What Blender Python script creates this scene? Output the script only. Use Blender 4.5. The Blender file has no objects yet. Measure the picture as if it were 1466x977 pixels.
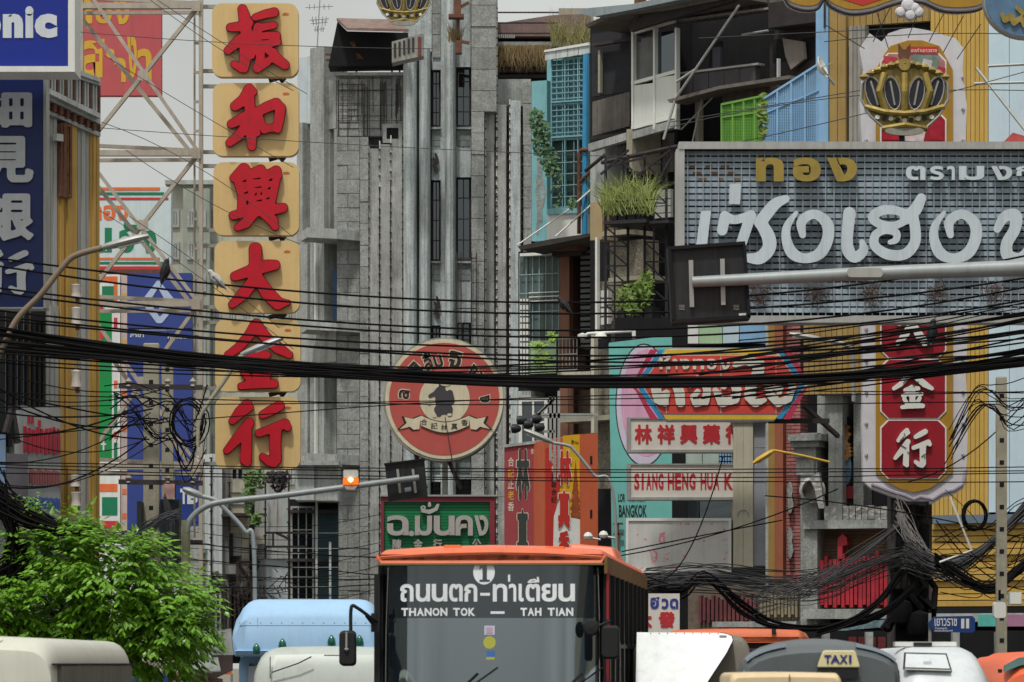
import bpy, math, random
import numpy as np
from mathutils import Vector, Matrix
R = math.radians
random.seed(7); np.random.seed(7)
sc = bpy.context.scene
col = sc.collection

# ---------------------------------------------------------------- camera
F = 6000.0; CX = 733.0; HY = 950.0; EYE = 1.9      # long lens, eye height 1.9 m
cam_d = bpy.data.cameras.new('camera'); cam = bpy.data.objects.new('camera', cam_d); col.objects.link(cam)
cam.location = (0, 0, EYE); cam.rotation_euler = (R(90), 0, 0)
cam_d.sensor_width = 36; cam_d.lens = 36*F/1466; cam_d.shift_y = (HY-488.5)/1466
cam_d.clip_start = .5; cam_d.clip_end = 3000
cam_d.dof.use_dof = True; cam_d.dof.focus_distance = 80; cam_d.dof.aperture_fstop = 8
sc.camera = cam

# ---------------------------------------------------------------- light
SUN_EL, SUN_AZ = R(64), R(197)          # high sun, behind the camera and a little to the left
w = bpy.data.worlds.new('World'); sc.world = w; w.use_nodes = True
nt = w.node_tree; nt.nodes.clear()
sky = nt.nodes.new('ShaderNodeTexSky'); sky.sky_type = 'NISHITA'; sky.sun_disc = False
sky.sun_elevation = SUN_EL; sky.sun_rotation = SUN_AZ; sky.air_density = 1.6; sky.dust_density = 6; sky.ozone_density = 1
hs = nt.nodes.new('ShaderNodeHueSaturation'); hs.inputs['Saturation'].default_value = .22
mx = nt.nodes.new('ShaderNodeMix'); mx.data_type = 'RGBA'; mx.inputs[0].default_value = .6
mx.inputs[7].default_value = (6.1, 6.25, 5.85, 1)     # even veil of high cloud
tcw = nt.nodes.new('ShaderNodeTexCoord'); cl = nt.nodes.new('ShaderNodeTexNoise'); cl.inputs['Scale'].default_value = 7; cl.inputs['Detail'].default_value = 6
cm = nt.nodes.new('ShaderNodeMapRange'); cm.inputs[1].default_value = .36; cm.inputs[2].default_value = .66; cm.inputs[3].default_value = .76; cm.inputs[4].default_value = 1.12
cs = nt.nodes.new('ShaderNodeVectorMath'); cs.operation = 'SCALE'; cs.inputs[0].default_value = (7.1, 7.35, 7.0)
nt.links.new(tcw.outputs['Generated'], cl.inputs['Vector']); nt.links.new(cl.outputs[0], cm.inputs[0]); nt.links.new(cm.outputs[0], cs.inputs['Scale']); nt.links.new(cs.outputs[0], mx.inputs[7])
bg = nt.nodes.new('ShaderNodeBackground'); bg.inputs[1].default_value = .12
wo = nt.nodes.new('ShaderNodeOutputWorld')
nt.links.new(sky.outputs[0], hs.inputs['Color']); nt.links.new(hs.outputs[0], mx.inputs[6])
nt.links.new(mx.outputs[2], bg.inputs[0]); nt.links.new(bg.outputs[0], wo.inputs[0])
sl = bpy.data.lights.new('sun', 'SUN'); sl.energy = 2.35; sl.angle = R(4); sl.color = (1, .97, .92)
so = bpy.data.objects.new('sun', sl); col.objects.link(so)
# sky rotation is measured clockwise from +Y
sd = Vector((math.sin(SUN_AZ)*math.cos(SUN_EL), math.cos(SUN_AZ)*math.cos(SUN_EL), math.sin(SUN_EL)))
so.rotation_euler = sd.to_track_quat('Z', 'Y').to_euler()
sc.view_settings.view_transform = 'Standard'; sc.view_settings.look = 'None'
sc.view_settings.exposure = -0.06; sc.view_settings.gamma = 1

# ---------------------------------------------------------------- materials
def lin(c):
    return tuple((v/255/12.92 if v/255 <= .04045 else ((v/255+.055)/1.055)**2.4) for v in c)
MATS = {}
def M(name, c, rough=.7, metal=0, var=.12, scale=1.5, streak=0, grime=0, bump=0, rand=0, spec=.4, gcol=(58, 50, 42), emit=0, fine=0):
    """procedural paint / stone / metal: base colour, blotches, rain streaks, dirt, fine relief"""
    if name in MATS: return MATS[name]
    if not emit and metal < .5: streak = max(streak, .16); grime = max(grime, .14)     # nothing in this street is clean
    m = bpy.data.materials.new(name); m.use_nodes = True; MATS[name] = m
    n = m.node_tree.nodes; l = m.node_tree.links
    b = n['Principled BSDF']; b.inputs['Roughness'].default_value = rough; b.inputs['Metallic'].default_value = metal
    b.inputs['Specular IOR Level'].default_value = spec
    c = lin(c)
    geo = n.new('ShaderNodeNewGeometry')
    no = n.new('ShaderNodeTexNoise'); no.inputs['Scale'].default_value = scale; no.inputs['Detail'].default_value = 7
    no.inputs['Roughness'].default_value = .65
    l.new(geo.outputs['Position'], no.inputs['Vector'])
    mr = n.new('ShaderNodeMapRange'); mr.inputs[1].default_value = .3; mr.inputs[2].default_value = .7
    mr.inputs[3].default_value = 1-var; mr.inputs[4].default_value = 1+var*.7
    l.new(no.outputs[0], mr.inputs[0])
    val = mr.outputs[0]
    def mul(a, bsock):
        x = n.new('ShaderNodeMath'); x.operation = 'MULTIPLY'; l.new(a, x.inputs[0]); l.new(bsock, x.inputs[1]); return x.outputs[0]
    if rand:
        oi = n.new('ShaderNodeObjectInfo'); r2 = n.new('ShaderNodeMapRange')
        r2.inputs[3].default_value = 1-rand; r2.inputs[4].default_value = 1+rand
        l.new(oi.outputs['Random'], r2.inputs[0]); val = mul(val, r2.outputs[0])
    if fine:
        nf = n.new('ShaderNodeTexNoise'); nf.inputs['Scale'].default_value = 22; nf.inputs['Detail'].default_value = 3
        l.new(geo.outputs['Position'], nf.inputs['Vector'])
        r3 = n.new('ShaderNodeMapRange'); r3.inputs[1].default_value = .35; r3.inputs[2].default_value = .65
        r3.inputs[3].default_value = 1-fine; r3.inputs[4].default_value = 1+fine*.5
        l.new(nf.outputs[0], r3.inputs[0]); val = mul(val, r3.outputs[0])
    sca = n.new('ShaderNodeVectorMath'); sca.operation = 'SCALE'; sca.inputs[0].default_value = c
    l.new(val, sca.inputs['Scale']); out = sca.outputs[0]
    g = lin(gcol)
    def overlay(out, vec_scale, lo, hi, amt, nscale, seed):
        mp = n.new('ShaderNodeMapping'); mp.inputs['Scale'].default_value = vec_scale; mp.inputs['Location'].default_value = (seed, seed*2.3, seed)
        l.new(geo.outputs['Position'], mp.inputs[0])
        q = n.new('ShaderNodeTexNoise'); q.inputs['Scale'].default_value = nscale; q.inputs['Detail'].default_value = 6; q.inputs['Roughness'].default_value = .7
        l.new(mp.outputs[0], q.inputs['Vector'])
        k = n.new('ShaderNodeMapRange'); k.inputs[1].default_value = lo; k.inputs[2].default_value = hi
        k.inputs[3].default_value = 0; k.inputs[4].default_value = amt; l.new(q.outputs[0], k.inputs[0])
        mi = n.new('ShaderNodeMix'); mi.data_type = 'RGBA'; l.new(k.outputs[0], mi.inputs[0]); l.new(out, mi.inputs[6])
        mi.inputs[7].default_value = (*g, 1); return mi.outputs[2]
    if streak: out = overlay(overlay(out, (5, 5, .35), .48, .78, streak, 1.3, 3.1), (17, 17, .6), .5, .74, streak*.6, 1.2, 5.3)
    if grime: out = overlay(out, (1, 1, 1), .5, .72, grime, 1.1, 9.7)
    l.new(out, b.inputs['Base Color'])
    if bump:
        nb = n.new('ShaderNodeTexNoise'); nb.inputs['Scale'].default_value = 9; nb.inputs['Detail'].default_value = 6
        l.new(geo.outputs['Position'], nb.inputs['Vector'])
        bp = n.new('ShaderNodeBump'); bp.inputs['Strength'].default_value = bump; bp.inputs['Distance'].default_value = .03
        l.new(nb.outputs[0], bp.inputs['Height']); l.new(bp.outputs[0], b.inputs['Normal'])
    if emit:
        b.inputs['Emission Color'].default_value = (*c, 1); b.inputs['Emission Strength'].default_value = emit
    return m
def glass(name, tint=(20, 26, 30), refl=.35, clear=.35):
    """dark glazing: partly see-through, partly mirror"""
    if name in MATS: return MATS[name]
    m = bpy.data.materials.new(name); m.use_nodes = True; MATS[name] = m
    n = m.node_tree.nodes; l = m.node_tree.links; n.clear()
    o = n.new('ShaderNodeOutputMaterial'); gl = n.new('ShaderNodeBsdfGlossy'); gl.inputs['Roughness'].default_value = .03
    gl.inputs['Color'].default_value = (.84, .94, 1, 1)
    tr = n.new('ShaderNodeBsdfTransparent'); tr.inputs[0].default_value = (.55, .6, .62, 1)
    df = n.new('ShaderNodeBsdfDiffuse'); df.inputs[0].default_value = (*lin(tint), 1)
    m1 = n.new('ShaderNodeMixShader'); m1.inputs[0].default_value = clear; l.new(df.outputs[0], m1.inputs[1]); l.new(tr.outputs[0], m1.inputs[2])
    lw = n.new('ShaderNodeLayerWeight'); lw.inputs[0].default_value = .35
    mr = n.new('ShaderNodeMapRange'); mr.inputs[3].default_value = refl; mr.inputs[4].default_value = 1; l.new(lw.outputs['Fresnel'], mr.inputs[0])
    m2 = n.new('ShaderNodeMixShader'); l.new(mr.outputs[0], m2.inputs[0]); l.new(m1.outputs[0], m2.inputs[1]); l.new(gl.outputs[0], m2.inputs[2])
    l.new(m2.outputs[0], o.inputs[0]); return m

# ---------------------------------------------------------------- geometry helpers
def X(px, Y): return (px-CX)*Y/F
def Z(py, Y): return EYE+(HY-py)*Y/F
def P(px, py, Y): return Vector((X(px, Y), Y, Z(py, Y)))
WL = {}                       # world location of each object (empties built in local space count as 0)
def thing(name, label, cat, loc, group=None, rz=0, local=False, kind=None):
    o = bpy.data.objects.new(name, None); col.objects.link(o); o.empty_display_size = .2
    o.location = loc; o.rotation_euler = (0, 0, rz); o['label'] = label; o['category'] = cat
    if group: o['group'] = group
    if kind: o['kind'] = kind
    WL[o.name] = Vector((0, 0, 0)) if local else Vector(loc)
    return o
def tag(o, label=None, cat=None, group=None, kind=None):
    if label: o['label'] = label
    if cat: o['category'] = cat
    if group: o['group'] = group
    if kind: o['kind'] = kind
    return o
def place(name, me, parent, loc, rot=None, scale=None):
    o = bpy.data.objects.new(name, me); col.objects.link(o)
    pw = WL[parent.name] if parent else Vector((0, 0, 0))
    # a part that is itself a parent keeps no rotation/scale of its own
    o.location = Vector(loc)-pw
    if rot is not None: o.rotation_euler = rot
    if scale is not None: o.scale = scale
    if parent: o.parent = parent
    WL[o.name] = Vector(loc)
    return o
CUBE = {}
CV = [(x, y, z) for x in (-.5, .5) for y in (-.5, .5) for z in (-.5, .5)]
CF = [(0, 1, 3, 2), (4, 6, 7, 5), (0, 4, 5, 1), (2, 3, 7, 6), (0, 2, 6, 4), (1, 5, 7, 3)]
def cube_me(mat):
    if mat.name not in CUBE:
        me = bpy.data.meshes.new('piece'); me.from_pydata(CV, [], CF); me.materials.append(mat); CUBE[mat.name] = me
    return CUBE[mat.name]
def bx(name, parent, mat, x0, x1, y0, y1, z0, z1, rot=None):
    """a box piece that shares its mesh with every box of the same material"""
    return place(name, cube_me(mat), parent, ((x0+x1)/2, (y0+y1)/2, (z0+z1)/2), rot, (abs(x1-x0), abs(y1-y0), abs(z1-z0)))
class MB:
    def __init__(s): s.v = []; s.f = []; s.m = []; s.mi = 0
    def add(s, vs, fs):
        k = len(s.v); s.v += [tuple(v) for v in vs]; s.f += [tuple(k+i for i in f) for f in fs]; s.m += [s.mi]*len(fs); return s
    def box(s, x0, x1, y0, y1, z0, z1):
        return s.add([(x, y, z) for x in (x0, x1) for y in (y0, y1) for z in (z0, z1)], CF)
    def bar(s, p, q, a, b=None, up=(0, 0, 1)):
        p = Vector(p); q = Vector(q); b = b or a; d = (q-p).normalized()
        if abs(d.dot(Vector(up))) > .98: up = (0, 1, 0)
        u = d.cross(Vector(up)).normalized(); w_ = u.cross(d)
        vs = [p+u*i*a/2+w_*j*b/2+(q-p)*k for k in (0, 1) for i, j in ((-1, -1), (1, -1), (1, 1), (-1, 1))]
        return s.add(vs, [(3, 2, 1, 0), (4, 5, 6, 7)]+[(i, (i+1) % 4, 4+(i+1) % 4, 4+i) for i in range(4)])
    def tube(s, pts, r, n=8, caps=True):
        pts = [Vector(p) for p in pts]; rs = r if isinstance(r, (list, tuple)) else [r]*len(pts)
        k = len(s.v); prev = None
        for i, p in enumerate(pts):
            d = (pts[min(i+1, len(pts)-1)]-pts[max(i-1, 0)])
            d = d.normalized() if d.length > 1e-9 else Vector((0, 0, 1))
            if prev is None:
                a = Vector((0, 0, 1)) if abs(d.z) < .9 else Vector((0, 1, 0)); u = d.cross(a).normalized()
            else:
                u = (prev-d*prev.dot(d)).normalized()
            prev = u; w_ = d.cross(u)
            for j in range(n):
                t = 2*math.pi*j/n; s.v.append(tuple(p+(u*math.cos(t)+w_*math.sin(t))*rs[i]))
        for i in range(len(pts)-1):
            for j in range(n):
                s.f.append((k+i*n+j, k+i*n+(j+1) % n, k+(i+1)*n+(j+1) % n, k+(i+1)*n+j)); s.m.append(s.mi)
        if caps:
            s.f.append(tuple(k+j for j in range(n))[::-1]); s.f.append(tuple(k+(len(pts)-1)*n+j for j in range(n))); s.m += [s.mi]*2
        return s
    def loft(s, rings, closed=True, caps=True):
        k = len(s.v); n = len(rings[0])
        for r_ in rings: s.v += [tuple(p) for p in r_]
        for i in range(len(rings)-1):
            for j in range(n if closed else n-1):
                s.f.append((k+i*n+j, k+i*n+(j+1) % n, k+(i+1)*n+(j+1) % n, k+(i+1)*n+j)); s.m.append(s.mi)
        if caps:
            s.f.append(tuple(k+j for j in range(n))[::-1]); s.f.append(tuple(k+(len(rings)-1)*n+j for j in range(n))); s.m += [s.mi]*2
        return s
    def lathe(s, c, prof, n=20, axis='z'):
        rings = []
        for r_, h in prof:
            ring = []
            for j in range(n):
                t = 2*math.pi*j/n
                a, b = r_*math.cos(t), r_*math.sin(t)
                ring.append({'z': (c[0]+a, c[1]+b, c[2]+h), 'y': (c[0]+a, c[1]+h, c[2]+b), 'x': (c[0]+h, c[1]+a, c[2]+b)}[axis])
            rings.append(ring)
        return s.loft(rings)
    def build(s, name, mats, parent=None, smooth=False, kind=None, label=None, bevel=0):
        me = bpy.data.meshes.new(name)
        a = np.array(s.v, dtype=float); c = (a.min(0)+a.max(0))/2
        me.from_pydata((a-c).tolist(), [], s.f)
        mats = mats if isinstance(mats, (list, tuple)) else [mats]
        for m_ in mats: me.materials.append(m_)
        if len(mats) > 1: me.polygons.foreach_set('material_index', s.m)
        me.update()
        import bmesh
        b = bmesh.new(); b.from_mesh(me); bmesh.ops.recalc_face_normals(b, faces=b.faces)
        if bevel: bmesh.ops.bevel(b, geom=list(b.edges), offset=bevel, segments=1, affect='EDGES', clamp_overlap=True)
        b.to_mesh(me); b.free()
        if smooth:
            me.polygons.foreach_set('use_smooth', [True]*len(me.polygons))
            try: me.set_sharp_from_angle(angle=R(40))
            except Exception: pass
        o = place(name, me, parent, c)
        if kind: o['kind'] = kind
        if label: o['label'] = label
        return o
class Face:
    """an upright plane through two pixels at two distances; n points to the street"""
    def __init__(s, pa, Ya, pb=None, Yb=None):
        if pb is None: pa, Ya, pb, Yb = 0, pa, 1466, pa if Ya is None else Ya
        a = Vector((X(pa, Ya), Ya, 0)); b = Vector((X(pb, Yb), Yb, 0))
        s.a = a; s.u = (b-a).normalized(); s.n = Vector((s.u.y, -s.u.x, 0)); s.rz = math.atan2(s.u.y, s.u.x)
    def t(s, px, d=0):
        k = px-CX; ax = s.a.x+s.n.x*d; ay = s.a.y+s.n.y*d; return (k*ay-ax*F)/(s.u.x*F-k*s.u.y)
    def Y(s, px, d=0): return s.a.y+s.n.y*d+s.u.y*s.t(px, d)
    def z(s, px, py, d=0): return Z(py, s.Y(px, d))
    def p(s, px, py, d=0): 
        return s.a+s.u*s.t(px, d)+s.n*d+Vector((0, 0, s.z(px, py, d)))
    def q(s, t, z, d=0): return s.a+s.u*t+s.n*d+Vector((0, 0, z))
    def bx(s, name, parent, mat, pa, pb, pt, pd, d0, d1, ref=None):
        ta, tb = s.t(pa, d1), s.t(pb, d1); rf = (pa+pb)/2 if ref is None else ref
        z1, z0 = s.z(rf, pt, d1), s.z(rf, pd, d1)
        c = s.q((ta+tb)/2, (z0+z1)/2, (d0+d1)/2)
        return place(name, cube_me(mat), parent, c, (0, 0, s.rz), (abs(tb-ta), abs(d1-d0), abs(z1-z0)))
    def mbx(s, mb, pa, pb, pt, pd, d0, d1, ref=None):
        ta, tb = s.t(pa, d1), s.t(pb, d1); rf = (pa+pb)/2 if ref is None else ref
        z1, z0 = s.z(rf, pt, d1), s.z(rf, pd, d1)
        return mb.add([s.q(t, z, d) for t in (ta, tb) for d in (d1, d0) for z in (z0, z1)], CF)
    def prism(s, mb, pts, d0, d1):
        """polygon given in pixels, extruded from d0 to d1"""
        n = len(pts); fr_ = [s.p(x, y, d1) for x, y in pts]; vs = fr_+[v-s.n*(d1-d0) for v in fr_]
        return mb.add(vs, [tuple(range(n)), tuple(range(2*n-1, n-1, -1))]+[(i, n+i, n+(i+1) % n, (i+1) % n) for i in range(n)])
def FY(Y): return Face(0, Y, 1466, Y)
def rrect(x0, y0, x1, y1, r, n=5):
    pts = []
    for cx, cy, a0 in ((x1-r, y0+r, -90), (x1-r, y1-r, 0), (x0+r, y1-r, 90), (x0+r, y0+r, 180)):
        for i in range(n+1):
            t = R(a0+90*i/n); pts.append((cx+r*math.cos(t), cy+r*math.sin(t)))
    return pts
def ell(cx, cy, rx, ry, n=32): return [(cx+rx*math.cos(2*math.pi*i/n), cy+ry*math.sin(2*math.pi*i/n)) for i in range(n)]

# ---------------------------------------------------------------- lettering
_tc = {}
def text_geo(body, bold=0.0, shear=0.0, bev=0.0):
    k = (body, bold, shear, bev)
    if k in _tc: return _tc[k]
    cu = bpy.data.curves.new('lettering', 'FONT'); cu.body = body; cu.size = 1; cu.offset = bold; cu.shear = shear
    cu.extrude = .5; cu.resolution_u = 3; cu.bevel_depth = bev
    o = bpy.data.objects.new('lettering', cu); col.objects.link(o)
    dg = bpy.context.evaluated_depsgraph_get(); me = bpy.data.meshes.new_from_object(o.evaluated_get(dg))
    a = np.array([v.co[:] for v in me.vertices]); f = [tuple(p.vertices) for p in me.polygons]
    bpy.data.objects.remove(o); bpy.data.curves.remove(cu); bpy.data.meshes.remove(me)
    _tc[k] = (a, f); return a, f
_bc = {}
def bold_geo(body, bold):
    """heavy rounded version of a glyph: rasterised, thickened, traced again"""
    if (body, bold) in _bc: return _bc[(body, bold)]
    a, f = text_geo(body, 0.0); top = a[:, 2].max(); lo, hi = a.min(0)[:2]-.12, a.max(0)[:2]+.12; g = .0125
    nx, ny = int((hi[0]-lo[0])/g)+1, int((hi[1]-lo[1])/g)+1; Mk = np.zeros((nx, ny))
    for t in f:
        if min(a[i][2] for i in t) < top-1e-4: continue
        P_ = a[list(t), :2]
        for k in range(1, len(P_)-1):
            A, B, C_ = P_[0], P_[k], P_[k+1]; mn = np.floor((np.minimum(np.minimum(A, B), C_)-lo)/g).astype(int); mxx = np.ceil((np.maximum(np.maximum(A, B), C_)-lo)/g).astype(int)+1
            ix, iy = np.meshgrid(np.arange(mn[0], min(mxx[0], nx)), np.arange(mn[1], min(mxx[1], ny)), indexing='ij'); X_, Y_ = lo[0]+ix*g, lo[1]+iy*g
            e = lambda p, q: (q[0]-p[0])*(Y_-p[1])-(q[1]-p[1])*(X_-p[0]); e1, e2, e3 = e(A, B), e(B, C_), e(C_, A)
            ins = ((e1 >= -1e-6) & (e2 >= -1e-6) & (e3 >= -1e-6)) | ((e1 <= 1e-6) & (e2 <= 1e-6) & (e3 <= 1e-6)); Mk[ix[ins], iy[ins]] = 1
    r_ = max(1, int(round(bold/g))); out = Mk.copy()
    for dx in range(-r_, r_+1):
        for dy in range(-r_, r_+1):
            if dx*dx+dy*dy <= (r_+.3)**2: out = np.maximum(out, np.roll(np.roll(Mk, dx, 0), dy, 1))
    for _ in range(2): out = (out+np.roll(out, 1, 0)+np.roll(out, -1, 0)+np.roll(out, 1, 1)+np.roll(out, -1, 1))/5
    gx, gy = np.meshgrid(lo[0]+g*np.arange(nx), -(lo[1]+g*np.arange(ny)), indexing='ij')
    r = contour_geo(.5-out, gx, gy, 0.0, 8, 2); _bc[(body, bold)] = r; return r
def letter(face, parent, mat, body, x0, y0, x1, y1, d=.004, depth=.01, bold=.02, shear=0, name='letter', label=None, arc=None):
    """one piece of lettering fitted into a pixel box on a face"""
    a, f = bold_geo(body, bold) if (ord(body[0]) > 0x2e80 and bold >= .015) else text_geo(body, bold, shear)
    if len(a) == 0: return None
    lo, hi = a.min(0), a.max(0)
    mb = MB(); vs = []
    for v in a:
        sx = (v[0]-lo[0])/(hi[0]-lo[0]); sy = (v[1]-lo[1])/(hi[1]-lo[1]); q = (v[2]-lo[2])/(hi[2]-lo[2])
        vs.append(face.p(x0+(x1-x0)*sx, y1+(y0-y1)*sy, d+depth*q))
    mb.add(vs, f); return mb.build(name, mat, parent, label=label)
def arc_letter(face, parent, mat, body, cx, cy, rad, ang, w_, h_, d=.004, depth=.006, bold=.02, name='letter'):
    """letter set on a circle; ang measured clockwise from the top"""
    a, f = text_geo(body, bold); lo, hi = a.min(0), a.max(0); t = R(ang); vs = []
    for v in a:
        lx = ((v[0]-lo[0])/(hi[0]-lo[0])-.5)*w_; ly = ((v[1]-lo[1])/(hi[1]-lo[1])-.5)*h_; q = (v[2]-lo[2])/(hi[2]-lo[2])
        px = cx+(rad+ly)*math.sin(t)+lx*math.cos(t); py = cy-(rad+ly)*math.cos(t)+lx*math.sin(t)
        vs.append(face.p(px, py, d+depth*q))
    return MB().add(vs, f).build(name, mat, parent)
def brush_geo(strokes, polys=(), holes=(), g=3.0, bev=0.0, soft=6.0, grow=0.0):
    """union of tapering brush strokes -> outline -> filled, extruded shape (2-D units)"""
    allp = [(x, y, r_) for s_ in strokes for x, y, r_ in s_]+[(x, y, 0) for p_ in polys for x, y in p_]
    a = np.array(allp); lo = (a[:, :2]-a[:, 2:3]).min(0)-4*g; hi = (a[:, :2]+a[:, 2:3]).max(0)+4*g
    nx, ny = int((hi[0]-lo[0])/g)+2, int((hi[1]-lo[1])/g)+2
    gx, gy = np.meshgrid(lo[0]+g*np.arange(nx), lo[1]+g*np.arange(ny), indexing='ij')
    D = np.full(gx.shape, 1e9)
    def smin(A, B): 
        h = np.clip(.5+.5*(B-A)/soft, 0, 1); return B*(1-h)+A*h-soft*h*(1-h)
    for s_ in strokes:
        S = np.full(gx.shape, 1e9)
        if len(s_) == 1: s_ = [s_[0], s_[0]]
        for (x0, y0, r0), (x1, y1, r1) in zip(s_[:-1], s_[1:]):
            dx, dy = x1-x0, y1-y0; L = dx*dx+dy*dy+1e-9
            h = np.clip(((gx-x0)*dx+(gy-y0)*dy)/L, 0, 1)
            S = np.minimum(S, np.hypot(gx-x0-h*dx, gy-y0-h*dy)-(r0+(r1-r0)*h))
        D = smin(D, S)
    def spoly(pp):
        d = np.full(gx.shape, 1e18); s = np.ones(gx.shape); n = len(pp)
        for i in range(n):
            xi, yi = pp[i]; xj, yj = pp[i-1]; ex, ey = xj-xi, yj-yi; wx, wy = gx-xi, gy-yi
            h = np.clip((wx*ex+wy*ey)/(ex*ex+ey*ey+1e-9), 0, 1)
            d = np.minimum(d, (wx-ex*h)**2+(wy-ey*h)**2)
            c1 = gy >= yi; c2 = gy < yj; c3 = ex*wy > ey*wx
            s = np.where((c1 & c2 & c3) | (~c1 & ~c2 & ~c3), -s, s)
        return s*np.sqrt(d)
    for pp in polys: D = smin(D, spoly(pp))
    for pp in holes: D = np.maximum(D, -spoly(pp))
    return contour_geo(D-grow, gx, gy, bev)
def contour_geo(D, gx, gy, bev=0.0, minlen=6, step=2):
    # marching squares
    segs = {}
    ins = D < 0
    cell = ins[:-1, :-1].astype(int)+ins[1:, :-1]*2+ins[1:, 1:]*4+ins[:-1, 1:]*8
    def cut(i0, j0, i1, j1):
        a_, b_ = D[i0, j0], D[i1, j1]; t = a_/(a_-b_); return (gx[i0, j0]+(gx[i1, j1]-gx[i0, j0])*t, gy[i0, j0]+(gy[i1, j1]-gy[i0, j0])*t)
    tab = {1: [(3, 0)], 2: [(0, 1)], 3: [(3, 1)], 4: [(1, 2)], 5: [(3, 2), (1, 0)], 6: [(0, 2)], 7: [(3, 2)], 8: [(2, 3)], 9: [(2, 0)], 10: [(0, 3), (2, 1)], 11: [(2, 1)], 12: [(1, 3)], 13: [(1, 0)], 14: [(0, 3)]}
    pos = {}
    for i, j in np.argwhere((cell > 0) & (cell < 15)):
        i = int(i); j = int(j)
        ek = [(i, j, 0), (i+1, j, 1), (i, j+1, 0), (i, j, 1)]
        for e0, e1 in tab[int(cell[i, j])]:
            for e in (e0, e1):
                k = ek[e]
                if k not in pos: pos[k] = cut(k[0], k[1], k[0]+1, k[1]) if k[2] == 0 else cut(k[0], k[1], k[0], k[1]+1)
            segs[ek[e0]] = ek[e1]
    loops = []; left = dict(segs)
    while left:
        k0, k = next(iter(left)), None; k = left.pop(k0); lp = [k0]
        while k != k0 and k in left: lp.append(k); k = left.pop(k)
        if len(lp) > minlen:
            q = np.array([pos[e] for e in lp]); q = (np.roll(q, 1, 0)+q*2+np.roll(q, -1, 0))/4; q = (np.roll(q, 1, 0)+q*2+np.roll(q, -1, 0))/4; loops.append([tuple(v) for v in q[::step]])
    cu = bpy.data.curves.new('brush', 'CURVE'); cu.dimensions = '2D'; cu.fill_mode = 'BOTH'; cu.extrude = .5; cu.bevel_depth = bev; cu.bevel_resolution = 1
    for lp in loops:
        sp = cu.splines.new('POLY'); sp.points.add(len(lp)-1); sp.use_cyclic_u = True
        for q, (x, y) in zip(sp.points, lp): q.co = (x, -y, 0, 1)
    o = bpy.data.objects.new('brush', cu); col.objects.link(o)
    dg = bpy.context.evaluated_depsgraph_get(); me = bpy.data.meshes.new_from_object(o.evaluated_get(dg))
    a = np.array([v.co[:] for v in me.vertices]); f = [tuple(p.vertices) for p in me.polygons]
    bpy.data.objects.remove(o); bpy.data.curves.remove(cu); bpy.data.meshes.remove(me)
    return a, f
def brush(face, parent, mat, geo, ox, oy, k, d=.02, depth=.05, name='letter', label=None, box=None):
    """brush geometry in zoom units -> pixels (ox + x/k, oy + y/k), or fitted to a pixel box"""
    a, f = geo; vs = []; lo, hi = a.min(0), a.max(0)
    for v in a:
        q = (v[2]-lo[2])/(hi[2]-lo[2])
        if box: px = box[0]+(box[2]-box[0])*(v[0]-lo[0])/(hi[0]-lo[0]); py = box[3]+(box[1]-box[3])*(v[1]-lo[1])/(hi[1]-lo[1])
        else: px, py = ox+v[0]/k, oy-v[1]/k
        vs.append(face.p(px, py, d+depth*q))
    return MB().add(vs, f).build(name, mat, parent, label=label)
def smooth(st, n=5):
    """Catmull-Rom through stroke points (x, y, radius)"""
    if len(st) < 3: return st
    res = []
    for i in range(len(st)-1):
        p0, p1, p2, p3 = st[max(i-1, 0)], st[i], st[i+1], st[min(i+2, len(st)-1)]
        for k in range(n):
            t = k/n; res.append(tuple(.5*((2*p1[j])+(-p0[j]+p2[j])*t+(2*p0[j]-5*p1[j]+4*p2[j]-p3[j])*t*t+(-p0[j]+3*p1[j]-3*p2[j]+p3[j])*t**3) for j in (0, 1, 2)))
    return res+[st[-1]]
def W2(pts, r_): return [(x, y, r_) for x, y in pts]

# ---------------------------------------------------------------- shared materials
m_conc = M('weathered_concrete', (168, 171, 167), .9, var=.22, scale=.8, streak=.6, grime=.45, bump=.5, fine=.15, gcol=(70, 68, 64))
m_stone = M('stone_block', (152, 154, 150), .9, var=.25, scale=2.5, streak=.45, grime=.3, bump=.7, rand=.1, fine=.25, gcol=(72, 70, 66))
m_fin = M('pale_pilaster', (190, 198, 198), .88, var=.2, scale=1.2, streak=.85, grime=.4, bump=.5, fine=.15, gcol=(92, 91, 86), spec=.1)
m_groove = M('dark_groove', (62, 52, 50), .95, var=.3)  # dark brown tone shared by grooves, joints and thin lines
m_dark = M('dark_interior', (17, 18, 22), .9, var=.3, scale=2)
m_darkwood = M('dark_timber', (56, 50, 50), .85, var=.35, scale=3, bump=.4, rand=.2)
m_steel = M('galvanised_steel', (165, 166, 162), .5, .35, var=.12, scale=3, streak=.3, gcol=(100, 88, 74))
m_beam = M('gantry_paint', (176, 166, 152), .7, .1, var=.15, scale=2.5, streak=.35, grime=.25, gcol=(92, 80, 68))
m_rust = M('rusty_iron', (112, 76, 60), .85, .2, var=.35, scale=5, bump=.4)
m_cable = M('cable_sheath', (13, 13, 15), .8, var=.2, spec=.12)
m_cable2 = M('grey_cable', (58, 58, 60), .7, var=.2)
m_pole = M('pole_concrete', (158, 152, 134), .9, var=.15, scale=3, streak=.35, bump=.3, gcol=(96, 90, 78))
m_white = M('white_paint', (222, 222, 216), .55, var=.06, scale=2, streak=.15, gcol=(140, 134, 122))
m_blackp = M('black_panel', (26, 27, 30), .55, var=.25, scale=4, streak=.25, gcol=(80, 80, 80))
m_tglass = glass('window_glass', (24, 30, 34), .1, .0)
m_glassb = glass('blue_window_glass', (20, 26, 34), .06, .0)
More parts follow.
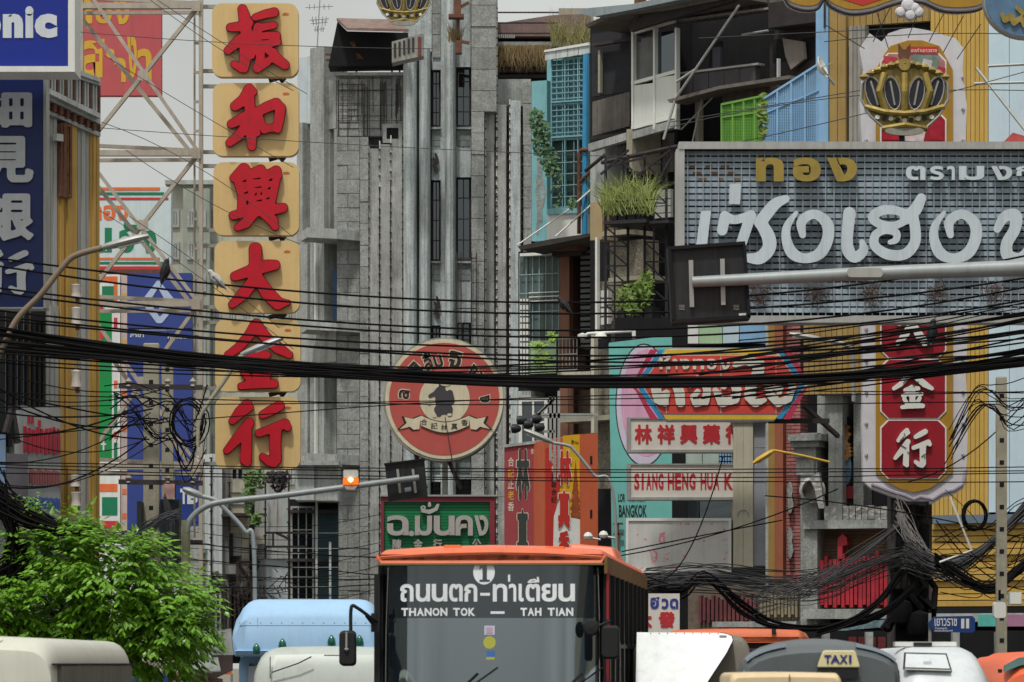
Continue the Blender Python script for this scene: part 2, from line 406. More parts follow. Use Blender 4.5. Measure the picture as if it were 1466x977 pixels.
# ================================================================ ground
def sheet(name, mat, x0, x1, y0, y1, z, th=.02):
    mb = MB(); mb.box(x0, x1, y0, y1, z-th, z); o = mb.build(name, mat); o['kind'] = 'structure'; return o
m_asph = M('asphalt', (66, 66, 68), .9, var=.25, scale=1, bump=.4, fine=.3)
m_pave = M('paving', (150, 146, 138), .9, var=.2, scale=2, grime=.4, bump=.3)
sheet('ground', M('dust', (120, 114, 104), .95), -900, 900, -60, 1500, -.03, .5)
sheet('road', m_asph, -6.2, 10.5, -40, 400, 0)
for sx, x0, x1 in ((0, -12, -6.2), (1, 10.5, 16)):
    o = sheet('pavement', m_pave, x0, x1, -40, 400, .14, .16)
    mb = MB(); k = -6.2 if sx == 0 else 10.5; mb.box(k-.001-(0 if sx else .15)+.002, k+(.15 if sx else 0), -40, 400, -.02, .135)
    kb = mb.build('kerb', m_conc); kb['kind'] = 'structure'
mb = MB()
for lx in (-2.6, .9, 4.4):
    for y in range(0, 200, 6): mb.box(lx-.06, lx+.06, y, y+3, .0, .004)
lm = mb.build('lane_marking', m_white); lm['kind'] = 'structure'

# ---------------------------------------------------------------- small builders used by many facades
def window(f, parent, mframe, mpane, pa, pb, pt, pd, d=0, fr=.05, nx=2, ny=2, depth=.06, ref=None, name='window'):
    ta, tb = f.t(pa, d), f.t(pb, d); rf = (pa+pb)/2 if ref is None else ref; z1, z0 = f.z(rf, pt, d), f.z(rf, pd, d)
    mb = MB()
    def b(t0, t1, a0, a1, d0, d1): mb.add([f.q(t, z, dd) for t in (t0, t1) for dd in (d1, d0) for z in (a0, a1)], CF)
    b(ta, ta+fr, z0, z1, d, d+depth); b(tb-fr, tb, z0, z1, d, d+depth); b(ta+fr, tb-fr, z0, z0+fr, d, d+depth); b(ta+fr, tb-fr, z1-fr, z1, d, d+depth)
    o = mb.build(name, mframe, parent)
    for i in range(1, nx):
        t = ta+(tb-ta)*i/nx; c = f.q(t, (z0+z1)/2, d+depth/2); place('mullion', cube_me(mframe), o, c, (0, 0, f.rz), (fr*.6, depth*.8, z1-z0-2*fr))
    for j in range(1, ny):
        z = z0+(z1-z0)*j/ny; c = f.q((ta+tb)/2, z, d+depth/2); place('glazing_bar', cube_me(mframe), o, c, (0, 0, f.rz), (tb-ta-2*fr, depth*.7, fr*.5))
    c = f.q((ta+tb)/2, (z0+z1)/2, d+.012); place('pane', cube_me(mpane), o, c, (0, 0, f.rz), (tb-ta-fr, .012, z1-z0-fr))
    return o
def grille(f, parent, mat, pa, pb, pt, pd, d, sx, sz, r=.012, ref=None, name='grille', slope=None):
    """thin welded bars, one joined part"""
    mb = MB(); ta, tb = f.t(pa, d), f.t(pb, d); rf = (pa+pb)/2 if ref is None else ref; z1, z0 = f.z(rf, pt, d), f.z(rf, pd, d)
    n = max(1, round((tb-ta)/sx)); m = max(1, round((z1-z0)/sz))
    for i in range(n+1):
        t = ta+(tb-ta)*i/n; mb.bar(f.q(t, z0, d), f.q(t, z1, d), r*2, r*2)
    for j in range(m+1):
        z = z0+(z1-z0)*j/m; mb.bar(f.q(ta, z, d+r*2), f.q(tb, z, d+r*2), r*2, r*2)
    return mb.build(name, mat, parent, kind='stuff')
def corrug(f, parent, mat, pa, pb, pt, pd, d, pitch=.12, amp=.03, ref=None, name='corrugated_sheet', pt2=None, pd2=None, kind=None, horiz=False):
    mb = MB(); ta, tb = f.t(pa, d), f.t(pb, d); rf = (pa+pb)/2 if ref is None else ref; z1, z0 = f.z(rf, pt, d), f.z(rf, pd, d)
    z1b = z1 if pt2 is None else f.z(rf, pt2); z0b = z0 if pd2 is None else f.z(rf, pd2)
    if horiz:
        n = max(2, int((z1-z0)/pitch*2)); rows = []
        for i in range(n+1):
            z = z0+(z1-z0)*i/n; dd = d+(amp if i % 2 else 0); rows.append([f.q(ta, z, dd), f.q(tb, z, dd), f.q(tb, z, dd-.05-amp), f.q(ta, z, dd-.05-amp)])
        mb.loft(rows)
    else:
        n = max(2, int((tb-ta)/pitch*2)); rows = []
        for i in range(n+1):
            k = i/n; t = ta+(tb-ta)*k; dd = d+(amp if i % 2 else 0); a_, b_ = z0+(z0b-z0)*k, z1+(z1b-z1)*k
            rows.append([f.q(t, a_, dd), f.q(t, b_, dd), f.q(t, b_, dd-.03), f.q(t, a_, dd-.03)])
        mb.loft(rows)
    return mb.build(name, mat, parent, kind=kind)
def pilaster(f, parent, mat, pa, pb, pt, pd, d0, d1, rnd=True, name='pilaster'):
    ta, tb = f.t(pa, d0), f.t(pb, d0); z1, z0 = f.z((pa+pb)/2, pt), f.z((pa+pb)/2, pd); tc = (ta+tb)/2; h = (tb-ta)/2; mb = MB(); rings = []
    prof = [(ta, d0)]+[(tc-h*math.cos(R(a_)), d0+(d1-d0)*(.45+.55*math.sin(R(a_)))) for a_ in ((0, 30, 60, 90, 120, 150, 180) if rnd else (0, 45, 135, 180))]+[(tb, d0)]
    for z in (z0, z1): rings.append([f.q(t, z, d) for t, d in prof])
    mb.loft(rings); return mb.build(name, mat, parent)
def thing_at(name, label, cat, f, px, group=None, kind=None):
    return thing(name, label, cat, f.p(px, 950+EYE*F/f.Y(px), 0), group, kind=kind)

# ================================================================ grey art-deco block in the middle distance
G = FY(130); GW = Face(425, 132.4, 482, 131)
gb = thing_at('concrete_building', 'tall grey concrete building with fluted pilasters and narrow slit windows, behind the round sign', 'building', G, 600)
mass = MB(); mass.box(X(482, 130), X(760, 130), 130.55, 150, 0, Z(110, 130)); mass.box(X(580, 130), X(711, 130), 130.56, 149.9, Z(110, 130), Z(-60, 130)); mass.build('wall', m_conc, gb)
# stone courses of the left pier
def courses(f, parent, mat, cols, pt, pd, step, d0, d1, jit=.02, name='stone_block', gap=.7, off=True):
    y = pt; r_ = 0
    while y < pd:
        y2 = min(pd, y+step)
        for c0, c1 in (cols if r_ % 2 == 0 or not off else [(cols[0][0], cols[-1][1])] if len(cols) > 1 else cols):
            f.bx(name, parent, mat, c0+gap/2, c1-gap/2, y+gap/2, y2-gap/2, d0, d1+random.uniform(-jit, jit))
        y = y2; r_ += 1
courses(G, gb, m_stone, [(482, 498), (498, 515)], 196, 880, 20.3, -.5, .12)
courses(G, gb, m_stone, [(515, 527.5)], 196, 880, 31, -.5, .42)
courses(G, gb, m_stone, [(482+i*15.8, 497.8+i*15.8) for i in range(6)], 107, 196, 22, -.55, .05, off=False)
m_rend = M('scored_render', (138, 139, 136), .92, var=.22, scale=1.4, streak=.5, grime=.3, bump=.6, fine=.25, gcol=(74, 72, 68), rand=.05)
G.bx('coping', gb, m_conc, 480, 580, 103.5, 108, -.6, .22)
window(G, gb, m_conc, m_dark, 548, 576, 178, 205, .08, .12, 1, 1)
# left fluted bay
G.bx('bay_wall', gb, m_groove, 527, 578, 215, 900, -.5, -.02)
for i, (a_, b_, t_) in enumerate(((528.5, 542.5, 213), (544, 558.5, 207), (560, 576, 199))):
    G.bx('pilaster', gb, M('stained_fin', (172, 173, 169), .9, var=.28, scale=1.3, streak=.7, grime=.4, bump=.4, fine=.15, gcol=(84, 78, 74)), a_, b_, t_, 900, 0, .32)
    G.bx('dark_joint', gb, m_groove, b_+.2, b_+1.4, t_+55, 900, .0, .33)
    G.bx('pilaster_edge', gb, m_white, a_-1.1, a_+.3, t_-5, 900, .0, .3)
mb = MB()
for x_, t_ in ((528, 213), (543.5, 207), (559.5, 199), (695, 156), (710.6, 150), (729.6, 144), (577, 190), (711.5, 5), (748, 200)):
    y_ = t_+6
    while y_ < 880: G.mbx(mb, x_-1.6, x_+1.2, y_, y_+1.6, .3 if x_ < 740 else .2, .4); y_ += random.uniform(10, 17)
mb.build('rusty_tie_marks', m_groove, gb, kind='stuff')
# central tower: round columns, slit windows between them
for a_, b_, t_, rnd in ((577.5, 598, 84, True), (600, 616.5, 74, True), (637, 653, -30, True)):
    pilaster(G, gb, m_fin, a_, b_, t_, 900, -.1, .75 if rnd else .3, rnd, 'column')
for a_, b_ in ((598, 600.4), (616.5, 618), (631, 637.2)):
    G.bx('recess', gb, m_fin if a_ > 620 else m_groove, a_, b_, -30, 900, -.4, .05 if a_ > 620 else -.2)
rows = [(100, 182), (258, 374), (466, 512), (605, 650), (690, 716)]
def slit(pa, pb):
    y = -30
    for n_, (t_, d_) in enumerate(rows):
        t2 = t_-(4 if pa > 640 else 0)
        G.bx('spandrel', gb, m_fin, pa, pb, y, t2, -.4, .04)
        window(G, gb, m_darkwood, m_glassb, pa+.3, pb-.3, t2, d_, -.3, .05, 2, 4, .05)
        G.bx('sill', gb, m_conc, pa-.5, pb+.5, d_, d_+3, -.3, .16)
        for q in range(3):   # glazed bricks below each sill
            for z_ in range(3):
                G.bx('glass_brick', gb, M('old_glass_brick', (120, 130, 126), .4, var=.2, rand=.2), pa+.6+(pb-pa-1)/3*q, pa+(pb-pa-1)/3*(q+1), d_+4+z_*8, d_+11.4+z_*8, .03, .07)
        y = d_+3
    G.bx('spandrel', gb, m_fin, pa, pb, y, 900, -.4, .04)
slit(618, 631); slit(653.2, 674)
G.bx('tower_cap', gb, m_fin, 577, 618, -30, 74, -.5, .1)
for y0, y1 in ((-12, 20), (20, 50), (50, 83)):
    G.bx('stone_block', gb, m_stone, 619, 630.5, y0+.5, y1-.5, .04, .1)
courses(G, gb, m_stone, [(674.5, 711)], -23, 160, 30.6, -.5, .95)
courses(G, gb, m_stone, [(674.5, 693.5)], 160, 900, 30.6, -.5, .95)
# right fluted bay
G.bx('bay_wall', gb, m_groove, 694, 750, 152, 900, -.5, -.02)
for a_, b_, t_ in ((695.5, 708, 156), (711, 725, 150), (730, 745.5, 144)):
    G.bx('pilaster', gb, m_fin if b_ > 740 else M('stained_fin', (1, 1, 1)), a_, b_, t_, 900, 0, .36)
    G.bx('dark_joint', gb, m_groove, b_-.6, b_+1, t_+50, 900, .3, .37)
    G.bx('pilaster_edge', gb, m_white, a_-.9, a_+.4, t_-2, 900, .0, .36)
for x_ in (709, 727.2, 747): G.bx('downpipe', gb, m_rust, x_-.8, x_+.8, 200, 880, .0, .12)
courses(G, gb, m_stone, [(748.5, 761)], 118, 900, 30, -.5, .3)
# carved dark reliefs between the windows
for cx_, y0, y1 in ((624, 219, 248), (626, 424, 457)):
    g_ = brush_geo([W2([(0, 0), (6, 12), (-3, 22), (5, 34)], 3), W2([(-6, 10), (8, 18)], 2.5), W2([(-6, 26), (4, 40)], 2.5)], g=1, soft=1)
    brush(G, gb, m_groove, g_, 0, 0, 1, .08, .08, name='relief', box=(cx_-5, y0, cx_+5, y1))
# iron ladder frame below the second window
mb = MB()
for x_ in (654, 660, 675, 682): mb.bar(G.p(x_, 362, 1.1), G.p(x_, 480, 1.1), .035)
for y_ in (370, 442): mb.bar(G.p(654, y_, 1.1), G.p(682, y_, 1.1), .035); mb.bar(G.p(654, y_, 1.1), G.p(654, y_, .1), .03)
mb.build('iron_bracket', m_darkwood, gb)
# side wing, turned away to the left
wall = MB(); wl = [(425, 137.3), (482, 131.3)]
GW.bx('wing_wall', gb, m_conc, 425, 482, 170, 900, -6, -.6)
GW.bx('wing_wall', gb, m_conc, 464, 481, 116, 185, -1, .05)
GW.bx('pier', gb, m_conc, 444, 464, 68, 900, -.7, .25)
GW.bx('pier', gb, m_conc, 478, 482, 185, 345, -.7, .1)
GW.bx('pier', gb, m_conc, 470, 472, 190, 330, -.7, .05)
for a_, b_, t_, d_ in ((433, 443, 200, 322), (465, 470, 192, 318), (473, 477.5, 188, 330)):
    window(GW, gb, m_conc, m_dark, a_, b_, t_, d_, -.3, .04, 1, 3)
GW.bx('spandrel', gb, m_conc, 425, 433, 176, 335, -.7, .0)
GW.bx('pale_wall', gb, M('pale_blue_render', (196, 206, 210), .85, var=.1, streak=.3), 426, 445, 82, 178, -1.5, -.2)
# canopies with soffits and the dark loggias below them
for t_, b_, lo in ((340, 350, 470), (472, 500, 556), (663, 676, 690)):
    mb = MB(); GW.prism(mb, [(426, t_-4), (440, t_-14), (482, t_-12), (482, t_+2), (440, t_), (430, t_+6)], -.5, 1.3); mb.build('canopy', m_conc, gb)
for t_, d_ in ((350, 470), (520, 664), (724, 880)):
    GW.bx('loggia_back', gb, m_dark, 452, 481, t_, d_, -.6, -.55)
    GW.bx('loggia_side', gb, m_conc, 425, 440, t_, d_, -.55, .25)
    window(GW, gb, m_steel, m_glassb, 441, 480, t_+20, d_, -.5, .05, 3, 3)
    GW.bx('pipe', gb, m_white, 450, 451.6, t_-2, d_, .3, .4)
GW.bx('curtain', gb, M('blue_awning', (44, 72, 110), .8), 477, 481.5, 385, 470, -.3, .12)
GW.bx('balustrade', gb, m_conc, 425, 481, 470, 520, -.5, .5)
GW.bx('balustrade', gb, m_conc, 425, 481, 664, 724, -.5, .6)
GW.bx('lower_wall', gb, m_conc, 464, 481, 585, 664, -.5, -.1)

# rooftop shed
mb = MB()
for i in range(26):
    x_ = random.uniform(484, 574); y_ = random.uniform(110, 125); mb.bar(G.p(x_, y_, .08), G.p(x_+random.uniform(-1, 1), y_+random.uniform(40, 85), .08), .018)
for i in range(9): x_ = random.uniform(484, 520); y_ = 112+i*9; mb.bar(G.p(486, y_, .08), G.p(500+random.uniform(0, 60), y_, .08), .016)
mb.build('hanging_wire', m_groove, gb, kind='stuff')
shd = thing_at('rooftop_shed', 'rusty tin lean-to with a black underside on the roof of the grey building', 'shed', G, 520)
mb = MB(); mb.add([G.p(482, 30, .5), G.p(560, 32, .5), G.p(585, 46, 1.6), G.p(497, 44, 1.6), G.p(482, 26, .5), G.p(560, 28, .5), G.p(585, 42, 1.6), G.p(497, 40, 1.6)], [(0, 1, 2, 3), (4, 5, 6, 7), (0, 1, 5, 4), (1, 2, 6, 5), (2, 3, 7, 6), (3, 0, 4, 7)])
mb.build('roof', M('rust_tin', (132, 112, 104), .8, var=.25, scale=3, bump=.4, gcol=(90, 56, 40), grime=.5), shd)
mb = MB(); G.prism(mb, [(483, 31), (497, 45), (584, 47), (584, 93), (470, 95)], -.8, .45); mb.build('tarpaulin', m_dark, shd)
for a_ in (491, 510, 561, 572): bx('post', shd, m_darkwood, X(a_-1, 130), X(a_+1.5, 130), 129.9, 130, Z(110, 130), Z(92, 130))
mb = MB()
for i in range(5): mb.bar(G.p(500+i*2, 60, .5), G.p(520-i*2, 85, .5), .02)
mb.bar(G.p(492, 101, 0), G.p(560, 101, 0), .03); mb.bar(G.p(466, 78, 0), G.p(484, 79, 0), .06); mb.bar(G.p(466, 86, 0), G.p(484, 88, 0), .06); mb.build('strut', m_rust, shd)
ant = thing_at('antenna', 'thin television antenna on the roof edge beside the top signboard', 'antenna', G, 457)
mb = MB(); mb.tube([G.p(454, 70, 0), G.p(458, 0, 0), G.p(459, -14, 0)], .02, 5)
for y_, w_ in ((10, 20), (28, 14), (33, 12), (42, 8)): mb.tube([G.p(457-w_, y_+1, 0), G.p(457+w_, y_-1, 0)], .015, 4); [mb.tube([G.p(457+s_*w_*.7, y_-4, 0), G.p(457+s_*w_*.7, y_+4, 0)], .012, 4) for s_ in (-1, -.5, .5, 1)]
mb.build('mast', m_steel, ant)

# gilded crown emblem high on the grey tower + little sign under it
m_gold = M('tarnished_gold', (160, 138, 70), .5, .25, var=.4, scale=7, streak=.6, gcol=(50, 44, 40))
m_navy = M('dark_blue_enamel', (34, 35, 48), .5, var=.3, scale=6)
def crown(name, label, f, cx, cy, k, up=True):
    t_ = thing(name, label, 'crown sign', f.p(cx, cy, 0))
    mb = MB(); out = []
    body = [(-57, -18), (-44, -34), (-26, -42), (0, -46), (26, -42), (44, -34), (57, -18), (58, 2), (46, 24), (24, 44), (0, 48), (-24, 44), (-46, 24), (-58, 2)]
    f.prism(mb, [(cx+x*k, cy+y*k) for x, y in body], -.12, .0); mb.build('backing', m_gold, t_)
    for x_, w_, b_ in ((-40, 10, 5), (-16, 9, 3), (16, 9, -3), (40, 10, -5)):
        g_ = [(cx+(x_+w_*math.cos(R(a_))+b_*math.sin(R(a_)))*k, cy+(-6+20*math.sin(R(a_)))*k) for a_ in range(0, 360, 24)]
        mb = MB(); f.prism(mb, g_, .005, .03); mb.build('dark_gap', m_navy, t_)
    for x_, w_, b_ in ((-40, 10, 5), (-16, 9, 3), (16, 9, -3), (40, 10, -5)):
        mb = MB(); mb.tube([f.p(cx+(x_+w_*1.15*math.cos(R(a_))+b_*math.sin(R(a_)))*k, cy+(-6+22*math.sin(R(a_)))*k, .05) for a_ in range(0, 361, 24)], .014, 5, False); mb.build('neon_loop', m_steel, t_)
        mb = MB(); mb.tube([f.p(cx+(x_+b_*math.sin(R(a_)))*k, cy+(-6+16*math.sin(R(a_)))*k, .045) for a_ in (-90, -45, 0, 45, 90)], .02*k, 6); mb.build('pale_highlight_strip', m_steel, t_)
    for x_ in (-27, 0, 27):
        mb = MB(); mb.tube([f.p(cx+x_*1.0*k, cy-32*k, .05), f.p(cx+x_*1.25*k, cy-8*k, .12), f.p(cx+x_*.95*k, cy+16*k, .06)], .06*k, 8); mb.build('arch', m_gold, t_)
    mb = MB(); mb.tube([f.p(cx-52*k, cy+12*k, .02), f.p(cx-26*k, cy+19*k, .1), f.p(cx, cy+21*k, .12), f.p(cx+26*k, cy+19*k, .1), f.p(cx+52*k, cy+12*k, .02)], .05*k, 8)
    mb.tube([f.p(cx-30*k, cy+41*k, .02), f.p(cx, cy+36*k, .1), f.p(cx+30*k, cy+41*k, .02)], .05*k, 8); mb.build('band', m_gold, t_)
    mb = MB()
    for i in range(13):
        x_ = -54+9*i; y_ = -18-27*math.cos(R(x_*1.3)); mb.lathe(f.p(cx+x_*k, cy+y_*k, .02), [(.02*k, -.06*k), (.085*k, 0), (.02*k, .06*k)], 8)
    mb.build('bead', m_gold, t_, kind='stuff')
    mb = MB(); f.prism(mb, ell(cx, cy+44*k, 26*k, 6*k, 20), .01, .1); mb.build('lower_opening', M('pale_grey_enamel', (150, 146, 134), .6, streak=.4), t_)
    mb = MB(); mb.tube([f.p(cx+x*k, cy+y*k, .04) for x, y in body+body[:1]], .025, 6, False); mb.build('neon_tube', m_steel, t_)
    mb = MB(); f.prism(mb, ell(cx, cy-44*k, 8*k, 8*k, 18), 0, .1); c_ = mb.build('finial', m_gold, t_)
    mb = MB(); f.prism(mb, [(cx+x*k, cy+y*k) for x, y in ((-8, -72), (-2, -64), (2, -64), (8, -72), (8, -56), (5, -50), (-5, -50), (-8, -56))], 0, .08); mb.build('cross', m_rust, t_)
    for i in range(9):
        x_ = -36+9*i; mb = MB(); f.prism(mb, ell(cx+x_*k, cy+(30-abs(x_)*.12)*k, 3.4*k, 3*k, 8), .02, .07); mb.build('jewel', m_navy if i % 2 else m_white, t_)
    return t_
GC = FY(127)
crown('crown_emblem', 'small gilded crown emblem high on the grey tower at the top edge of the view', GC, 578, 4, .66)
sb = thing_at('emblem_sign', 'weathered white panel with worn lettering under the small crown on the grey tower', 'sign', GC, 588)
mb = MB(); GC.prism(mb, [(561, 60), (606, 48), (606, 80), (561, 90)], -.8, 0); mb.build('box', M('dirty_white', (150, 150, 142), .8, streak=.8, var=.25), sb)
for i in range(5): GC.bx('letter', sb, m_darkwood, 564+i*6.5, 567+i*6.5, 62-i*2, 82-i*2, .0, .03)
GC.bx('end_stripe', sb, M('faded_red', (120, 66, 62), .8, streak=.4), 598, 603, 53, 80, 0, .03)
jt = thing_at('junction_bracket', 'rusty iron bracket and dead plants on the grey tower column', 'bracket', GC, 655)
for a_ in ((650, 660, -10, 20, .2, .5), (642, 664, 20, 25, .1, .6), (652, 661, 58, 76, .1, .5), (654, 658, 25, 58, .1, .2)): GC.bx('iron_block', jt, m_rust, *a_)
for a_, b_ in (((660, 10), (671, 4)), ((661, 60), (672, 62))): mb = MB(); mb.bar(GC.p(*a_, .4), GC.p(*b_, .4), .09); mb.build('iron_arm', m_rust, jt)
def grass(name, label, f, px0, px1, py0, py1, n, ln, mat, down=False, parent=None, dd=.3, cat='plant', w_=.012, lean=.35):
    """tuft of long thin blades"""
    mb = MB()
    for i in range(n):
        b = f.p(random.uniform(px0, px1), random.uniform(py0, py1), random.uniform(0, dd)); L = ln*random.uniform(.4, 1.1); a_ = random.uniform(-1, 1)*lean
        s_ = -1 if down else 1; prev = b; ww = w_
        dx, dy = math.sin(a_), random.uniform(-.3, .3)
        q = [b+Vector((dx*L*k*k*1.2, dy*L*k*k-.0, s_*L*(k-.25*k*k*abs(a_)*2))) for k in (0, .5, 1)]
        side = Vector((1, random.uniform(-.6, .6), 0)).normalized()*w_
        mb.add([q[0]-side, q[0]+side, q[1]+side*.8, q[1]-side*.8, q[2]], [(0, 1, 2, 3), (3, 2, 4)])
    o = mb.build(name, mat, parent, kind='stuff')
    if not parent: tag(o, label, cat)
    return o
m_straw = M('dry_grass', (132, 112, 78), .95, var=.35, scale=6)
m_weed = M('weeds', (112, 122, 62), .9, var=.45, scale=4)
grass('dead_plant', 'tuft of dead straw-coloured grass on the grey tower', GC, 642, 662, 52, 62, 90, .55, m_straw, lean=.6)

# lattice of thin horizontal wires in front of the wing, pale distant tower left of it
FB = FY(185)
pb_ = thing_at('hazy_building', 'pale cream building far behind the sign gantry', 'building', FB, 300)
FB.bx('wall', pb_, M('far_cream', (176, 176, 164), .9, var=.12, scale=.5, streak=.3), 238, 442, 262, 950, -12, 0)
FB.bx('wall', pb_, M('far_cream2', (150, 156, 146), .9, var=.12, scale=.5, streak=.3), 262, 300, 270, 950, 0, 1.2)
for r_ in range(9):
    for a_ in (245, 268, 283, 305, 325, 345, 365, 385, 410):
        window(FB, pb_, m_conc, m_tglass, a_, a_+12, 300+r_*46, 326+r_*46, .0 if not 262 < a_ < 292 else 1.2, .12, 2, 1, .1)
FB.bx('parapet', pb_, m_conc, 236, 445, 258, 264, -12, .5)
# lower-left facade below the signboards
LF = Face(205, 113, 440, 115)
lb = thing_at('shophouse', 'weathered shophouse with pale pillars and dark openings under the column of signboards', 'shophouse', LF, 350)
m_cream = M('cream_render', (196, 190, 172), .85, var=.12, streak=.5, grime=.3, bump=.2, gcol=(112, 104, 90))
m_pgrey = M('pale_grey_render', (178, 182, 180), .85, var=.15, streak=.6, grime=.35, gcol=(96, 92, 84))
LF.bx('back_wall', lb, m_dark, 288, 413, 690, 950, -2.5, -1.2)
LF.bx('wall', lb, m_conc, 286, 303, 672, 950, -1.6, 0)
LF.bx('pillar', lb, M('white_render', (206, 212, 212), .85, var=.12, streak=.5, gcol=(110, 110, 106)), 303, 318, 650, 950, -1.6, .5)
LF.bx('pillar', lb, M('mid_grey', (128, 128, 124), .9, streak=.4), 318, 328, 650, 950, -1.6, .3)
LF.bx('wall', lb, m_cream, 329, 352, 688, 764, -1.6, .1); LF.bx('wall', lb, m_pgrey, 334, 345, 764, 796, -1.5, .05); LF.bx('wall', lb, m_cream, 345, 357, 738, 850, -1.5, 0)
for y_ in (704, 721, 740): LF.bx('string_course', lb, m_conc, 329, 352, y_, y_+1.4, .1, .14)
window(LF, lb, m_steel, m_tglass, 328, 350, 668, 690, -.2, .08, 2, 1)
LF.bx('canopy', lb, m_darkwood, 334, 382, 735, 739, -.5, 1.4)
LF.bx('rusted_panel', lb, M('peeling_white', (186, 190, 188), .8, var=.2, streak=.85, gcol=(120, 96, 76), grime=.3), 380, 397, 683, 800, -.5, .3)
LF.bx('rusted_panel', lb, M('peeling_white', (186, 190, 188)), 397.6, 414, 683, 800, -.5, .3)
LF.bx('pale_panel', lb, M('pale_blue_render', (186, 200, 206)), 381, 414, 801, 950, -.5, .2)
LF.bx('cream_box', lb, m_cream, 367, 381, 768, 779, -.2, .5)
mb = MB()
for a_, b_ in (((340, 805), (340, 870)), ((340, 805), (372, 805)), ((342, 860), (370, 810)), ((342, 808), (368, 850)), ((340, 858), (382, 856))): mb.bar(LF.p(*a_, .7), LF.p(*b_, .7), .07)
for i in range(14): mb.bar(LF.p(300+i*6, 838, .75), LF.p(300+i*6, 900, .75), .05)
mb.build('balcony_rail', m_darkwood, lb)
mb = MB()
for a_, b_ in (((380, 763), (440, 763)), ((380, 783), (440, 783)), ((391, 763), (391, 783)), ((395, 763), (414, 772))): mb.bar(LF.p(*a_, .9), LF.p(*b_, .9), .06)
mb.build('awning_frame', m_darkwood, lb)
LF.bx('louvre', lb, m_steel, 286, 303, 786, 792, 0, .2); LF.bx('louvre', lb, m_steel, 272, 303, 800, 806, 0, .2); LF.bx('louvre', lb, m_steel, 286, 303, 822, 828, 0, .2)
random.seed(31); mb = MB()
for i in range(70):
    x_, y_ = random.choice(((random.gauss(398, 9), random.gauss(842, 16)), (random.gauss(345, 12), random.gauss(850, 18)), (random.gauss(318, 8), random.gauss(870, 20)))); c_ = LF.p(x_, y_, .9); d_ = Vector((random.gauss(0, 1), random.gauss(0, .3), random.gauss(0, .8))).normalized()*random.uniform(.1, .3); mb.bar(c_-d_, c_+d_, .02)
mb.build('dead_twigs', m_groove, lb, kind='stuff')
for x_, y0, y1 in ((303, 655, 900), (287, 680, 900), (380.5, 690, 800), (414, 690, 880), (352, 688, 740), (329, 690, 760)):
    LF.bx('conduit', lb, m_groove, x_-.7, x_+.7, y0, y1, .5, .56)
    for y_ in range(int(y0), int(y1), 19): LF.bx('conduit_clip', lb, m_darkwood, x_-1.6, x_+1.6, y_, y_+2, .5, .6)
for x_, y_ in ((336, 815), (352, 842)): LF.bx('air_conditioner', lb, m_steel, x_-8, x_+8, y_-7, y_+7, .1, .6)
for a_ in range(6): LF.bx('brick', lb, m_cream, 346, 356, 742+a_*15, 756+a_*15, 0, .06)
# dark loggia with posts between shophouse and grey pier
LG = FY(126)
lg = thing_at('loggia', 'dark open loggia with two pale posts left of the stone pier', 'loggia', LG, 450)
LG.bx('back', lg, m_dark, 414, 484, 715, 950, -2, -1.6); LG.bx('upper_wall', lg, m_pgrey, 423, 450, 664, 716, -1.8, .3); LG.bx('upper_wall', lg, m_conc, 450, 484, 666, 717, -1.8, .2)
window(LG, lg, m_steel, m_glassb, 416, 450, 725, 860, -1.5, .06, 3, 4)
for y_ in (730, 800): LG.bx('shelf_beam', lg, m_darkwood, 414, 484, y_, y_+4, -1.5, -.9)
LG.bx('blue_curtain', lg, M('deep_teal', (44, 66, 72), .9), 452, 484, 730, 950, -1.5, -1.45); LG.bx('cornice', lg, m_conc, 422, 485, 660, 666, -1.8, .6)
for a_ in (451.5, 471): LG.bx('post', lg, m_pgrey, a_, a_+3, 718 if a_ < 460 else 776, 950, -.6, -.4)
for y_ in (763, 785, 812, 840): LG.bx('rail', lg, m_steel, 416, 484, y_, y_+.7, -.3, -.25)

# ================================================================ roofs behind, right of the grey tower
RB = FY(140)
rb = thing_at('brown_roof_house', 'low house with brown tiled roof and dark louvred wall right of the grey tower', 'house', RB, 750)
mb = MB(); RB.prism(mb, [(705, 52), (711, 34), (790, 22), (845, 20), (845, 52)], -6, 0); mb.build('roof', M('brown_roof', (126, 104, 100), .85, var=.2, scale=3, bump=.3), rb)
RB.bx('wall', rb, m_dark, 705, 800, 48, 900, -8, -.5)
RB.bx('ledge', rb, m_stone, 696, 800, 60, 66, -.5, 1)
for i in range(11): RB.bx('louvre_slat', rb, m_darkwood, 711, 790, 66+i*8.2, 71+i*8.2, .0, .25)
for y_ in (17, 32, 47): RB.bx('rail', rb, m_darkwood, 708, 800, y_, y_+1.6, .5, .6)
for i in range(9): RB.bx('white_tile', rb, m_white, 711+i*3, 713+i*3, 49, 54, .2, .4)
RB.bx('terrace_wall', rb, m_pole, 800, 850, 12, 70, -4, -.2)
RBF = FY(138.5)
grass('hanging_grass', 'curtain of dry grass hanging from the concrete ledge beside the grey tower', RBF, 708, 788, 64, 68, 420, .9, m_straw, True, cat='dry grass')
grass('rooftop_weeds', 'yellow-green weeds growing along the rooftop left of the black wooden house', RBF, 788, 846, 52, 70, 170, 1.1, M('roof_weed', (138, 134, 84), .9, var=.4, scale=5), cat='weeds', lean=.6, w_=.012)
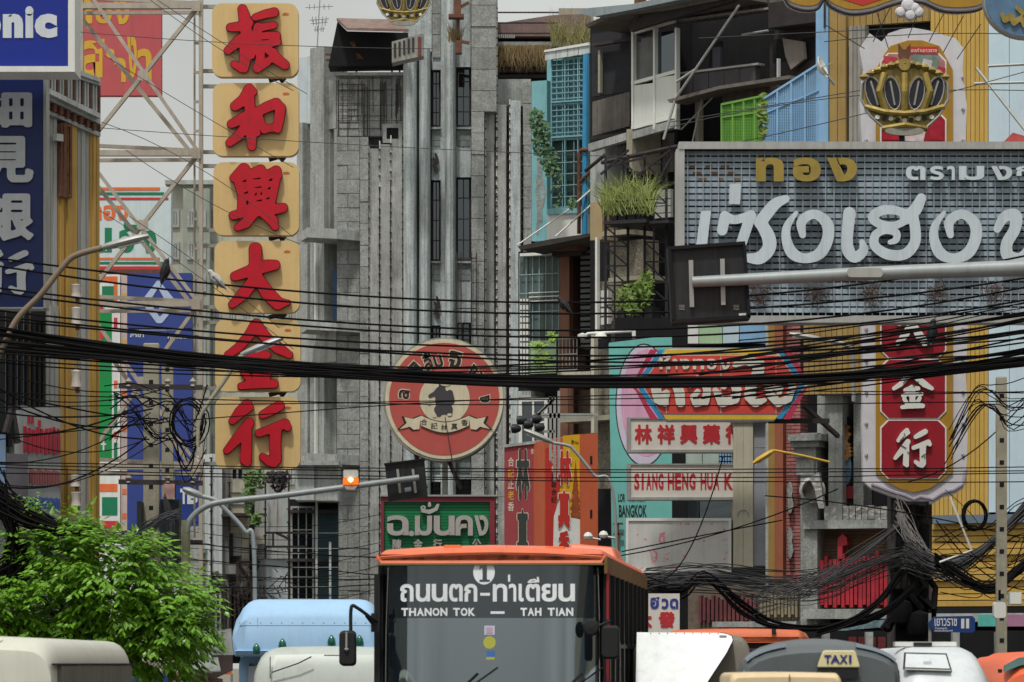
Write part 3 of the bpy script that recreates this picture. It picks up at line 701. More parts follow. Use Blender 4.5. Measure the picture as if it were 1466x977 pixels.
# ================================================================ turquoise house
T = Face(762, 118, 845, 117.2)
th = thing_at('turquoise_house', 'turquoise painted house with caged upper windows and a blue drainpipe', 'house', T, 800)
m_turq = M('turquoise_paint', (124, 178, 184), .8, var=.1, scale=2, streak=.35, grime=.2, gcol=(92, 100, 100))
m_turqd = M('turquoise_shade_mesh', (58, 112, 124), .75, var=.2, scale=2, streak=.2)
m_wire = M('painted_wire', (150, 178, 184), .6)
T.bx('wall', th, m_turq, 761, 783, 116, 345, -4, 0)
T.bx('wall', th, m_turq, 783, 845, 80, 352, -4, -.6)
T.bx('parapet', th, m_white, 783, 842, 306, 348, -.6, .5)
T.bx('sill', th, m_turq, 783, 842, 298, 306, -.6, .58)
for y0, y1, mm in ((86, 140, m_turqd), (140, 196, m_turqd), (200, 296, M('green_shade', (30, 56, 54), .7, var=.3))):
    for x0, x1 in ((790, 808), (808, 826), (826, 836)):
        T.bx('screen_panel', th, mm, x0+.4, x1-.4, y0+.6, y1-.6, .3, .33)
grille(T, th, m_wire, 789, 838, 84, 198, .42, .17, .16, .009)
grille(T, th, m_wire, 789, 838, 200, 298, .42, .34, .3, .009)
for a_ in (789, 808.5, 827, 837): T.bx('cage_post', th, m_turq, a_-.6, a_+.6, 82, 300, .36, .46)
T.bx('cage_rail', th, m_turq, 789, 838, 144, 146, .4, .5); T.bx('cage_rail', th, m_turq, 789, 838, 194, 196.5, .4, .5)
for i in range(4):
    x0 = 780+i*16; mb = MB(); T.prism(mb, [(x0+.4, 72-i*2.6), (x0+15.6, 69.5-i*2.6), (x0+15.6, 84-i*2.6), (x0+.4, 87-i*2.6)], .5, .56); mb.build('awning_panel', M('awning_white', (200, 206, 204), .7, streak=.5, var=.1), th)
mb = MB(); T.prism(mb, [(779, 72), (843, 61), (843, 65), (779, 75)], -2, .6); mb.build('awning_top', m_white, th)
# crack where plaster fell
g_ = brush_geo([[(0, 0, 3), (3, 20, 4), (-3, 40, 3), (2, 60, 5), (6, 80, 2)], [(3, 20, 3), (10, 45, 4), (8, 60, 2)], [(2, 60, 3), (-2, 95, 2)]], g=1, soft=1)
brush(T, th, m_stone, g_, 768, 232, 1, .004, .01, name='bare_patch', box=(766, 222, 781, 336))
mb = MB(); T.prism(mb, [(741, 353), (786, 343), (846, 334), (848, 338), (790, 350), (745, 358)], -1.5, 1.8); mb.build('canopy', m_darkwood, th)
T.bx('beam', th, m_rust, 790, 826, 348, 358, .2, .9); T.bx('beam', th, m_darkwood, 790, 830, 358, 366, .1, .6)
for a_ in (((741, 351), (812, 302)), ((795, 339), (848, 292)), ((812, 302), (848, 270))):
    mb = MB(); mb.tube([T.p(*a_[0], 1.7), T.p(*a_[1], .9)], .025, 6); mb.build('stay_rod', m_white, th)
T.bx('lower_wall', th, m_dark, 742, 850, 358, 950, -4, -.8)
for x0, x1 in ((744, 757), (757, 779), (779, 800)):
    T.bx('screen_panel', th, M('grey_green_screen', (92, 106, 102), .6, var=.25, scale=3, streak=.3), x0+.4, x1-.4, 368, 500, .0, .04)
grille(T, th, m_wire, 744, 800, 366, 500, .12, .21, .5, .01)
for a_ in (418, 424, 430): T.bx('cage_rail', th, m_white, 757, 800, a_, a_+1.3, .14, .2)
T.bx('sill', th, m_white, 744, 790, 362, 366, -.2, .3)
m_terra = M('terracotta_paint', (132, 92, 74), .85, var=.12, streak=.25)
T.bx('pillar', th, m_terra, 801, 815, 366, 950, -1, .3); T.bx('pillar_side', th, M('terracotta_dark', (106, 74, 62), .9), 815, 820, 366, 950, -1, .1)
for i in range(18): T.bx('louvre_slat', th, M('grey_slat', (96, 96, 96), .7, var=.2), 831, 845, 358+i*8, 363+i*8, -.2, .25, ref=838)
T.bx('louvre_frame', th, m_dark, 829, 848, 350, 510, -.6, -.2)
# pierced white blocks
for r_ in range(13):
    for c_ in range(3):
        T.bx('pierced_block', th, m_white, 744.5+c_*4.4, 747.2+c_*4.4, 428+r_*9, 434.5+r_*9, .2, .32)
T.bx('green_panel', th, M('pale_green', (172, 200, 160), .8, streak=.2), 757, 796, 488, 535, .05, .14)
T.bx('white_wall', th, m_pgrey, 742, 760, 560, 700, -1, .1); window(T, th, m_white, m_tglass, 744, 785, 570, 640, .1, .1, 2, 2)
T.bx('terrace_slab', th, m_cream, 798, 880, 532, 540, -1, 1.2)
T.bx('wall', th, M('brown_mesh_wall', (110, 92, 82), .9, var=.35, scale=8, bump=.5), 800, 875, 558, 700, -.6, .0)
T.bx('pillar', th, m_terra, 813, 821, 555, 700, 0, .3)
grille(T, th, m_steel, 800, 826, 485, 530, .4, .11, .4, .012)
bp = MB(); bp.tube([T.p(839, 78, 1.0), T.p(837, 336, 1.0)], .085, 10); bp.build('drainpipe', M('blue_pipe', (58, 148, 196), .45, var=.08), th)
bp = MB(); bp.tube([T.p(829, 335, 1.1), T.p(829, 220, 1.1), T.p(832, 215, 1.1), T.p(846, 214, 1.1)], .055, 8); bp.tube([T.p(829, 262, 1.1), T.p(846, 245, 1.1)], .05, 8); bp.build('drainpipe', m_rust, th)
def leafblob(name, label, f, boxes, n, size, mat, cat='plant', dd=.5, parent=None, kind=None):
    mb = MB()
    for i in range(n):
        x0, y0, x1, y1 = random.choice(boxes)
        cx_, cy_ = (x0+x1)/2, (y0+y1)/2; a_ = random.uniform(0, 6.28); r_ = math.sqrt(random.random())
        c = f.p(cx_+math.cos(a_)*r_*(x1-x0)/2, cy_+math.sin(a_)*r_*(y1-y0)/2, random.uniform(0, dd))
        u = Vector((random.uniform(-1, 1), random.uniform(-1, .6), random.uniform(-.9, .5))).normalized(); v_ = u.cross(Vector((random.uniform(-.5, .5), -1, random.uniform(0, 1)))).normalized()
        s_ = size*random.uniform(.6, 1.3); mb.add([c-u*s_, c+v_*s_*.4, c+u*s_, c-v_*s_*.4], [(0, 1, 2, 3)])
    o = mb.build(name, mat, parent, kind=kind)
    if label: tag(o, label, cat)
    return o
m_leafd = M('creeper_leaf', (84, 116, 82), .7, var=.4, scale=6)
m_leafy = M('young_leaf', (104, 128, 54), .7, var=.4, scale=6)
leafblob('creeper', 'green creeper growing from the cracked turquoise wall', Face(762, 116.4, 845, 115.6), [(757, 155, 778, 185), (765, 175, 790, 200), (762, 190, 785, 225), (770, 210, 800, 245), (780, 225, 800, 255)], 420, .11, m_leafd, 'creeper')
leafblob('balcony_plant', 'small green plant behind the grille right of the ridged pilasters', Face(762, 116.4, 845, 115.6), [(758, 490, 782, 500), (764, 503, 790, 530), (783, 474, 797, 490)], 170, .1, M('bright_leaf', (140, 170, 80), .7, var=.3, scale=5), 'plant')
leafblob('window_plant', 'pot plant at the green shaded window of the turquoise house', Face(762, 116.4, 845, 115.6), [(790, 245, 806, 300), (812, 285, 826, 300)], 90, .08, m_leafd, 'plant')

# ================================================================ black timber houses climbing to the right
D = Face(845, 112, 967, 109.8)
dh = thing_at('timber_house', 'black weathered timber house with a white boxed balcony', 'house', D, 900)
m_corr = M('grey_corrugated', (112, 106, 100), .7, .1, var=.25, scale=3, streak=.5, gcol=(60, 54, 50))
m_tin = M('roof_tin', (150, 160, 164), .5, .3, var=.15, streak=.4)
D.bx('wall', dh, m_dark, 845, 970, 30, 950, -6, -1.2, ref=905)
mb = MB(); D.prism(mb, [(822, 18), (840, 12), (905, 6), (960, -6), (1020, -16), (1020, -10), (905, 14), (850, 24)], -1, 1.6); mb.build('roof_sheet', m_tin, dh)
mb = MB(); D.prism(mb, [(837, 36), (878, 17), (905, 18), (970, 2), (1050, -12), (1050, -4), (960, 14), (878, 24), (840, 40)], -1, 1.2); mb.build('roof_sheet', m_corr, dh)
D.bx('post', dh, m_rust, 908, 914, -10, 32, .6, .9)
D.bx('screen', dh, M('dark_blue_grey_boards', (42, 44, 50), .85, var=.3, scale=3, streak=.4), 847, 904, 45, 135, -.4, -.3)
D.bx('post', dh, m_pole, 856, 859, 72, 133, -.2, -.1); D.bx('timber_rail', dh, m_darkwood, 847, 904, 54, 58, -.2, .0, ref=904)
corrug(D, dh, m_corr, 848, 903, 143, 192, -.1, .16, .05, ref=875, pt2=134, pd2=183)
D.bx('sill', dh, m_darkwood, 846, 904, 192, 197, -.3, .2, ref=875)
# white balcony
for a_, b_ in ((905, 936), (936, 967)):
    D.bx('balcony_panel', dh, M('balcony_white', (214, 216, 208), .6, var=.05, streak=.2, gcol=(140, 132, 118)), a_+.5, b_-.5, 121 if a_ < 930 else 110, 181 if a_ < 930 else 172, .5, .56)
for a_ in (905, 936, 967): D.bx('balcony_post', dh, m_white, a_-1.3, a_+1.3, 40, 185, .46, .6)
for y_, y2 in ((48, 30), (120, 103), (184, 167)):
    mb = MB(); mb.bar(D.p(905, y_, .53), D.p(967, y2, .53), .08, .09); mb.build('balcony_rail', m_white, dh)
D.bx('pane', dh, M('grey_haze_glass', (98, 98, 96), .3, var=.3, scale=2), 907, 918, 60, 117, .45, .47, ref=920); D.bx('pane', dh, M('grey_haze_glass', (98, 98, 96)), 918, 934, 55, 115, .45, .47, ref=920)
D.bx('pane', dh, m_tglass, 938, 965, 46, 108, .45, .47, ref=950)
mb = MB(); mb.bar(D.p(904, 38, 1), D.p(955, 22, 1), .16, .3); mb.bar(D.p(955, 22, 1), D.p(1052, -6, 1), .2, .3); mb.build('eave', m_darkwood, dh)
for a_, b_ in (((846, 212), (900, 196)), ((904, 196), (970, 177))):
    mb = MB(); mb.bar(D.p(*a_, .5), D.p(*b_, .5), .2, .2); mb.build('ledge', m_conc, dh)
corrug(D, dh, m_corr, 862, 900, 210, 330, -.6, .13, .04, ref=880); corrug(D, dh, m_corr, 905, 966, 195, 250, -.6, .13, .04, ref=930)
D.bx('pillar', dh, m_pole, 897, 905, 185, 245, -.5, .6)
D.bx('wall', dh, M('ochre_render', (168, 148, 112), .9, var=.15, streak=.3), 845, 862, 290, 344, -.4, .2, ref=850)
D.bx('pipe', dh, m_white, 852, 855, 340, 485, .3, .4, ref=853); D.bx('wall', dh, m_pgrey, 845, 866, 212, 292, -.6, .1, ref=850)
D.bx('ledge', dh, m_pole, 862, 900, 330, 337, -.5, .5, ref=880)
D.bx('wall', dh, M('reed_screen', (126, 120, 106), .95, var=.4, scale=8, bump=.6, fine=.4), 873, 921, 345, 400, -.5, .1); D.bx('ledge', dh, m_pole, 871, 925, 396, 402, -.5, .7)
D.bx('ledge', dh, m_pole, 862, 900, 330, 337, -.5, .5, ref=880)
D.bx('wall', dh, M('reed_screen', (126, 120, 106)), 858, 890, 402, 476, -.5, .1)
for r_ in range(4):
    for c_ in range(2): D.bx('pierced_block', dh, m_white, 860+c_*6, 864.5+c_*6, 416+r_*13, 426+r_*13, .1, .25)
D.bx('ledge', dh, m_pole, 862, 900, 330, 337, -.5, .5, ref=880)
D.bx('wall', dh, M('reed_screen', (126, 120, 106)), 845, 880, 500, 700, -.8, -.1); D.bx('pipe', dh, m_cream, 846, 850.5, 480, 620, .5, .65); D.bx('ledge', dh, m_pole, 800, 880, 596, 603, -.2, .5)
D.bx('white_sheet', dh, m_white, 935, 960, 272, 312, -.5, -.4)
mb = MB(); mb.tube([D.p(838, 245, 1.6), D.p(866, 222, 1.6)], .05, 6); mb.tube([D.p(862, 233, 1), D.p(970, 210, 1)], .06, 6); mb.build('timber_pole', m_darkwood, dh)
# scaffold with plant shelves
SF = Face(866, 108.4, 960, 107.6)
sf = thing_at('plant_scaffold', 'rusty black lattice scaffold tower carrying two shelves of plants', 'scaffold', SF, 915)
m_iron = M('black_iron', (40, 38, 42), .7, var=.3, scale=5)
mb = MB()
for a_ in (867, 899, 923, 954):
    mb.bar(SF.p(a_, 222, .0), SF.p(a_, 480, .0), .07)
for a_ in (880, 936): mb.bar(SF.p(a_, 300, -1), SF.p(a_, 480, -1), .05)
for a_, b_ in ((867, 899), (923, 954)):
    y_ = 235 if a_ == 923 else 325; s_ = 0
    while y_ < 470:
        mb.bar(SF.p(a_, y_, 0), SF.p(b_, y_, 0), .035); mb.bar(SF.p(a_ if s_ % 2 else a_, y_, 0), SF.p(b_, y_+28, 0), .035); y_ += 28; s_ += 1
for a_, b_ in (((866, 240), (925, 225)), ((895, 265), (960, 215)), ((925, 290), (962, 225)), ((880, 222), (925, 262)), ((860, 250), (900, 215))): mb.bar(SF.p(*a_, .1), SF.p(*b_, .1), .05)
mb.build('lattice', m_iron, sf)
for y_, a_, b_ in ((318, 864, 925), (462, 875, 925)):
    SF.bx('shelf', sf, m_iron, a_, b_, y_-3, y_+2, -.6, .9)
    for i in range(4): SF.bx('planter', sf, m_blackp, a_+8+i*13, a_+19+i*13, y_-17-i*2, y_-3, .0, .6)
SF.bx('platform', sf, m_iron, 923, 958, 316, 320, -.3, .7)
for y_ in (286, 296, 306): SF.bx('rail', sf, m_iron, 880, 960, y_, y_+1, .7, .75)
grass('grassy_plant', 'pale green feathery plants on the upper scaffold shelf', SF, 862, 935, 290, 310, 620, 1.0, M('lime_grass', (140, 152, 84), .8, var=.35, scale=5), cat='plants', dd=.8, w_=.014, lean=.9)
leafblob('bushy_plant', 'bushy green plants on the lower scaffold shelf', SF, [(882, 405, 915, 450), (890, 425, 925, 452), (915, 385, 935, 440), (908, 400, 930, 425)], 600, .09, m_leafy, 'plants', .8)

E = Face(967, 109.6, 1200, 106)
eh = thing_at('dark_house', 'dark run-down house with a grey railing and sagging tin roof above the silver sign', 'house', E, 1060)  # run-down house built in dark tones
E.bx('wall', eh, m_dark, 968, 1200, -30, 950, -6, -2, ref=1080)
E.bx('wall_block', eh, m_darkwood, 1102, 1167, 42, 122, -1.6, -.4, ref=1130); E.bx('wall_block', eh, m_darkwood, 1100, 1168, 0, 36, -1.6, .2)
m_char = M('charcoal_panel', (78, 74, 78), .8, var=.2, scale=3, streak=.3)
for i in range(5): E.bx('rail_panel', eh, m_char, 970+i*22.4, 991.6+i*22.4, 101, 136-i*.6, -.2, .0, ref=1020)
E.bx('rail', eh, m_steel, 970, 1085, 98, 101, -.22, .06, ref=1020); E.bx('rail', eh, m_steel, 972, 1100, 24, 27, -.2, .0, ref=1000)
grille(E, eh, m_darkwood, 1000, 1100, 2, 24, -.1, .3, 1, .015)
E.bx('window_opening', eh, m_dark, 1106, 1130, 56, 88, -.4, -.38); E.bx('window_opening', eh, m_dark, 1148, 1166, 54, 85, -.4, -.38)
mb = MB(); E.prism(mb, [(1120, 55), (1150, 60), (1152, 84), (1132, 100), (1124, 80)], -.3, -.2); mb.build('torn_sheet', M('torn_plastic', (128, 118, 112), .8, var=.2), eh)
mb = MB(); E.prism(mb, [(955, 143), (1030, 123), (1130, 108), (1130, 113), (1030, 128), (958, 147)], .2, .9); mb.build('tin_eave', m_corr, eh)
E.bx('mossy_wall', eh, M('mossy_wall', (76, 64, 60), .95, var=.5, scale=5, grime=.5, gcol=(50, 56, 40)), 1034, 1098, 124, 150, -.4, .3, ref=1066)
E.bx('post', eh, m_pgrey, 1112, 1114, 84, 124, .2, .3); E.bx('post', eh, m_pole, 995, 1000, 120, 205, -.8, -.6)
E.bx('cloth', eh, m_darkwood, 1015, 1032, 60, 98, -.9, -.8); E.bx('cloth', eh, M('grey_cloth', (96, 96, 110), .9), 1020, 1031, 68, 99, -.7, -.6)
for a_, b_ in (((967, 142), (1058, 8)), ((968, 118), (998, 98)), ((950, 200), (966, 145))): 
    mb = MB(); mb.tube([E.p(*a_[:1], a_[1], 1.2), E.p(*b_, 1.0)], .035, 6); mb.build('stay_rod', m_steel, eh)
mb = MB(); mb.tube([E.p(975, 186, .4), E.p(1020, 140, .4)], .02, 5); mb.tube([E.p(990, 210, .4), E.p(1005, 142, .4)], .02, 5); mb.tube([E.p(1062, 50, .2), E.p(1100, 44, .2)], .03, 5); mb.build('loose_wire', m_steel, eh)
# coloured cages
GCg = Face(1032, 99, 1096, 98)
m_green = M('lime_green_paint', (112, 166, 68), .6, var=.12)
m_sky = M('sky_blue_paint', (138, 180, 216), .6, var=.1, streak=.15)
cg = thing_at('balcony_cage', 'lime green mesh balcony cage above the silver sign', 'balcony cage', GCg, 1064)
def cage(f, root, mat, top, bot, x0, x1, nx, mback):
    for i in range(nx):
        a_, b_ = x0+(x1-x0)*i/nx, x0+(x1-x0)*(i+1)/nx
        ya, yb = top[0]+(top[1]-top[0])*i/nx, top[0]+(top[1]-top[0])*(i+1)/nx
        mb = MB(); f.prism(mb, [(a_+.6, ya+1), (b_-.6, yb+1), (b_-.6, bot), (a_+.6, bot)], -.05, -.02); mb.build('mesh_panel', mback, root)
        mb = MB(); mb.bar(f.p(a_, ya, .02), f.p(a_, bot, .02), .045); mb.bar(f.p(a_, ya, .02), f.p(b_, yb, .02), .05); mb.bar(f.p(a_, ya+(bot-ya)*.33, .02), f.p(b_, yb+(bot-yb)*.33, .02), .03); mb.build('frame_bar', mat, root)
    mb = MB(); n = int((x1-x0)/2.6)
    for i in range(n+1):
        k = i/n; mb.bar(f.p(x0+(x1-x0)*k, top[0]+(top[1]-top[0])*k, .0), f.p(x0+(x1-x0)*k, bot, 0), .016)
    for j in range(1, 20):
        y_ = bot-j*4
        if y_ > max(top): mb.bar(f.p(x0, y_, 0), f.p(x1, y_, 0), .014)
    mb.build('wire_mesh', mat, root, kind='stuff')
cage(GCg, cg, m_green, (150, 137), 206, 1033, 1096, 4, M('green_net', (92, 150, 62), .8, var=.25))
GCb = Face(1092, 98, 1188, 97.2)
cb = thing_at('balcony_cage', 'pale blue mesh balcony cage left of the yellow pillar', 'balcony cage', GCb, 1140)
cage(GCb, cb, m_sky, (142, 92), 206, 1093, 1172, 4, M('blue_net', (134, 170, 198), .8, var=.12, streak=.2))
GCb.bx('tall_panel', cb, m_sky, 1168, 1187, -10, 46, -.2, .0); GCb.bx('tall_panel', cb, m_sky, 1168, 1187, 46.6, 206, -.2, .0); GCb.bx('strip', cb, m_darkwood, 1179, 1181, -10, 40, 0, .05)
dish = thing('satellite_dish', 'white satellite dish beside the yellow pillar', 'satellite dish', FY(92).p(1176, 98, 0))
mb = MB(); c = FY(92).p(1176, 97, 0); ax = Vector((.9, -.35, .35)).normalized(); u = ax.cross(Vector((0, 1, .6))).normalized(); v_ = ax.cross(u)
mb.loft([[c+ax*h+(u*math.cos(t)+v_*math.sin(t)*1.0)*r_ for t in [2*math.pi*i/20 for i in range(20)]] for r_, h in ((.02, -.09), (.13, -.06), (.25, .03), (.25, .045), (.12, -.03), (.02, -.06))]); mb.build('dish', m_white, dish, True)
mb = MB(); mb.tube([c, c+Vector((.3, .2, -.35))], .03); mb.tube([c, c+ax*.28], .012); mb.build('arm', m_steel, dish)

# ================================================================ yellow clad building on the right
YB = Face(1186, 97, 1470, 95)
yb = thing_at('yellow_clad_building', 'building clad in ribbed mustard yellow and pale blue metal at the right edge', 'building', YB, 1350)
m_must = M('mustard_cladding', (196, 160, 80), .6, .05, var=.08, scale=1, streak=.35, gcol=(130, 100, 56), rand=.05)
m_tan = M('tan_cladding', (156, 128, 74), .7, var=.12, streak=.3, rand=.05)
m_pblue = M('pale_blue_cladding', (192, 212, 222), .6, .05, var=.05, streak=.2, gcol=(140, 150, 158), rand=.03)
YB.bx('wall', yb, m_dark, 1186, 1600, -30, 455, -6, -.2)
YB.bx('lower_wall', yb, m_dark, 1331, 1600, 455.5, 950, -6, -.2)
def ribs(x0, x1, w_, y0, y1, mat, d0=-.2, d1=0, name='cladding_panel', gap=.8):
    x = x0
    while x < x1-.5: YB.bx(name, yb, mat, x+gap/2, min(x+w_, x1)-gap/2, y0, y1, d0, d1+random.uniform(-.01, .01), ref=1330); x += w_
ribs(1187, 1211, 12, -30, 455, m_tan, -.2, .2); ribs(1211, 1222, 11, -30, 60, m_tan)
ribs(1215, 1240, 6, 30, 330, M('grey_slats', (150, 146, 138), .7, var=.2, streak=.5, rand=.1), -.1, .1, 'slat'); ribs(1222, 1332, 9, -30, 30, m_tan)
ribs(1332, 1415, 6.4, -30, 740, m_must); ribs(1415, 1600, 30, -30, 735, m_pblue, -.2, .02)
ribs(1150, 1236, 8, 455, 560, m_tan, .4, .6)
ribs(1240, 1334, 13, 60, 455, m_pblue, -.2, -.02)
YB.bx('gutter', yb, M('blue_grey_gutter', (108, 124, 142), .6), 1335, 1600, 736, 748, -.1, .35)
for i in range(13): YB.bx('shutter_slat', yb, m_must, 1334, 1600, 750+i*9.2, 757.8+i*9.2, -.05, .12 if i % 4 else .2, ref=1380)
YB.bx('fascia', yb, m_dark, 1330, 1600, 869, 878, .0, .3); YB.bx('fascia', yb, m_pgrey, 1330, 1600, 878, 890, .0, .35)
YB.bx('sign_band', yb, M('shop_maroon', (96, 34, 44), .6, var=.2), 1335, 1600, 905, 950, .1, .3); letter(YB, yb, M('sign_pink', (190, 140, 120), .6), 'Gold', 1362, 905, 1418, 926, .31, .02, .03, name='letter')
YB.bx('poster', yb, M('poster_violet', (170, 120, 150), .5), 1442, 1470, 880, 897, .36, .4); YB.bx('poster', yb, M('poster_teal', (90, 180, 170), .5), 1400, 1428, 880, 897, .36, .4)
for a_, b_ in (((1415, 95), (1470, 92)), ((1398, 98), (1470, 190)), ((1395, 120), (1470, 118))): 
    mb = MB(); mb.tube([YB.p(*a_, 1), YB.p(*b_, 1)], .035, 6); mb.build('steel_strut', m_steel, yb)
mb = MB(); YB.prism(mb, [(1437, 203), (1450, 190), (1470, 196), (1470, 204)], .1, .5); mb.build('red_roof_corner', M('red_tile', (200, 90, 84), .7), yb)

# ================================================================ stone shop front, lower right
S = Face(1098, 99, 1335, 97.5)
sh = thing_at('shop_building', 'old stone and brick shop front behind the white sign pillar', 'building', S, 1200)
m_brickp = M('pink_brick', (172, 112, 108), .85, var=.15, scale=4, rand=.14)
S.bx('wall', sh, m_dark, 1096, 1335, 455, 950, -5, -.5)
S.bx('wall', sh, m_conc, 1096, 1100, 455, 950, -.6, .25)
S.bx('pilaster_strip', sh, M('ochre_strip', (150, 120, 62), .8, streak=.2), 1100, 1109, 462, 832, -.5, .3); S.bx('pilaster_strip', sh, M('rust_strip', (150, 86, 62), .8, streak=.2), 1109, 1121, 462, 832, -.5, .35)
y_ = 462; r_ = 0
while y_ < 838:
    for a_, b_ in (((1121, 1132), (1132, 1146)) if r_ % 2 else ((1121, 1138), (1138, 1146))): S.bx('brick', sh, m_brickp, a_+.3, b_-.3, y_+.45, y_+4.6, -.5, .1, ref=1133)
    y_ += 5.1; r_ += 1
S.bx('dark_recess', sh, m_dark, 1121, 1146, 462, 838, -.5, .07)
for y0, y1 in ((690, 735), (755, 800)):
    g_ = brush_geo([[(0, 0, 4), (0, 10, 7), (0, 22, 4)], [(0, 24, 6), (2, 34, 7), (0, 44, 4)]], g=1, soft=2); brush(S, sh, m_stone, g_, 0, 0, 1, .1, .2, name='stone_ornament', box=(1127, y0, 1136, y1))
S.bx('pillar', sh, m_stone, 1146, 1170, 620, 950, -.6, .5); 
for i, (a_, b_, y0, y1) in enumerate(((1128, 1176, 622, 631), (1132, 1172, 631, 640), (1136, 1168, 640, 655), (1140, 1166, 655, 680))): S.bx('corbel', sh, m_stone, a_, b_, y0, y1, .0, .9-i*.12)
S.bx('column', sh, m_conc, 1186, 1206, 560, 745, -.4, .5); S.bx('column', sh, m_conc, 1170, 1200, 556, 622, -.4, .2); S.bx('corbel', sh, m_conc, 1172, 1206, 556, 566, .0, .7)
S.bx('column', sh, m_stone, 1222, 1236, 560, 745, -.4, .3)
mb = MB(); S.prism(mb, [(1203, 650), (1206, 610), (1212, 596), (1219, 610), (1222, 650), (1222, 740), (1203, 740)], .0, .15); ni = mb.build('niche', m_dark, sh)
for i in range(10): 
    mb = MB(); S.prism(mb, ell(1212+random.uniform(-3, 3), 612+i*5, 4.5, 3.4, 8), .15, .3); mb.build('carving', M('gilt_carving', (130, 92, 50), .6, var=.4, scale=8), ni)
mb = MB(); S.prism(mb, ell(1212, 672, 7, 22, 20), .15, .25); mb.build('blue_medallion', M('blue_glaze', (88, 120, 140), .4, var=.4, scale=8), sh)
S.bx('red_plaque', sh, M('plaque_red', (140, 30, 44), .6, var=.2), 1203, 1222, 696, 714, .15, .2)
# silvery foil cowl
mb = MB(); f_ = S
mb.loft([[f_.p(1163+r_*math.cos(t), cy_+r_*1.0*math.sin(t), d_) for t in [2*math.pi*i/24 for i in range(24)]] for r_, cy_, d_ in ((19, 702, .2), (19, 702, .9), (15, 702, .95), (13, 704, .5))]); mb.build('foil_duct', M('foil', (210, 208, 204), .25, .8, var=.25, scale=8, bump=.8), sh)
mb = MB(); S.prism(mb, [(1158, 684), (1172, 676), (1176, 700), (1180, 728), (1172, 728), (1166, 700)], .95, 1.1); mb.build('foil_flap', M('foil', (1, 1, 1)), sh)
for i in range(12): S.bx('foil_strip', sh, M('foil', (1, 1, 1)), 1180+i*9, 1188+i*9, 724+random.uniform(-2, 2), 745+random.uniform(-3, 3), .3, .45+random.uniform(0, .1))
S.bx('lintel', sh, m_conc, 1150, 1275, 745, 757, -.3, .6, ref=1200)
for i in range(26): S.bx('shutter_slat', sh, M('brown_shutter', (126, 106, 80), .7, var=.15, streak=.3, rand=.06), 1176, 1272, 757+i*4.7, 761.2+i*4.7, -.3, -.05, ref=1220)
S.bx('door_frame', sh, M('ochre_strip', (1, 1, 1)), 1172, 1176, 757, 885, -.3, .1)
S.bx('pillar', sh, m_conc, 1272, 1290, 720, 950, -.4, .4)
m_redl = M('red_letter', (176, 44, 58), .5, var=.25, scale=6, streak=.3)
for i in range(16):
    x_ = 1174+i*6.1; S.bx('letter_edge', sh, m_redl, x_, x_+(4.4 if i % 3 else 5.2), 802-i*.5-(6 if i % 4 == 1 else 0), 866+(4 if i % 2 else 0), .1, .35, ref=1220)
mb = MB(); S.prism(mb, [(1199, 800), (1199, 772), (1206, 764), (1212, 770), (1213, 780), (1206, 782), (1206, 800)], .1, .4); mb.build('letter_hook', m_redl, sh)
S.bx('ledge', sh, m_conc, 1150, 1290, 872, 886, -.3, .8, ref=1220)
mb = MB(); S.prism(mb, [(1186, 900), (1210, 893), (1260, 888), (1300, 884), (1300, 896), (1240, 900), (1190, 905)], .7, .9); mb.build('foil_flashing', M('foil_blue', (150, 176, 186), .3, .7, var=.4, scale=7, bump=.9), sh)
S.bx('signboard_back', sh, M('old_timber_board', (112, 100, 88), .9, var=.3, scale=4, bump=.5), 985, 1146, 838, 905, .1, .3, ref=1100)
for i in range(14): S.bx('relief_letter', sh, M('maroon_letter', (112, 58, 62), .7, var=.3), 1000+i*6, 1004+i*6, 852+(i % 3)*3, 892-(i % 2)*4, .3, .45, ref=1100)
for i in range(11): S.bx('relief_letter', sh, M('pale_wood_letter', (134, 124, 100), .7, var=.3), 1088+i*5, 1091.6+i*5, 846+(i % 3)*4, 884-(i % 2)*4, .3, .45, ref=1100)
S.bx('ledge', sh, m_conc, 1020, 1140, 890, 898, .2, .8, ref=1100)
# back wall of the lane behind the white signs
K = FY(104)
kb_ = thing_at('teal_windows_house', 'house with pale windows glimpsed between the stacked white signs', 'house', K, 1010)
K.bx('wall', kb_, m_dark, 880, 1098, 455, 950, -4, -.3)
for x0, x1 in ((982, 1005), (1006, 1029)): K.bx('window_panel', kb_, M('pale_green_glass', (178, 192, 180), .5, var=.1), x0, x1, 645, 668, -.2, -.1)
for x0, x1 in ((985, 1000), (1002, 1048)): K.bx('window_panel', kb_, m_tglass, x0, x1, 718, 745, -.2, -.1)
for r_ in range(3):
    for c_ in range(5): K.bx('pierced_block', kb_, m_sky, 1030+c_*4, 1032.6+c_*4, 648+r_*7, 653+r_*7, -.1, 0)
for x0, x1, mm in ((985, 1000, m_white), (1001, 1034, M('pale_green', (1, 1, 1))), (1035, 1058, m_pblue), (1059, 1098, m_sky)): K.bx('bright_panel', kb_, mm, x0, x1, 460, 492, -.2, -.05)
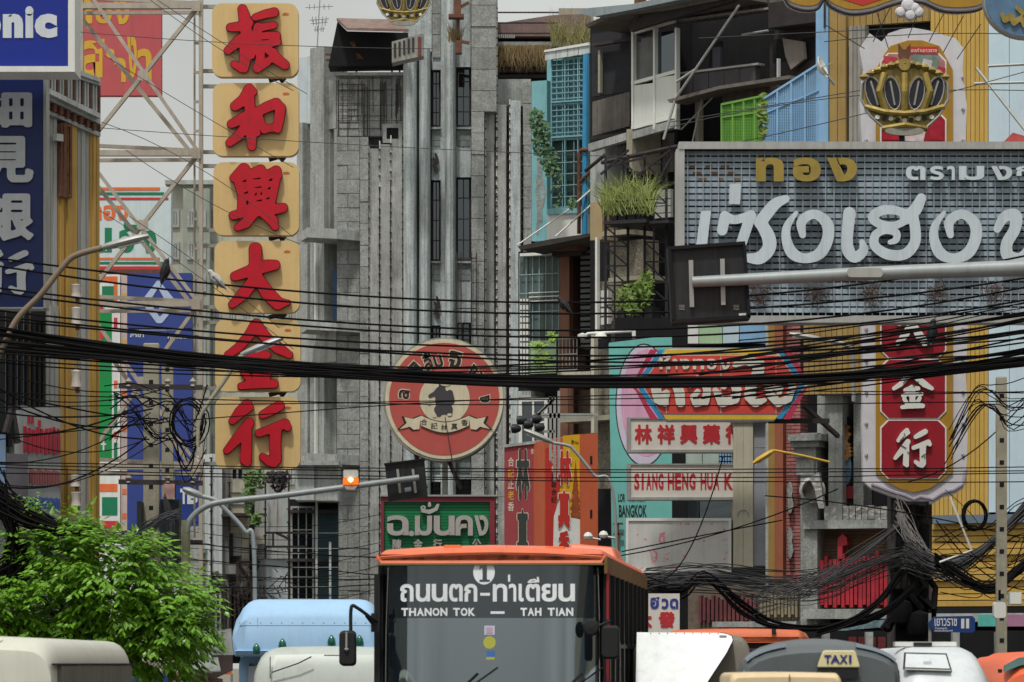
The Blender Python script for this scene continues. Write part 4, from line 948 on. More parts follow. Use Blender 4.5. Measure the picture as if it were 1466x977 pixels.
# ================================================================ LEFT BUILDING
L = Face(62, 70, 143, 71.2)
lbld = thing_at('clad_building', 'street-front building clad in grey and mustard ribbed metal at the left edge', 'building', L, 100)
m_lgrey = M('light_grey_cladding', (172, 172, 168), .6, .1, var=.06, streak=.4, rand=.04, gcol=(120, 116, 110))
m_must2 = M('mustard_cladding_left', (184, 148, 78), .6, .05, var=.1, streak=.4, gcol=(128, 92, 50), rand=.05)
mb = MB(); L.mbx(mb, -260, 142.5, 180, 950, -12, -.15, ref=142); mb.build('wall', m_lgrey, lbld)
def lrib(x0, x1, w_, y0, y1, mat, d=0.0, ref=100):
    n = max(1, round((x1-x0)/w_)); w_ = (x1-x0)/n
    for i in range(n): L.bx('cladding_panel', lbld, mat, x0+i*w_+.35, x0+(i+1)*w_-.35, y0, y1, -.15, d+(.03 if i % 2 else 0), ref=ref)
lrib(62, 82, 5, 160, 600, m_lgrey, .02); lrib(82, 97, 5, 283, 860, m_must2, .03); lrib(97, 111, 14, 172, 860, m_must2, .08); lrib(111, 129, 6, 180, 860, m_lgrey, .02); lrib(129, 143, 4.6, 186, 860, m_must2, .05)
lrib(42, 66, 6, 420, 600, m_must2, .04); lrib(66, 84, 6, 440, 600, m_lgrey, .06); lrib(-200, 42, 12, 380, 600, M('pale_wall_grey', (150, 152, 150), .7, streak=.3), .0)
window(L, lbld, m_rust, m_dark, 81, 97, 178, 283, .02, .05, 1, 3, .1)
L.bx('window_post', lbld, m_rust, 92, 96, 176, 283, .1, .14); L.bx('sun_louvre', lbld, m_lgrey, 82, 91, 192, 202, .1, .2)
# cornice with a rusty balustrade, dropping to the right
def slope(name, mat, y0, y1, y0b, y1b, d0, d1, x0=-160, x1=144, xr0=70):
    k = lambda x, a_, b_: a_+(b_-a_)*(x-xr0)/(144-xr0)
    mb = MB(); L.prism(mb, [(x0, k(x0, y0, y0b)), (x1, k(x1, y0, y0b)), (x1, k(x1, y1, y1b)), (x0, k(x0, y1, y1b))], d0, d1); return mb.build(name, mat, lbld)
slope('cornice_moulding', m_pgrey, 84, 92, 112, 118, -.3, .34); slope('cornice_moulding', m_pgrey, 92.2, 99, 118.2, 123, -.3, .3)
slope('balustrade_back', m_groove, 99, 126, 123, 163, -.3, .1); slope('cornice_moulding', m_pgrey, 126, 134, 163, 170, -.3, .3); slope('cornice_moulding', m_pgrey, 134.2, 143, 170.2, 178, -.3, .2); slope('fascia', m_groove, 143, 158, 178, 190, -.15, .06); slope('fascia', m_pgrey, 158, 163, 190, 196, -.15, .12)
for i in range(19):
    x_ = 70+i*3.95; k_ = i/18.7; slope('baluster', m_pgrey if i % 3 else m_rust, 99+24*k_, 126+37*k_, 99+24*k_+1, 126+37*k_+1, .1, .26, x_, x_+2.2, x_)
for i in range(8): x_ = 68+i*9.5; k_ = (x_-70)/74; slope('bracket', m_rust, 144+35*k_, 157+33*k_, 146+35*k_, 159+33*k_, .06, .18, x_, x_+4, x_)
# dark uprights low on the left
for x_ in (6, 15, 23, 32, 41, 50, 57, 64): L.bx('upright', lbld, m_dark, x_, x_+(3 if x_ in (15,) else 1.4), 440, 640 if x_ < 30 else 585, .12, .22)
L.bx('signboard', lbld, M('pale_signboard', (158, 160, 158), .6, streak=.25), 27, 87, 583, 760, .1, .3, ref=57)
m_pink = M('magenta_red_letter', (168, 42, 60), .5, var=.2)
for i in range(9): L.bx('letter', lbld, m_pink, 35+i*6, 38.4+i*6, 612+(i % 3)*2, 648+(i % 2)*2, .3, .33, ref=57)
for i, (x_, y_) in enumerate(((41, 598), (46, 598), (56, 602), (66, 613), (77, 610), (83, 612))): L.bx('vowel_mark', lbld, m_pink, x_, x_+2.6, y_, y_+9, .3, .33, ref=57)
for i in range(12): L.bx('small_letter', lbld, M('faded_maroon_letter', (150, 92, 92), .6), 43+i*3.7, 45.4+i*3.7, 672+(i % 3), 693+(i % 2)*2, .3, .32, ref=57)
for i in range(12): L.bx('small_letter', lbld, M('blue_letter', (70, 96, 160), .6), 44+i*3.6, 46.2+i*3.6, 712+(i % 2), 727+(i % 3), .3, .32, ref=57)
L.bx('blue_sheet', lbld, M('pale_blue_sheet', (150, 178, 214), .7), -60, 8, 622, 700, .3, .4, ref=0); L.bx('grey_sheet', lbld, M('violet_grey', (118, 112, 120), .8), 10, 40, 650, 740, .32, .4, ref=25)
L.bx('teal_awning', lbld, M('teal_awning', (50, 120, 130), .8), -90, 30, 722, 738, .3, 1.4, ref=0); L.bx('lower_wall', lbld, m_conc, -200, 130, 740, 950, -.1, .12, ref=60)
mb = MB(); mb.bar(L.p(17, 585, .6), L.p(8, 620, .6), .08); mb.bar(L.p(17, 585, .6), L.p(25, 635, .6), .08); mb.bar(L.p(14, 585, .6), L.p(27, 584, .6), .08); mb.build('tripod_bracket', m_darkwood, lbld)
def fixture(x, y0, y1, lb_=''):
    t_ = thing('floodlight', 'slim white floodlight on the mustard column, %s' % lb_, 'floodlight', L.p(x, y1, .5))
    mb = MB(); mb.lathe(L.p(x, (y0+y1)/2, .55), [(.03, -(y1-y0)*.006), (.09, -(y1-y0)*.005), (.07, 0), (.1, (y1-y0)*.005), (.02, (y1-y0)*.006)], 10); mb.build('housing', M('aged_white', (206, 196, 184), .5, var=.2, streak=.4), t_, True)
    mb = MB(); mb.bar(L.p(x+1, y0+8, .3), L.p(x+1, y0+8, .6), .05); mb.build('bracket', m_rust, t_); mb = MB(); mb.bar(L.p(x+2, y1-5, .3), L.p(x+2, y1+4, .6), .07); mb.build('bracket', m_rust, t_)
fixture(109, 407, 428, 'highest of the five'); fixture(109, 440, 466, 'second highest'); fixture(109, 530, 556, 'middle one, on the cable bundle'); fixture(108, 680, 698, 'fourth, below the thin cables'); fixture(109, 704, 726, 'lowest, just above the tree')

# blue corner sign and the tall vertical sign
m_rblue = M('royal_blue_panel', (12, 40, 140), .35, var=.04); m_nblue = M('navy_blue_panel', (22, 40, 98), .45, var=.06, streak=.1)
m_lgl = M('pale_letter', (206, 212, 218), .5, var=.05)
f = FY(59)
t_ = thing('blue_sign', 'bright blue lightbox sign with bold white latin letters at the top left corner', 'sign', f.p(40, 102, 0))
mb = MB(); f.mbx(mb, -240, 97.5, -60, 95, -.7, 0); mb.build('panel', m_rblue, t_)
mb = MB(); f.mbx(mb, 97.5, 107, -60, 103, -.75, .06); f.mbx(mb, -250, 97.5, 95, 103, -.75, .06); mb.build('frame', m_white, t_)
for ch, x0, x1, y0 in (('P', -196, -166, 9), ('a', -161, -130, 20), ('n', -124, -94, 20), ('a', -88, -57, 20), ('s', -52, -24, 20), ('o', -29, 1.5, 20), ('n', 4, 33, 20), ('i', 36, 48, 9), ('c', 49.5, 82, 20)):
    letter(f, t_, m_lgl, ch, x0, y0, x1, 54.5, .002, .01, .065)
f = FY(60.5)
t_ = thing('vertical_sign', 'tall navy blue sign with white brush characters hung below the corner lightbox', 'sign', f.p(20, 440, 0))
mb = MB(); f.mbx(mb, -70, 62, 103.6, 440, -.4, 0); mb.build('panel', m_nblue, t_); mb = MB(); f.mbx(mb, 62.1, 66, 103.6, 441, -.42, .03); f.mbx(mb, -70, 62, 440, 442, -.42, .03); mb.build('frame', m_steel, t_)
m_silv = M('silver_grey_letter', (198, 203, 206), .5, .1, var=.12)
K_ = 3.907
def _bg(k_, strokes, polys=(), holes=(), **kw): kw.update(k_); return brush_geo(strokes, polys, holes, **kw)
def seg(*pts): return list(pts)
G_XING_ = lambda **k_: _bg(k_, [seg((290, 425, 24), (250, 470, 30), (205, 520, 18)), seg((275, 460, 24), (310, 445, 14)), seg((300, 530, 26), (250, 600, 30), (175, 685, 18)), seg((285, 560, 28), (285, 640, 28), (280, 735, 30), (290, 750, 22)),
    seg((375, 485, 20), (420, 462, 26), (470, 435, 26)), seg((355, 588, 20), (420, 565, 22), (500, 535, 26), (515, 555, 20)), seg((448, 565, 32), (445, 650, 30), (448, 735, 30)), seg((375, 720, 18), (410, 745, 24), (440, 755, 22))], g=4)
G_JIN_ = lambda **k_: _bg(k_, [seg((340, -15, 34), (300, 40, 26), (240, 110, 24), (180, 150, 18)), seg((345, -5, 32), (400, 60, 28), (460, 110, 30), (525, 150, 18)), seg((285, 165, 20), (340, 145, 24), (400, 150, 20)), seg((265, 215, 20), (340, 200, 24), (430, 200, 20)),
    seg((345, 140, 26), (348, 230, 28), (345, 310, 26)), seg((275, 250, 20), (295, 280, 18)), seg((415, 240, 18), (395, 275, 20)), seg((255, 325, 18), (340, 308, 28), (440, 312, 22))], holes=[[(322, 92), (345, 70), (355, 84), (332, 104)]], g=4)
G_DA_ = lambda **k_: _bg(k_, [seg((335, 495, 34), (335, 600, 33), (325, 670, 30), (270, 745, 32), (205, 805, 20)), seg((220, 648, 24), (300, 620, 30), (400, 590, 32), (445, 585, 26)), seg((345, 650, 28), (400, 740, 36), (460, 800, 34), (520, 795, 12))], g=4)
G_ZHEN_ = lambda **k_: _bg(k_, [seg((262, 52, 24), (272, 90, 30), (285, 180, 30), (275, 260, 28), (275, 350, 28), (272, 385, 22)), seg((195, 155, 22), (250, 150, 26), (300, 130, 22)), seg((180, 285, 20), (240, 230, 30), (300, 190, 22)), seg((215, 360, 18), (255, 385, 20)),
    seg((335, 98, 18), (390, 80, 22), (440, 70, 24)), seg((345, 160, 20), (390, 150, 20), (440, 142, 18)), seg((350, 150, 22), (335, 230, 26), (310, 310, 22)), seg((355, 205, 18), (400, 200, 20), (455, 200, 20)), seg((360, 250, 20), (410, 245, 20), (460, 235, 18)), seg((365, 250, 22), (362, 330, 24), (345, 385, 22)), seg((345, 385, 20), (400, 350, 20), (440, 290, 18)), seg((400, 270, 20), (440, 320, 30), (500, 365, 24))], holes=[[(385, 312), (402, 300), (412, 318), (396, 326)]], g=4)
G_HE_ = lambda **k_: _bg(k_, [seg((300, 500, 26), (270, 560, 30), (220, 595, 24)), seg((300, 500, 26), (325, 515, 18)), seg((200, 695, 22), (270, 660, 30), (340, 630, 26)), seg((300, 540, 28), (305, 640, 28), (310, 740, 30), (315, 820, 22)), seg((295, 690, 26), (240, 760, 26), (190, 800, 20)), seg((320, 700, 22), (345, 745, 18)),
    seg((350, 625, 24), (400, 600, 28), (450, 580, 28), (480, 605, 22)), seg((475, 610, 28), (465, 680, 26), (460, 725, 20)), seg((345, 630, 22), (365, 690, 24), (385, 730, 18)), seg((385, 725, 20), (430, 715, 22), (460, 715, 20))], holes=[[(384, 660), (400, 650), (408, 668), (402, 690), (386, 690)]], g=4)
def hq(x, y, a, b): return [(x-a, y+b*.6), (x+a, y-b), (x+a*.9, y+b), (x-a*.8, y+b*1.2)]
G_XINGH_ = lambda **k_: _bg(k_, [seg((215, 98, 22), (270, 50, 32)), seg((300, 75, 20), (365, 50, 24)), seg((410, 75, 22), (450, 60, 28), (465, 85, 18)), seg((210, 308, 22), (280, 290, 24), (400, 280, 30), (490, 265, 24)), seg((325, 300, 24), (280, 350, 28), (235, 375, 18)), seg((385, 300, 24), (430, 335, 30), (445, 370, 20)), seg((290, 270, 30), (290, 300, 26))],
    [[(212, 110), (250, 50), (300, 62), (370, 45), (420, 62), (476, 90), (462, 160), (445, 235), (440, 290), (235, 290), (238, 200)]],
    [hq(272, 112, 13, 8), hq(340, 100, 26, 5), hq(418, 105, 13, 9), hq(347, 148, 24, 5), hq(410, 153, 10, 9), hq(280, 178, 14, 8), hq(336, 185, 7, 11), hq(366, 182, 7, 10), hq(403, 209, 12, 8), hq(355, 222, 20, 6), [(282, 225), (296, 222), (296, 248), (284, 250)]], g=3.4, soft=4)
G_XING, G_JIN = G_XING_(), G_JIN_()
BOARD = [(fn(grow=5.0), fn()) for fn in (G_ZHEN_, G_HE_, G_XINGH_, G_DA_, G_JIN_, G_XING_)]
for g_, y0, y1 in ((None, 128, 184), (None, 192, 264), (None, 276, 345), ('x', 357, 422)):
    if g_: brush(f, t_, m_silv, G_XING, 0, 0, 1, .0, .06, box=(-30, y0, 49, y1))
for ch, y0, y1 in (('細', 130, 183), ('見', 195, 262), ('銀', 274, 345)): letter(f, t_, m_silv, ch, -32, y0, 48 if ch != '細' else 46, y1, .0, .06, .035, shear=0)

# ================================================================ sign gantry
GN = FY(82)
gn = thing_at('sign_gantry', 'tall beige steel lattice gantry carrying the yellow signboards', 'gantry', GN, 287)
def beam(p, q, a, b, m_=m_beam, name='strut', dd=0, par=gn):
    mb = MB(); mb.bar(GN.p(*p, dd), GN.p(*q, dd), a, b); return mb.build(name, m_, par)
GN.bx('post', gn, m_beam, 284.5, 290, -40, 1081-1, -.1, .1, ref=287).name
GN.bx('post', gn, m_beam, 277, 279.5, 2, 770, -.7, -.6); GN.bx('post', gn, m_beam, 112, 119, -60, 1080, -.1, .1)
for y_ in (4, 215, 431, 664):
    GN.bx('crossbeam', gn, m_beam, 119, 284, y_, y_+8, -.05, .12); 
    mb = MB(); mb.bar(GN.p(119, y_-7, -.6), GN.p(284, y_+1, -.6), .07, .07); mb.bar(GN.p(119, y_+15, -.5), GN.p(284, y_+14, -.5), .07, .07); mb.build('crossbeam_rear', m_beam, gn)
    GN.bx('gusset_plate', gn, m_beam, 274, 287, y_-3, y_+12, .12, .15)
for y0, y1 in ((8, 215), (219, 431), (435, 664)):
    xm, ym = 205, (y0+y1)/2-4
    beam((119, y0-30 if y0 < 20 else y0), (282, y1), .16, .07, dd=.05); beam((282, y0+4), (119, y1), .15, .07, dd=-.05, m_=m_beam)
    beam((110, y0+10), (272, y1+2), .1, .08, dd=-.62); GN.bx('gusset_plate', gn, m_beam, xm-8, xm+7, ym-6, ym+8, .1, .14)
for i in range(18): beam((278, 20+i*42), (287, 20+i*42), .05, .05, name='rung', dd=-.3)
for y_ in (10, 102, 124, 218, 238, 330, 352, 440, 462, 556, 572, 664): beam((290, y_), (312, y_), .09, .07, m_steel, 'sign_bracket', -.25)
for y_ in (114, 227, 341, 453, 564): 
    mb = MB(); mb.tube([GN.p(385, y_+2, -.1), GN.p(402, y_-3, -.1)], .05, 6); mb.lathe(GN.p(404, y_-2, -.1), [(.02, -.1), (.1, 0), (.02, .1)], 8); mb.build('lamp_clamp', m_darkwood, gn)

# six yellow boards
m_board = M('cream_yellow_board', (214, 184, 126), .45, var=.07, scale=1.1, streak=.3, grime=.25, gcol=(186, 150, 90))
m_bred = M('glossy_red_letter', (190, 14, 36), .35, var=.14, scale=3, streak=.2, gcol=(120, 14, 26)); m_bedge = M('dark_red_edge', (110, 22, 28), .6)
m_orange_txt = M('orange_print', (226, 110, 50), .6)
BF = FY(81.6)
lab = ['topmost', 'second from the top', 'third from the top', 'fourth from the top', 'fifth from the top', 'lowest']
for i, (bb, geo, oy) in enumerate((((303.5, 5, 427, 110), BOARD[0], 0), ((304.5, 119, 427.5, 223.5), BOARD[1], 0), ((305.5, 232.5, 428, 337), BOARD[2], 230), ((307, 345, 429, 448), BOARD[3], 230), ((308, 457.5, 430, 560.5), BOARD[4], 470), ((308, 568.5, 430, 671.5), BOARD[5], 470))):
    t_ = thing('character_sign', 'cream yellow rounded signboard with a big red character, %s of the column' % lab[i], 'sign', BF.p((bb[0]+bb[2])/2, bb[3], 0), 'yellow character signboards in a column')
    mb = MB(); BF.prism(mb, rrect(*bb, 14, 6), -.3, 0); mb.build('board', m_board, t_)
    rim, fcg = geo; geo = fcg
    a, fc = geo
    o = brush(BF, t_, m_bedge, rim, 280, oy, K_, 0.004, .10, name='letter_side')
    # face slightly smaller than its side: dark rim shows round it
    a2 = a.copy(); 
    o = brush(BF, t_, m_bred, (a2, fc), 280, oy, K_, .105, .05, name='letter')
    letter(BF, t_, m_orange_txt, '金', bb[2]-23, bb[1]+13, bb[2]-13, bb[1]+17, .003, .004, .0, name='small_print')

# ================================================================ signs behind the gantry
f = FY(96)
t_ = thing('banner_sign', 'faded pink-red banner with large yellow thai letters behind the gantry', 'sign', f.p(170, 138, 0))
mb = MB(); f.mbx(mb, 60, 231, -20, 137, -.3, 0); mb.build('panel', M('faded_red_banner', (186, 84, 88), .7, var=.08, streak=.15), t_)
m_yel = M('banner_yellow', (208, 164, 50), .6, var=.08)
for ch, x0, y0, x1, y1 in (('ก', 66, -4, 98, 34), ('ท', 100, -4, 132, 34), ('อ', 137, 4, 160, 34), ('ง', 163, 2, 185, 35), ('ส', 112, 56, 150, 112), ('ำ', 152, 70, 180, 118), ('ง', 182, 52, 196, 112), ('า', 197, 70, 217, 118)): letter(f, t_, m_yel, ch, x0, y0, x1, y1, .002, .006, .03)
f = FY(104)
t_ = thing('striped_sign', 'white sign edged in orange, green and red stripes with green thai letters behind the gantry', 'sign', f.p(190, 385, 0))
mb = MB(); f.mbx(mb, 60, 245, 268, 386, -.5, 0); mb.build('panel', M('pale_sign_white', (200, 214, 216), .6, var=.06), t_)
m_or = M('stripe_orange', (224, 110, 60), .6); m_gr = M('stripe_green', (20, 122, 84), .6); m_rd = M('stripe_red', (200, 52, 60), .6); m_pw = M('stripe_white', (220, 222, 218), .6)
for i, (y0, y1, mm) in enumerate(((268.5, 273, m_or), (275.5, 279.5, m_gr), (283, 286.5, m_rd), (369, 372.5, m_or), (375, 378.5, m_gr), (381.5, 385.5, m_rd))): f.bx('stripe', t_, mm, 60, 235-(i % 3 == 0)*6+6*(i % 3 == 2), y0, y1, .0, .01)
letter(f, t_, m_or, 'ทอง', 128, 294, 184, 316, .002, .006, .04); letter(f, t_, m_gr, 'ชน', 100, 326, 160, 362, .002, .006, .05); letter(f, t_, m_gr, 'ฮั', 170, 318, 196, 362, .002, .006, .05); letter(f, t_, m_gr, 'ง', 202, 330, 224, 363, .002, .006, .05)
mb = MB(); f.mbx(mb, 60, 250, 386, 392, -.6, .2); mb.build('ledge', m_rust, t_)
f = FY(102)
t_ = thing('green_red_sign', 'tall vertical sign banded in white, orange, green and red left of the blue bank sign', 'sign', f.p(157, 760, 0))
mb = MB(); f.mbx(mb, 90, 172, 393, 760, -.4, 0); mb.build('panel', m_pw, t_)
for x0, x1, y0, y1, mm in ((90, 168, 396, 404, m_or), (146, 163, 410, 436, m_gr), (90, 150, 438, 441, m_pw), (130, 160, 446, 660, M('bright_green', (14, 140, 70), .5, var=.08)), (163, 168, 404, 440, m_or), (163, 168, 455, 470, m_rd), (163, 168, 545, 556, m_or), (163, 168, 562, 612, m_gr), (163, 168, 618, 628, m_or), (163, 168, 634, 660, m_gr), (90, 168, 693, 704, m_or), (146, 168, 712, 738, m_gr), (146, 168, 746, 757, m_rd)): f.bx('colour_band', t_, mm, x0, x1, y0, y1, .0, .01)
mb = MB(); f.prism(mb, [(130, 418), (150, 425), (147, 445), (130, 436)], .01, .02); mb.build('colour_band', m_rd, t_); mb = MB(); f.prism(mb, [(130, 444), (152, 480), (140, 492), (130, 470)], .01, .02); mb.build('colour_band', m_rd, t_)
f.bx('cross_mark', t_, m_pw, 147, 149.4, 630, 645, .01, .015); f.bx('cross_mark', t_, m_pw, 144.5, 152, 635, 637.5, .0155, .018)
t2 = thing('pink_strip_sign', 'narrow pale pink sign strip beside the banded green sign', 'sign', f.p(176, 760, 0))
f.bx('panel', t2, M('pale_pink_strip', (196, 176, 172), .6, var=.2, streak=.3), 173, 183, 393, 760, -.3, -.05)
for y_ in (420, 487, 560, 610, 700, 735): f.bx('mark', t2, m_yel if y_ < 500 else m_or, 175, 181, y_, y_+8, -.05, -.04)
f = FY(94)
m_bank = M('bank_blue', (50, 68, 138), .5, var=.06, streak=.1)
t_ = thing('blue_diamond_sign', 'blue bank sign with a pale lozenge outline seen through the gantry', 'sign', f.p(228, 760, 0))
mb = MB(); f.mbx(mb, 182, 274, 391, 470, -.5, 0); mb.build('panel', m_bank, t_); mb = MB(); f.mbx(mb, 182, 240, 473, 760, -.5, 0); mb.build('lower_panel', m_bank, t_); mb = MB(); f.mbx(mb, 241, 275, 473, 662, -.5, 0); mb.build('lower_panel', m_bank, t_)
g_ = brush_geo([[(0, -30, 4), (-22, 0, 6), (0, 30, 5)], [(0, -30, 4), (20, -2, 7), (12, 14, 6), (22, 12, 3), (4, 30, 5)], [(14, -2, 4), (4, 12, 3)]], g=1, soft=1.5); brush(f, t_, M('pale_lozenge', (176, 190, 216), .5), g_, 0, 0, 1, .0, .012, name='emblem', box=(203, 402, 249, 463))
letter(f, t_, m_lgl, 'กรุงเทพ', 240, 481, 272, 487, .002, .004, .02, name='small_print'); letter(f, t_, m_lgl, 'สาขา', 186, 478, 206, 483, .002, .004, .02, name='small_print')
f = FY(92)
t_ = thing('blue_letter_sign', 'small deep blue sign with a white latin B behind the signal arm', 'sign', f.p(265, 752, 0))
mb = MB(); f.mbx(mb, 250, 287, 671, 753, -.4, 0); mb.build('panel', M('deep_blue', (28, 56, 130), .5), t_); letter(f, t_, m_lgl, 'B', 268, 700, 283, 722, .002, .01, .06)
letter(f, t_, m_lgl, 'T', 258, 700, 268, 722, .002, .01, .05)

# ================================================================ round sign
f = FY(101)
t_ = thing('round_sign', 'large round brick-red sign with a cream ring, black figure and banner scroll', 'sign', f.p(635, 660, 0))
m_ringc = M('aged_cream', (206, 196, 168), .7, var=.12, scale=3, streak=.3, gcol=(120, 112, 92)); m_sred = M('brick_red_enamel', (178, 80, 72), .6, var=.08, scale=2, streak=.2, gcol=(150, 70, 60)); m_ink = M('black_ink', (30, 30, 30), .7)
mb = MB(); f.prism(mb, ell(635, 572, 86.5, 88.5, 64), -1.0, 0); mb.build('rim', M('dirty_rim', (150, 148, 136), .8, streak=.5, grime=.4), t_)
mb = MB(); f.prism(mb, ell(636, 571.5, 84.5, 86, 64), .0, .02); mb.build('cream_ring', m_ringc, t_); mb = MB(); f.prism(mb, ell(636, 571.5, 79, 80.5, 64), .02, .03); mb.build('red_field', m_sred, t_); mb = MB(); f.prism(mb, ell(636.5, 571, 36, 36, 48), .03, .04); mb.build('cream_disc', m_ringc, t_)
# figure: head with hat, robe, arms, feet
g_ = brush_geo([[(0, -20, 6)], [(-3, -8, 9), (0, 8, 12), (3, 20, 12)], [(12, -6, 5), (14, 8, 6)], [(-10, -6, 4), (-20, 0, 3.4)], [(-6, 24, 8), (-6, 32, 4)], [(10, 24, 7), (12, 32, 4)]], g=1, soft=3); brush(f, t_, M('soft_black', (64, 62, 66), .8), g_, 0, 0, 1, .04, .01, name='figure', box=(613, 546, 651, 597))
for x0, y0, x1, y1 in ((611, 571, 618, 580), (619, 594, 625, 598), (640, 592, 647, 596), (630, 546, 645, 553)):
    mb = MB(); f.prism(mb, ell((x0+x1)/2, (y0+y1)/2, (x1-x0)/2, (y1-y0)/2, 14), .05, .056); mb.build('figure_highlight', m_ringc, t_)
def poly(f, t_, pts, mat, d0, d1, name): mb = MB(); f.prism(mb, pts, d0, d1); return mb.build(name, mat, t_)
for sx in (-1, 1):
    cx_ = 637; X_ = lambda x: cx_+sx*(x)
    pt = [(34, 594), (46, 599), (61, 596), (57, 606), (68, 616), (52, 612), (46, 617), (37, 616)]
    poly(f, t_, [(X_(x*1.02), y) for x, y in pt][::sx], m_ink, .04, .045, 'ribbon_outline'); poly(f, t_, [(X_(35+(x-35)*.9), 606+(y-606)*.86) for x, y in pt][::sx], m_ringc, .045, .055, 'ribbon_tail')
up = [(602+i*7, 595+10*math.sin(math.pi*i/10)) for i in range(11)]; dn = [(x-(636.5-x)*-.02, y+13+1.5) for x, y in up][::-1]
poly(f, t_, [(x, y-1.2) for x, y in up]+[(x, y+1.2) for x, y in dn], m_ink, .056, .06, 'scroll_outline'); poly(f, t_, up+dn, m_ringc, .06, .066, 'scroll')
for i, ch in enumerate('合記林真香'):
    x_ = 607+i*14.5; y_ = 595+10*math.sin(math.pi*(x_-602)/70)+1.5; letter(f, t_, m_ink, ch, x_-4.6, y_+1.4, x_+4.6, y_+10.5, .066, .004, .015)
for ch, an, w_, h_ in (('ล', -84, 13, 15), ('มิ', -47, 20, 22), ('ลิ้ม', -17, 27, 26), ('จิ', 15, 19, 24), ('ง', 45, 12, 15), ('ฮี', 60, 14, 20), ('ง', 90, 11, 14)):
    arc_letter(f, t_, m_ringc, ch, 636, 571, 58, an, w_+2.6, h_+2.6, .031, .002, .06, 'letter_outline'); arc_letter(f, t_, m_ink, ch, 636, 571, 58, an, w_, h_, .034, .004, .03)
mb = MB(); mb.tube([f.p(637, 597, .1), f.p(652, 690, .1)], .012, 5); mb.tube([f.p(595, 650, -.5), f.p(610, 700, -.5)], .05, 6); mb.tube([f.p(640, 655, -.5), f.p(660, 700, -.5)], .05, 6); mb.build('stay', m_darkwood, t_)
bx('mount_post', t_, m_conc, f.p(632, 0, 0).x, f.p(640, 0, 0).x, 102.1, 102.5, Z(780, 101), Z(600, 101))

# ================================================================ green slatted sign
f = FY(62)
t_ = thing('green_sign', 'green slatted sign in a dark red frame with grey thai letters above the bus', 'sign', f.p(626, 790, 0))
f.bx('back', t_, m_blackp, 545, 708, 711, 830, -.5, -.08)
m_mar = M('maroon_frame', (130, 40, 52), .6, var=.15)
for a_ in ((545, 549.5, 711, 830), (701.5, 708, 711, 830)): f.bx('frame', t_, m_mar, *a_, -.08, .05)
f.bx('frame', t_, m_mar, 549.5, 701.5, 711, 718.5, -.08, .05); f.bx('frame_cap', t_, m_steel, 544, 722, 708.5, 711, -.1, .08)
for i in range(25): f.bx('slat', t_, M('sign_green', (12, 118, 70), .5, var=.1, rand=.06), 549.6, 701.4, 718.8+i*4.3, 722.6+i*4.3, -.08, -.01)
m_glet = M('grey_letter', (172, 166, 160), .6, var=.1, streak=.2)
for ch, x0, y0, x1, y1 in (('ฉ', 554, 738, 585, 767), ('.', 585, 760, 593, 768), ('ม', 594, 738.5, 618.5, 767), ('น', 621, 738.5, 651, 767), ('ค', 652, 738, 677, 767), ('ง', 679, 738, 699, 767)): letter(f, t_, m_glet, ch, x0, y0, x1, y1, .0, .07, .028)
g_ = brush_geo([[(0, 0, 3), (2, 8, 4), (14, 10, 5), (26, 4, 4), (30, -6, 3)], [(2, 0, 5)], [(14, -10, 3), (14, -4, 3)]], holes=[ell(2, 0, 2, 2, 8)], g=.7, soft=1); brush(f, t_, m_glet, g_, 0, 0, 1, .0, .07, box=(602, 719, 629, 736))
for ch, x0 in (('陳', 562), ('金', 592), ('行', 620), ('公', 676)): letter(f, t_, m_glet, ch, x0, 772, x0+13, 787, .0, .05, .02)

# red + orange vertical signs
f1 = Face(721, 98, 776, 97.5); f2 = Face(778, 97, 856, 97.5)
t_ = thing('red_vertical_sign', 'weathered dark red vertical sign with black outlined characters beside the orange one', 'sign', f1.p(750, 850, 0))
m_wred = M('worn_red', (150, 60, 66), .75, var=.1, streak=.35, gcol=(96, 56, 54)); m_out = M('ivory_outline', (206, 198, 178), .6); m_dgr = M('dark_green_black', (48, 54, 50), .6)
poly(f1, t_, [(722, 638), (775, 631), (775, 870), (722, 870)], m_wred, -.6, 0, 'panel'); poly(f1, t_, [(721, 637), (776, 630), (776, 634), (721, 641)], m_conc, -.6, .05, 'frame_top'); f1.bx('frame_side', t_, m_conc, 772, 777, 634, 870, -.6, .06, ref=776)
for ch, x0, y0, x1, y1 in (('林', 739, 643, 758, 716), ('真', 740, 729, 756, 800)):
    letter(f1, t_, m_out, ch, x0-1, y0-1, x1+1, y1+1, .001, .004, .055, name='letter_outline'); letter(f1, t_, m_dgr, ch, x0, y0, x1, y1, .008, .006, .04)
for i, ch in enumerate('合記正老香'): letter(f1, t_, m_yel if i % 2 else m_out, ch, 727, 655+i*16, 736, 668+i*16, .001, .004, .01, name='small_letter')
letter(f1, t_, m_out, 'ร้าน', 760, 643, 772, 650, .001, .004, .02, name='small_letter')
t_ = thing('orange_vertical_sign', 'orange and yellow vertical sign with white edged red characters and a pagoda picture', 'sign', f2.p(815, 850, 0))
m_org = M('orange_panel', (190, 94, 60), .55, var=.08, streak=.15, gcol=(168, 70, 44)); m_yp = M('sign_yellow', (218, 170, 34), .5, var=.08); m_rp = M('sign_red', (190, 50, 44), .5, var=.08)
poly(f2, t_, [(779, 631), (831, 622), (831, 870), (779, 870)], m_org, -.7, 0, 'panel'); poly(f2, t_, [(831, 622), (856, 620), (856, 870), (831, 870)], m_org, -.7, .04, 'side_panel')
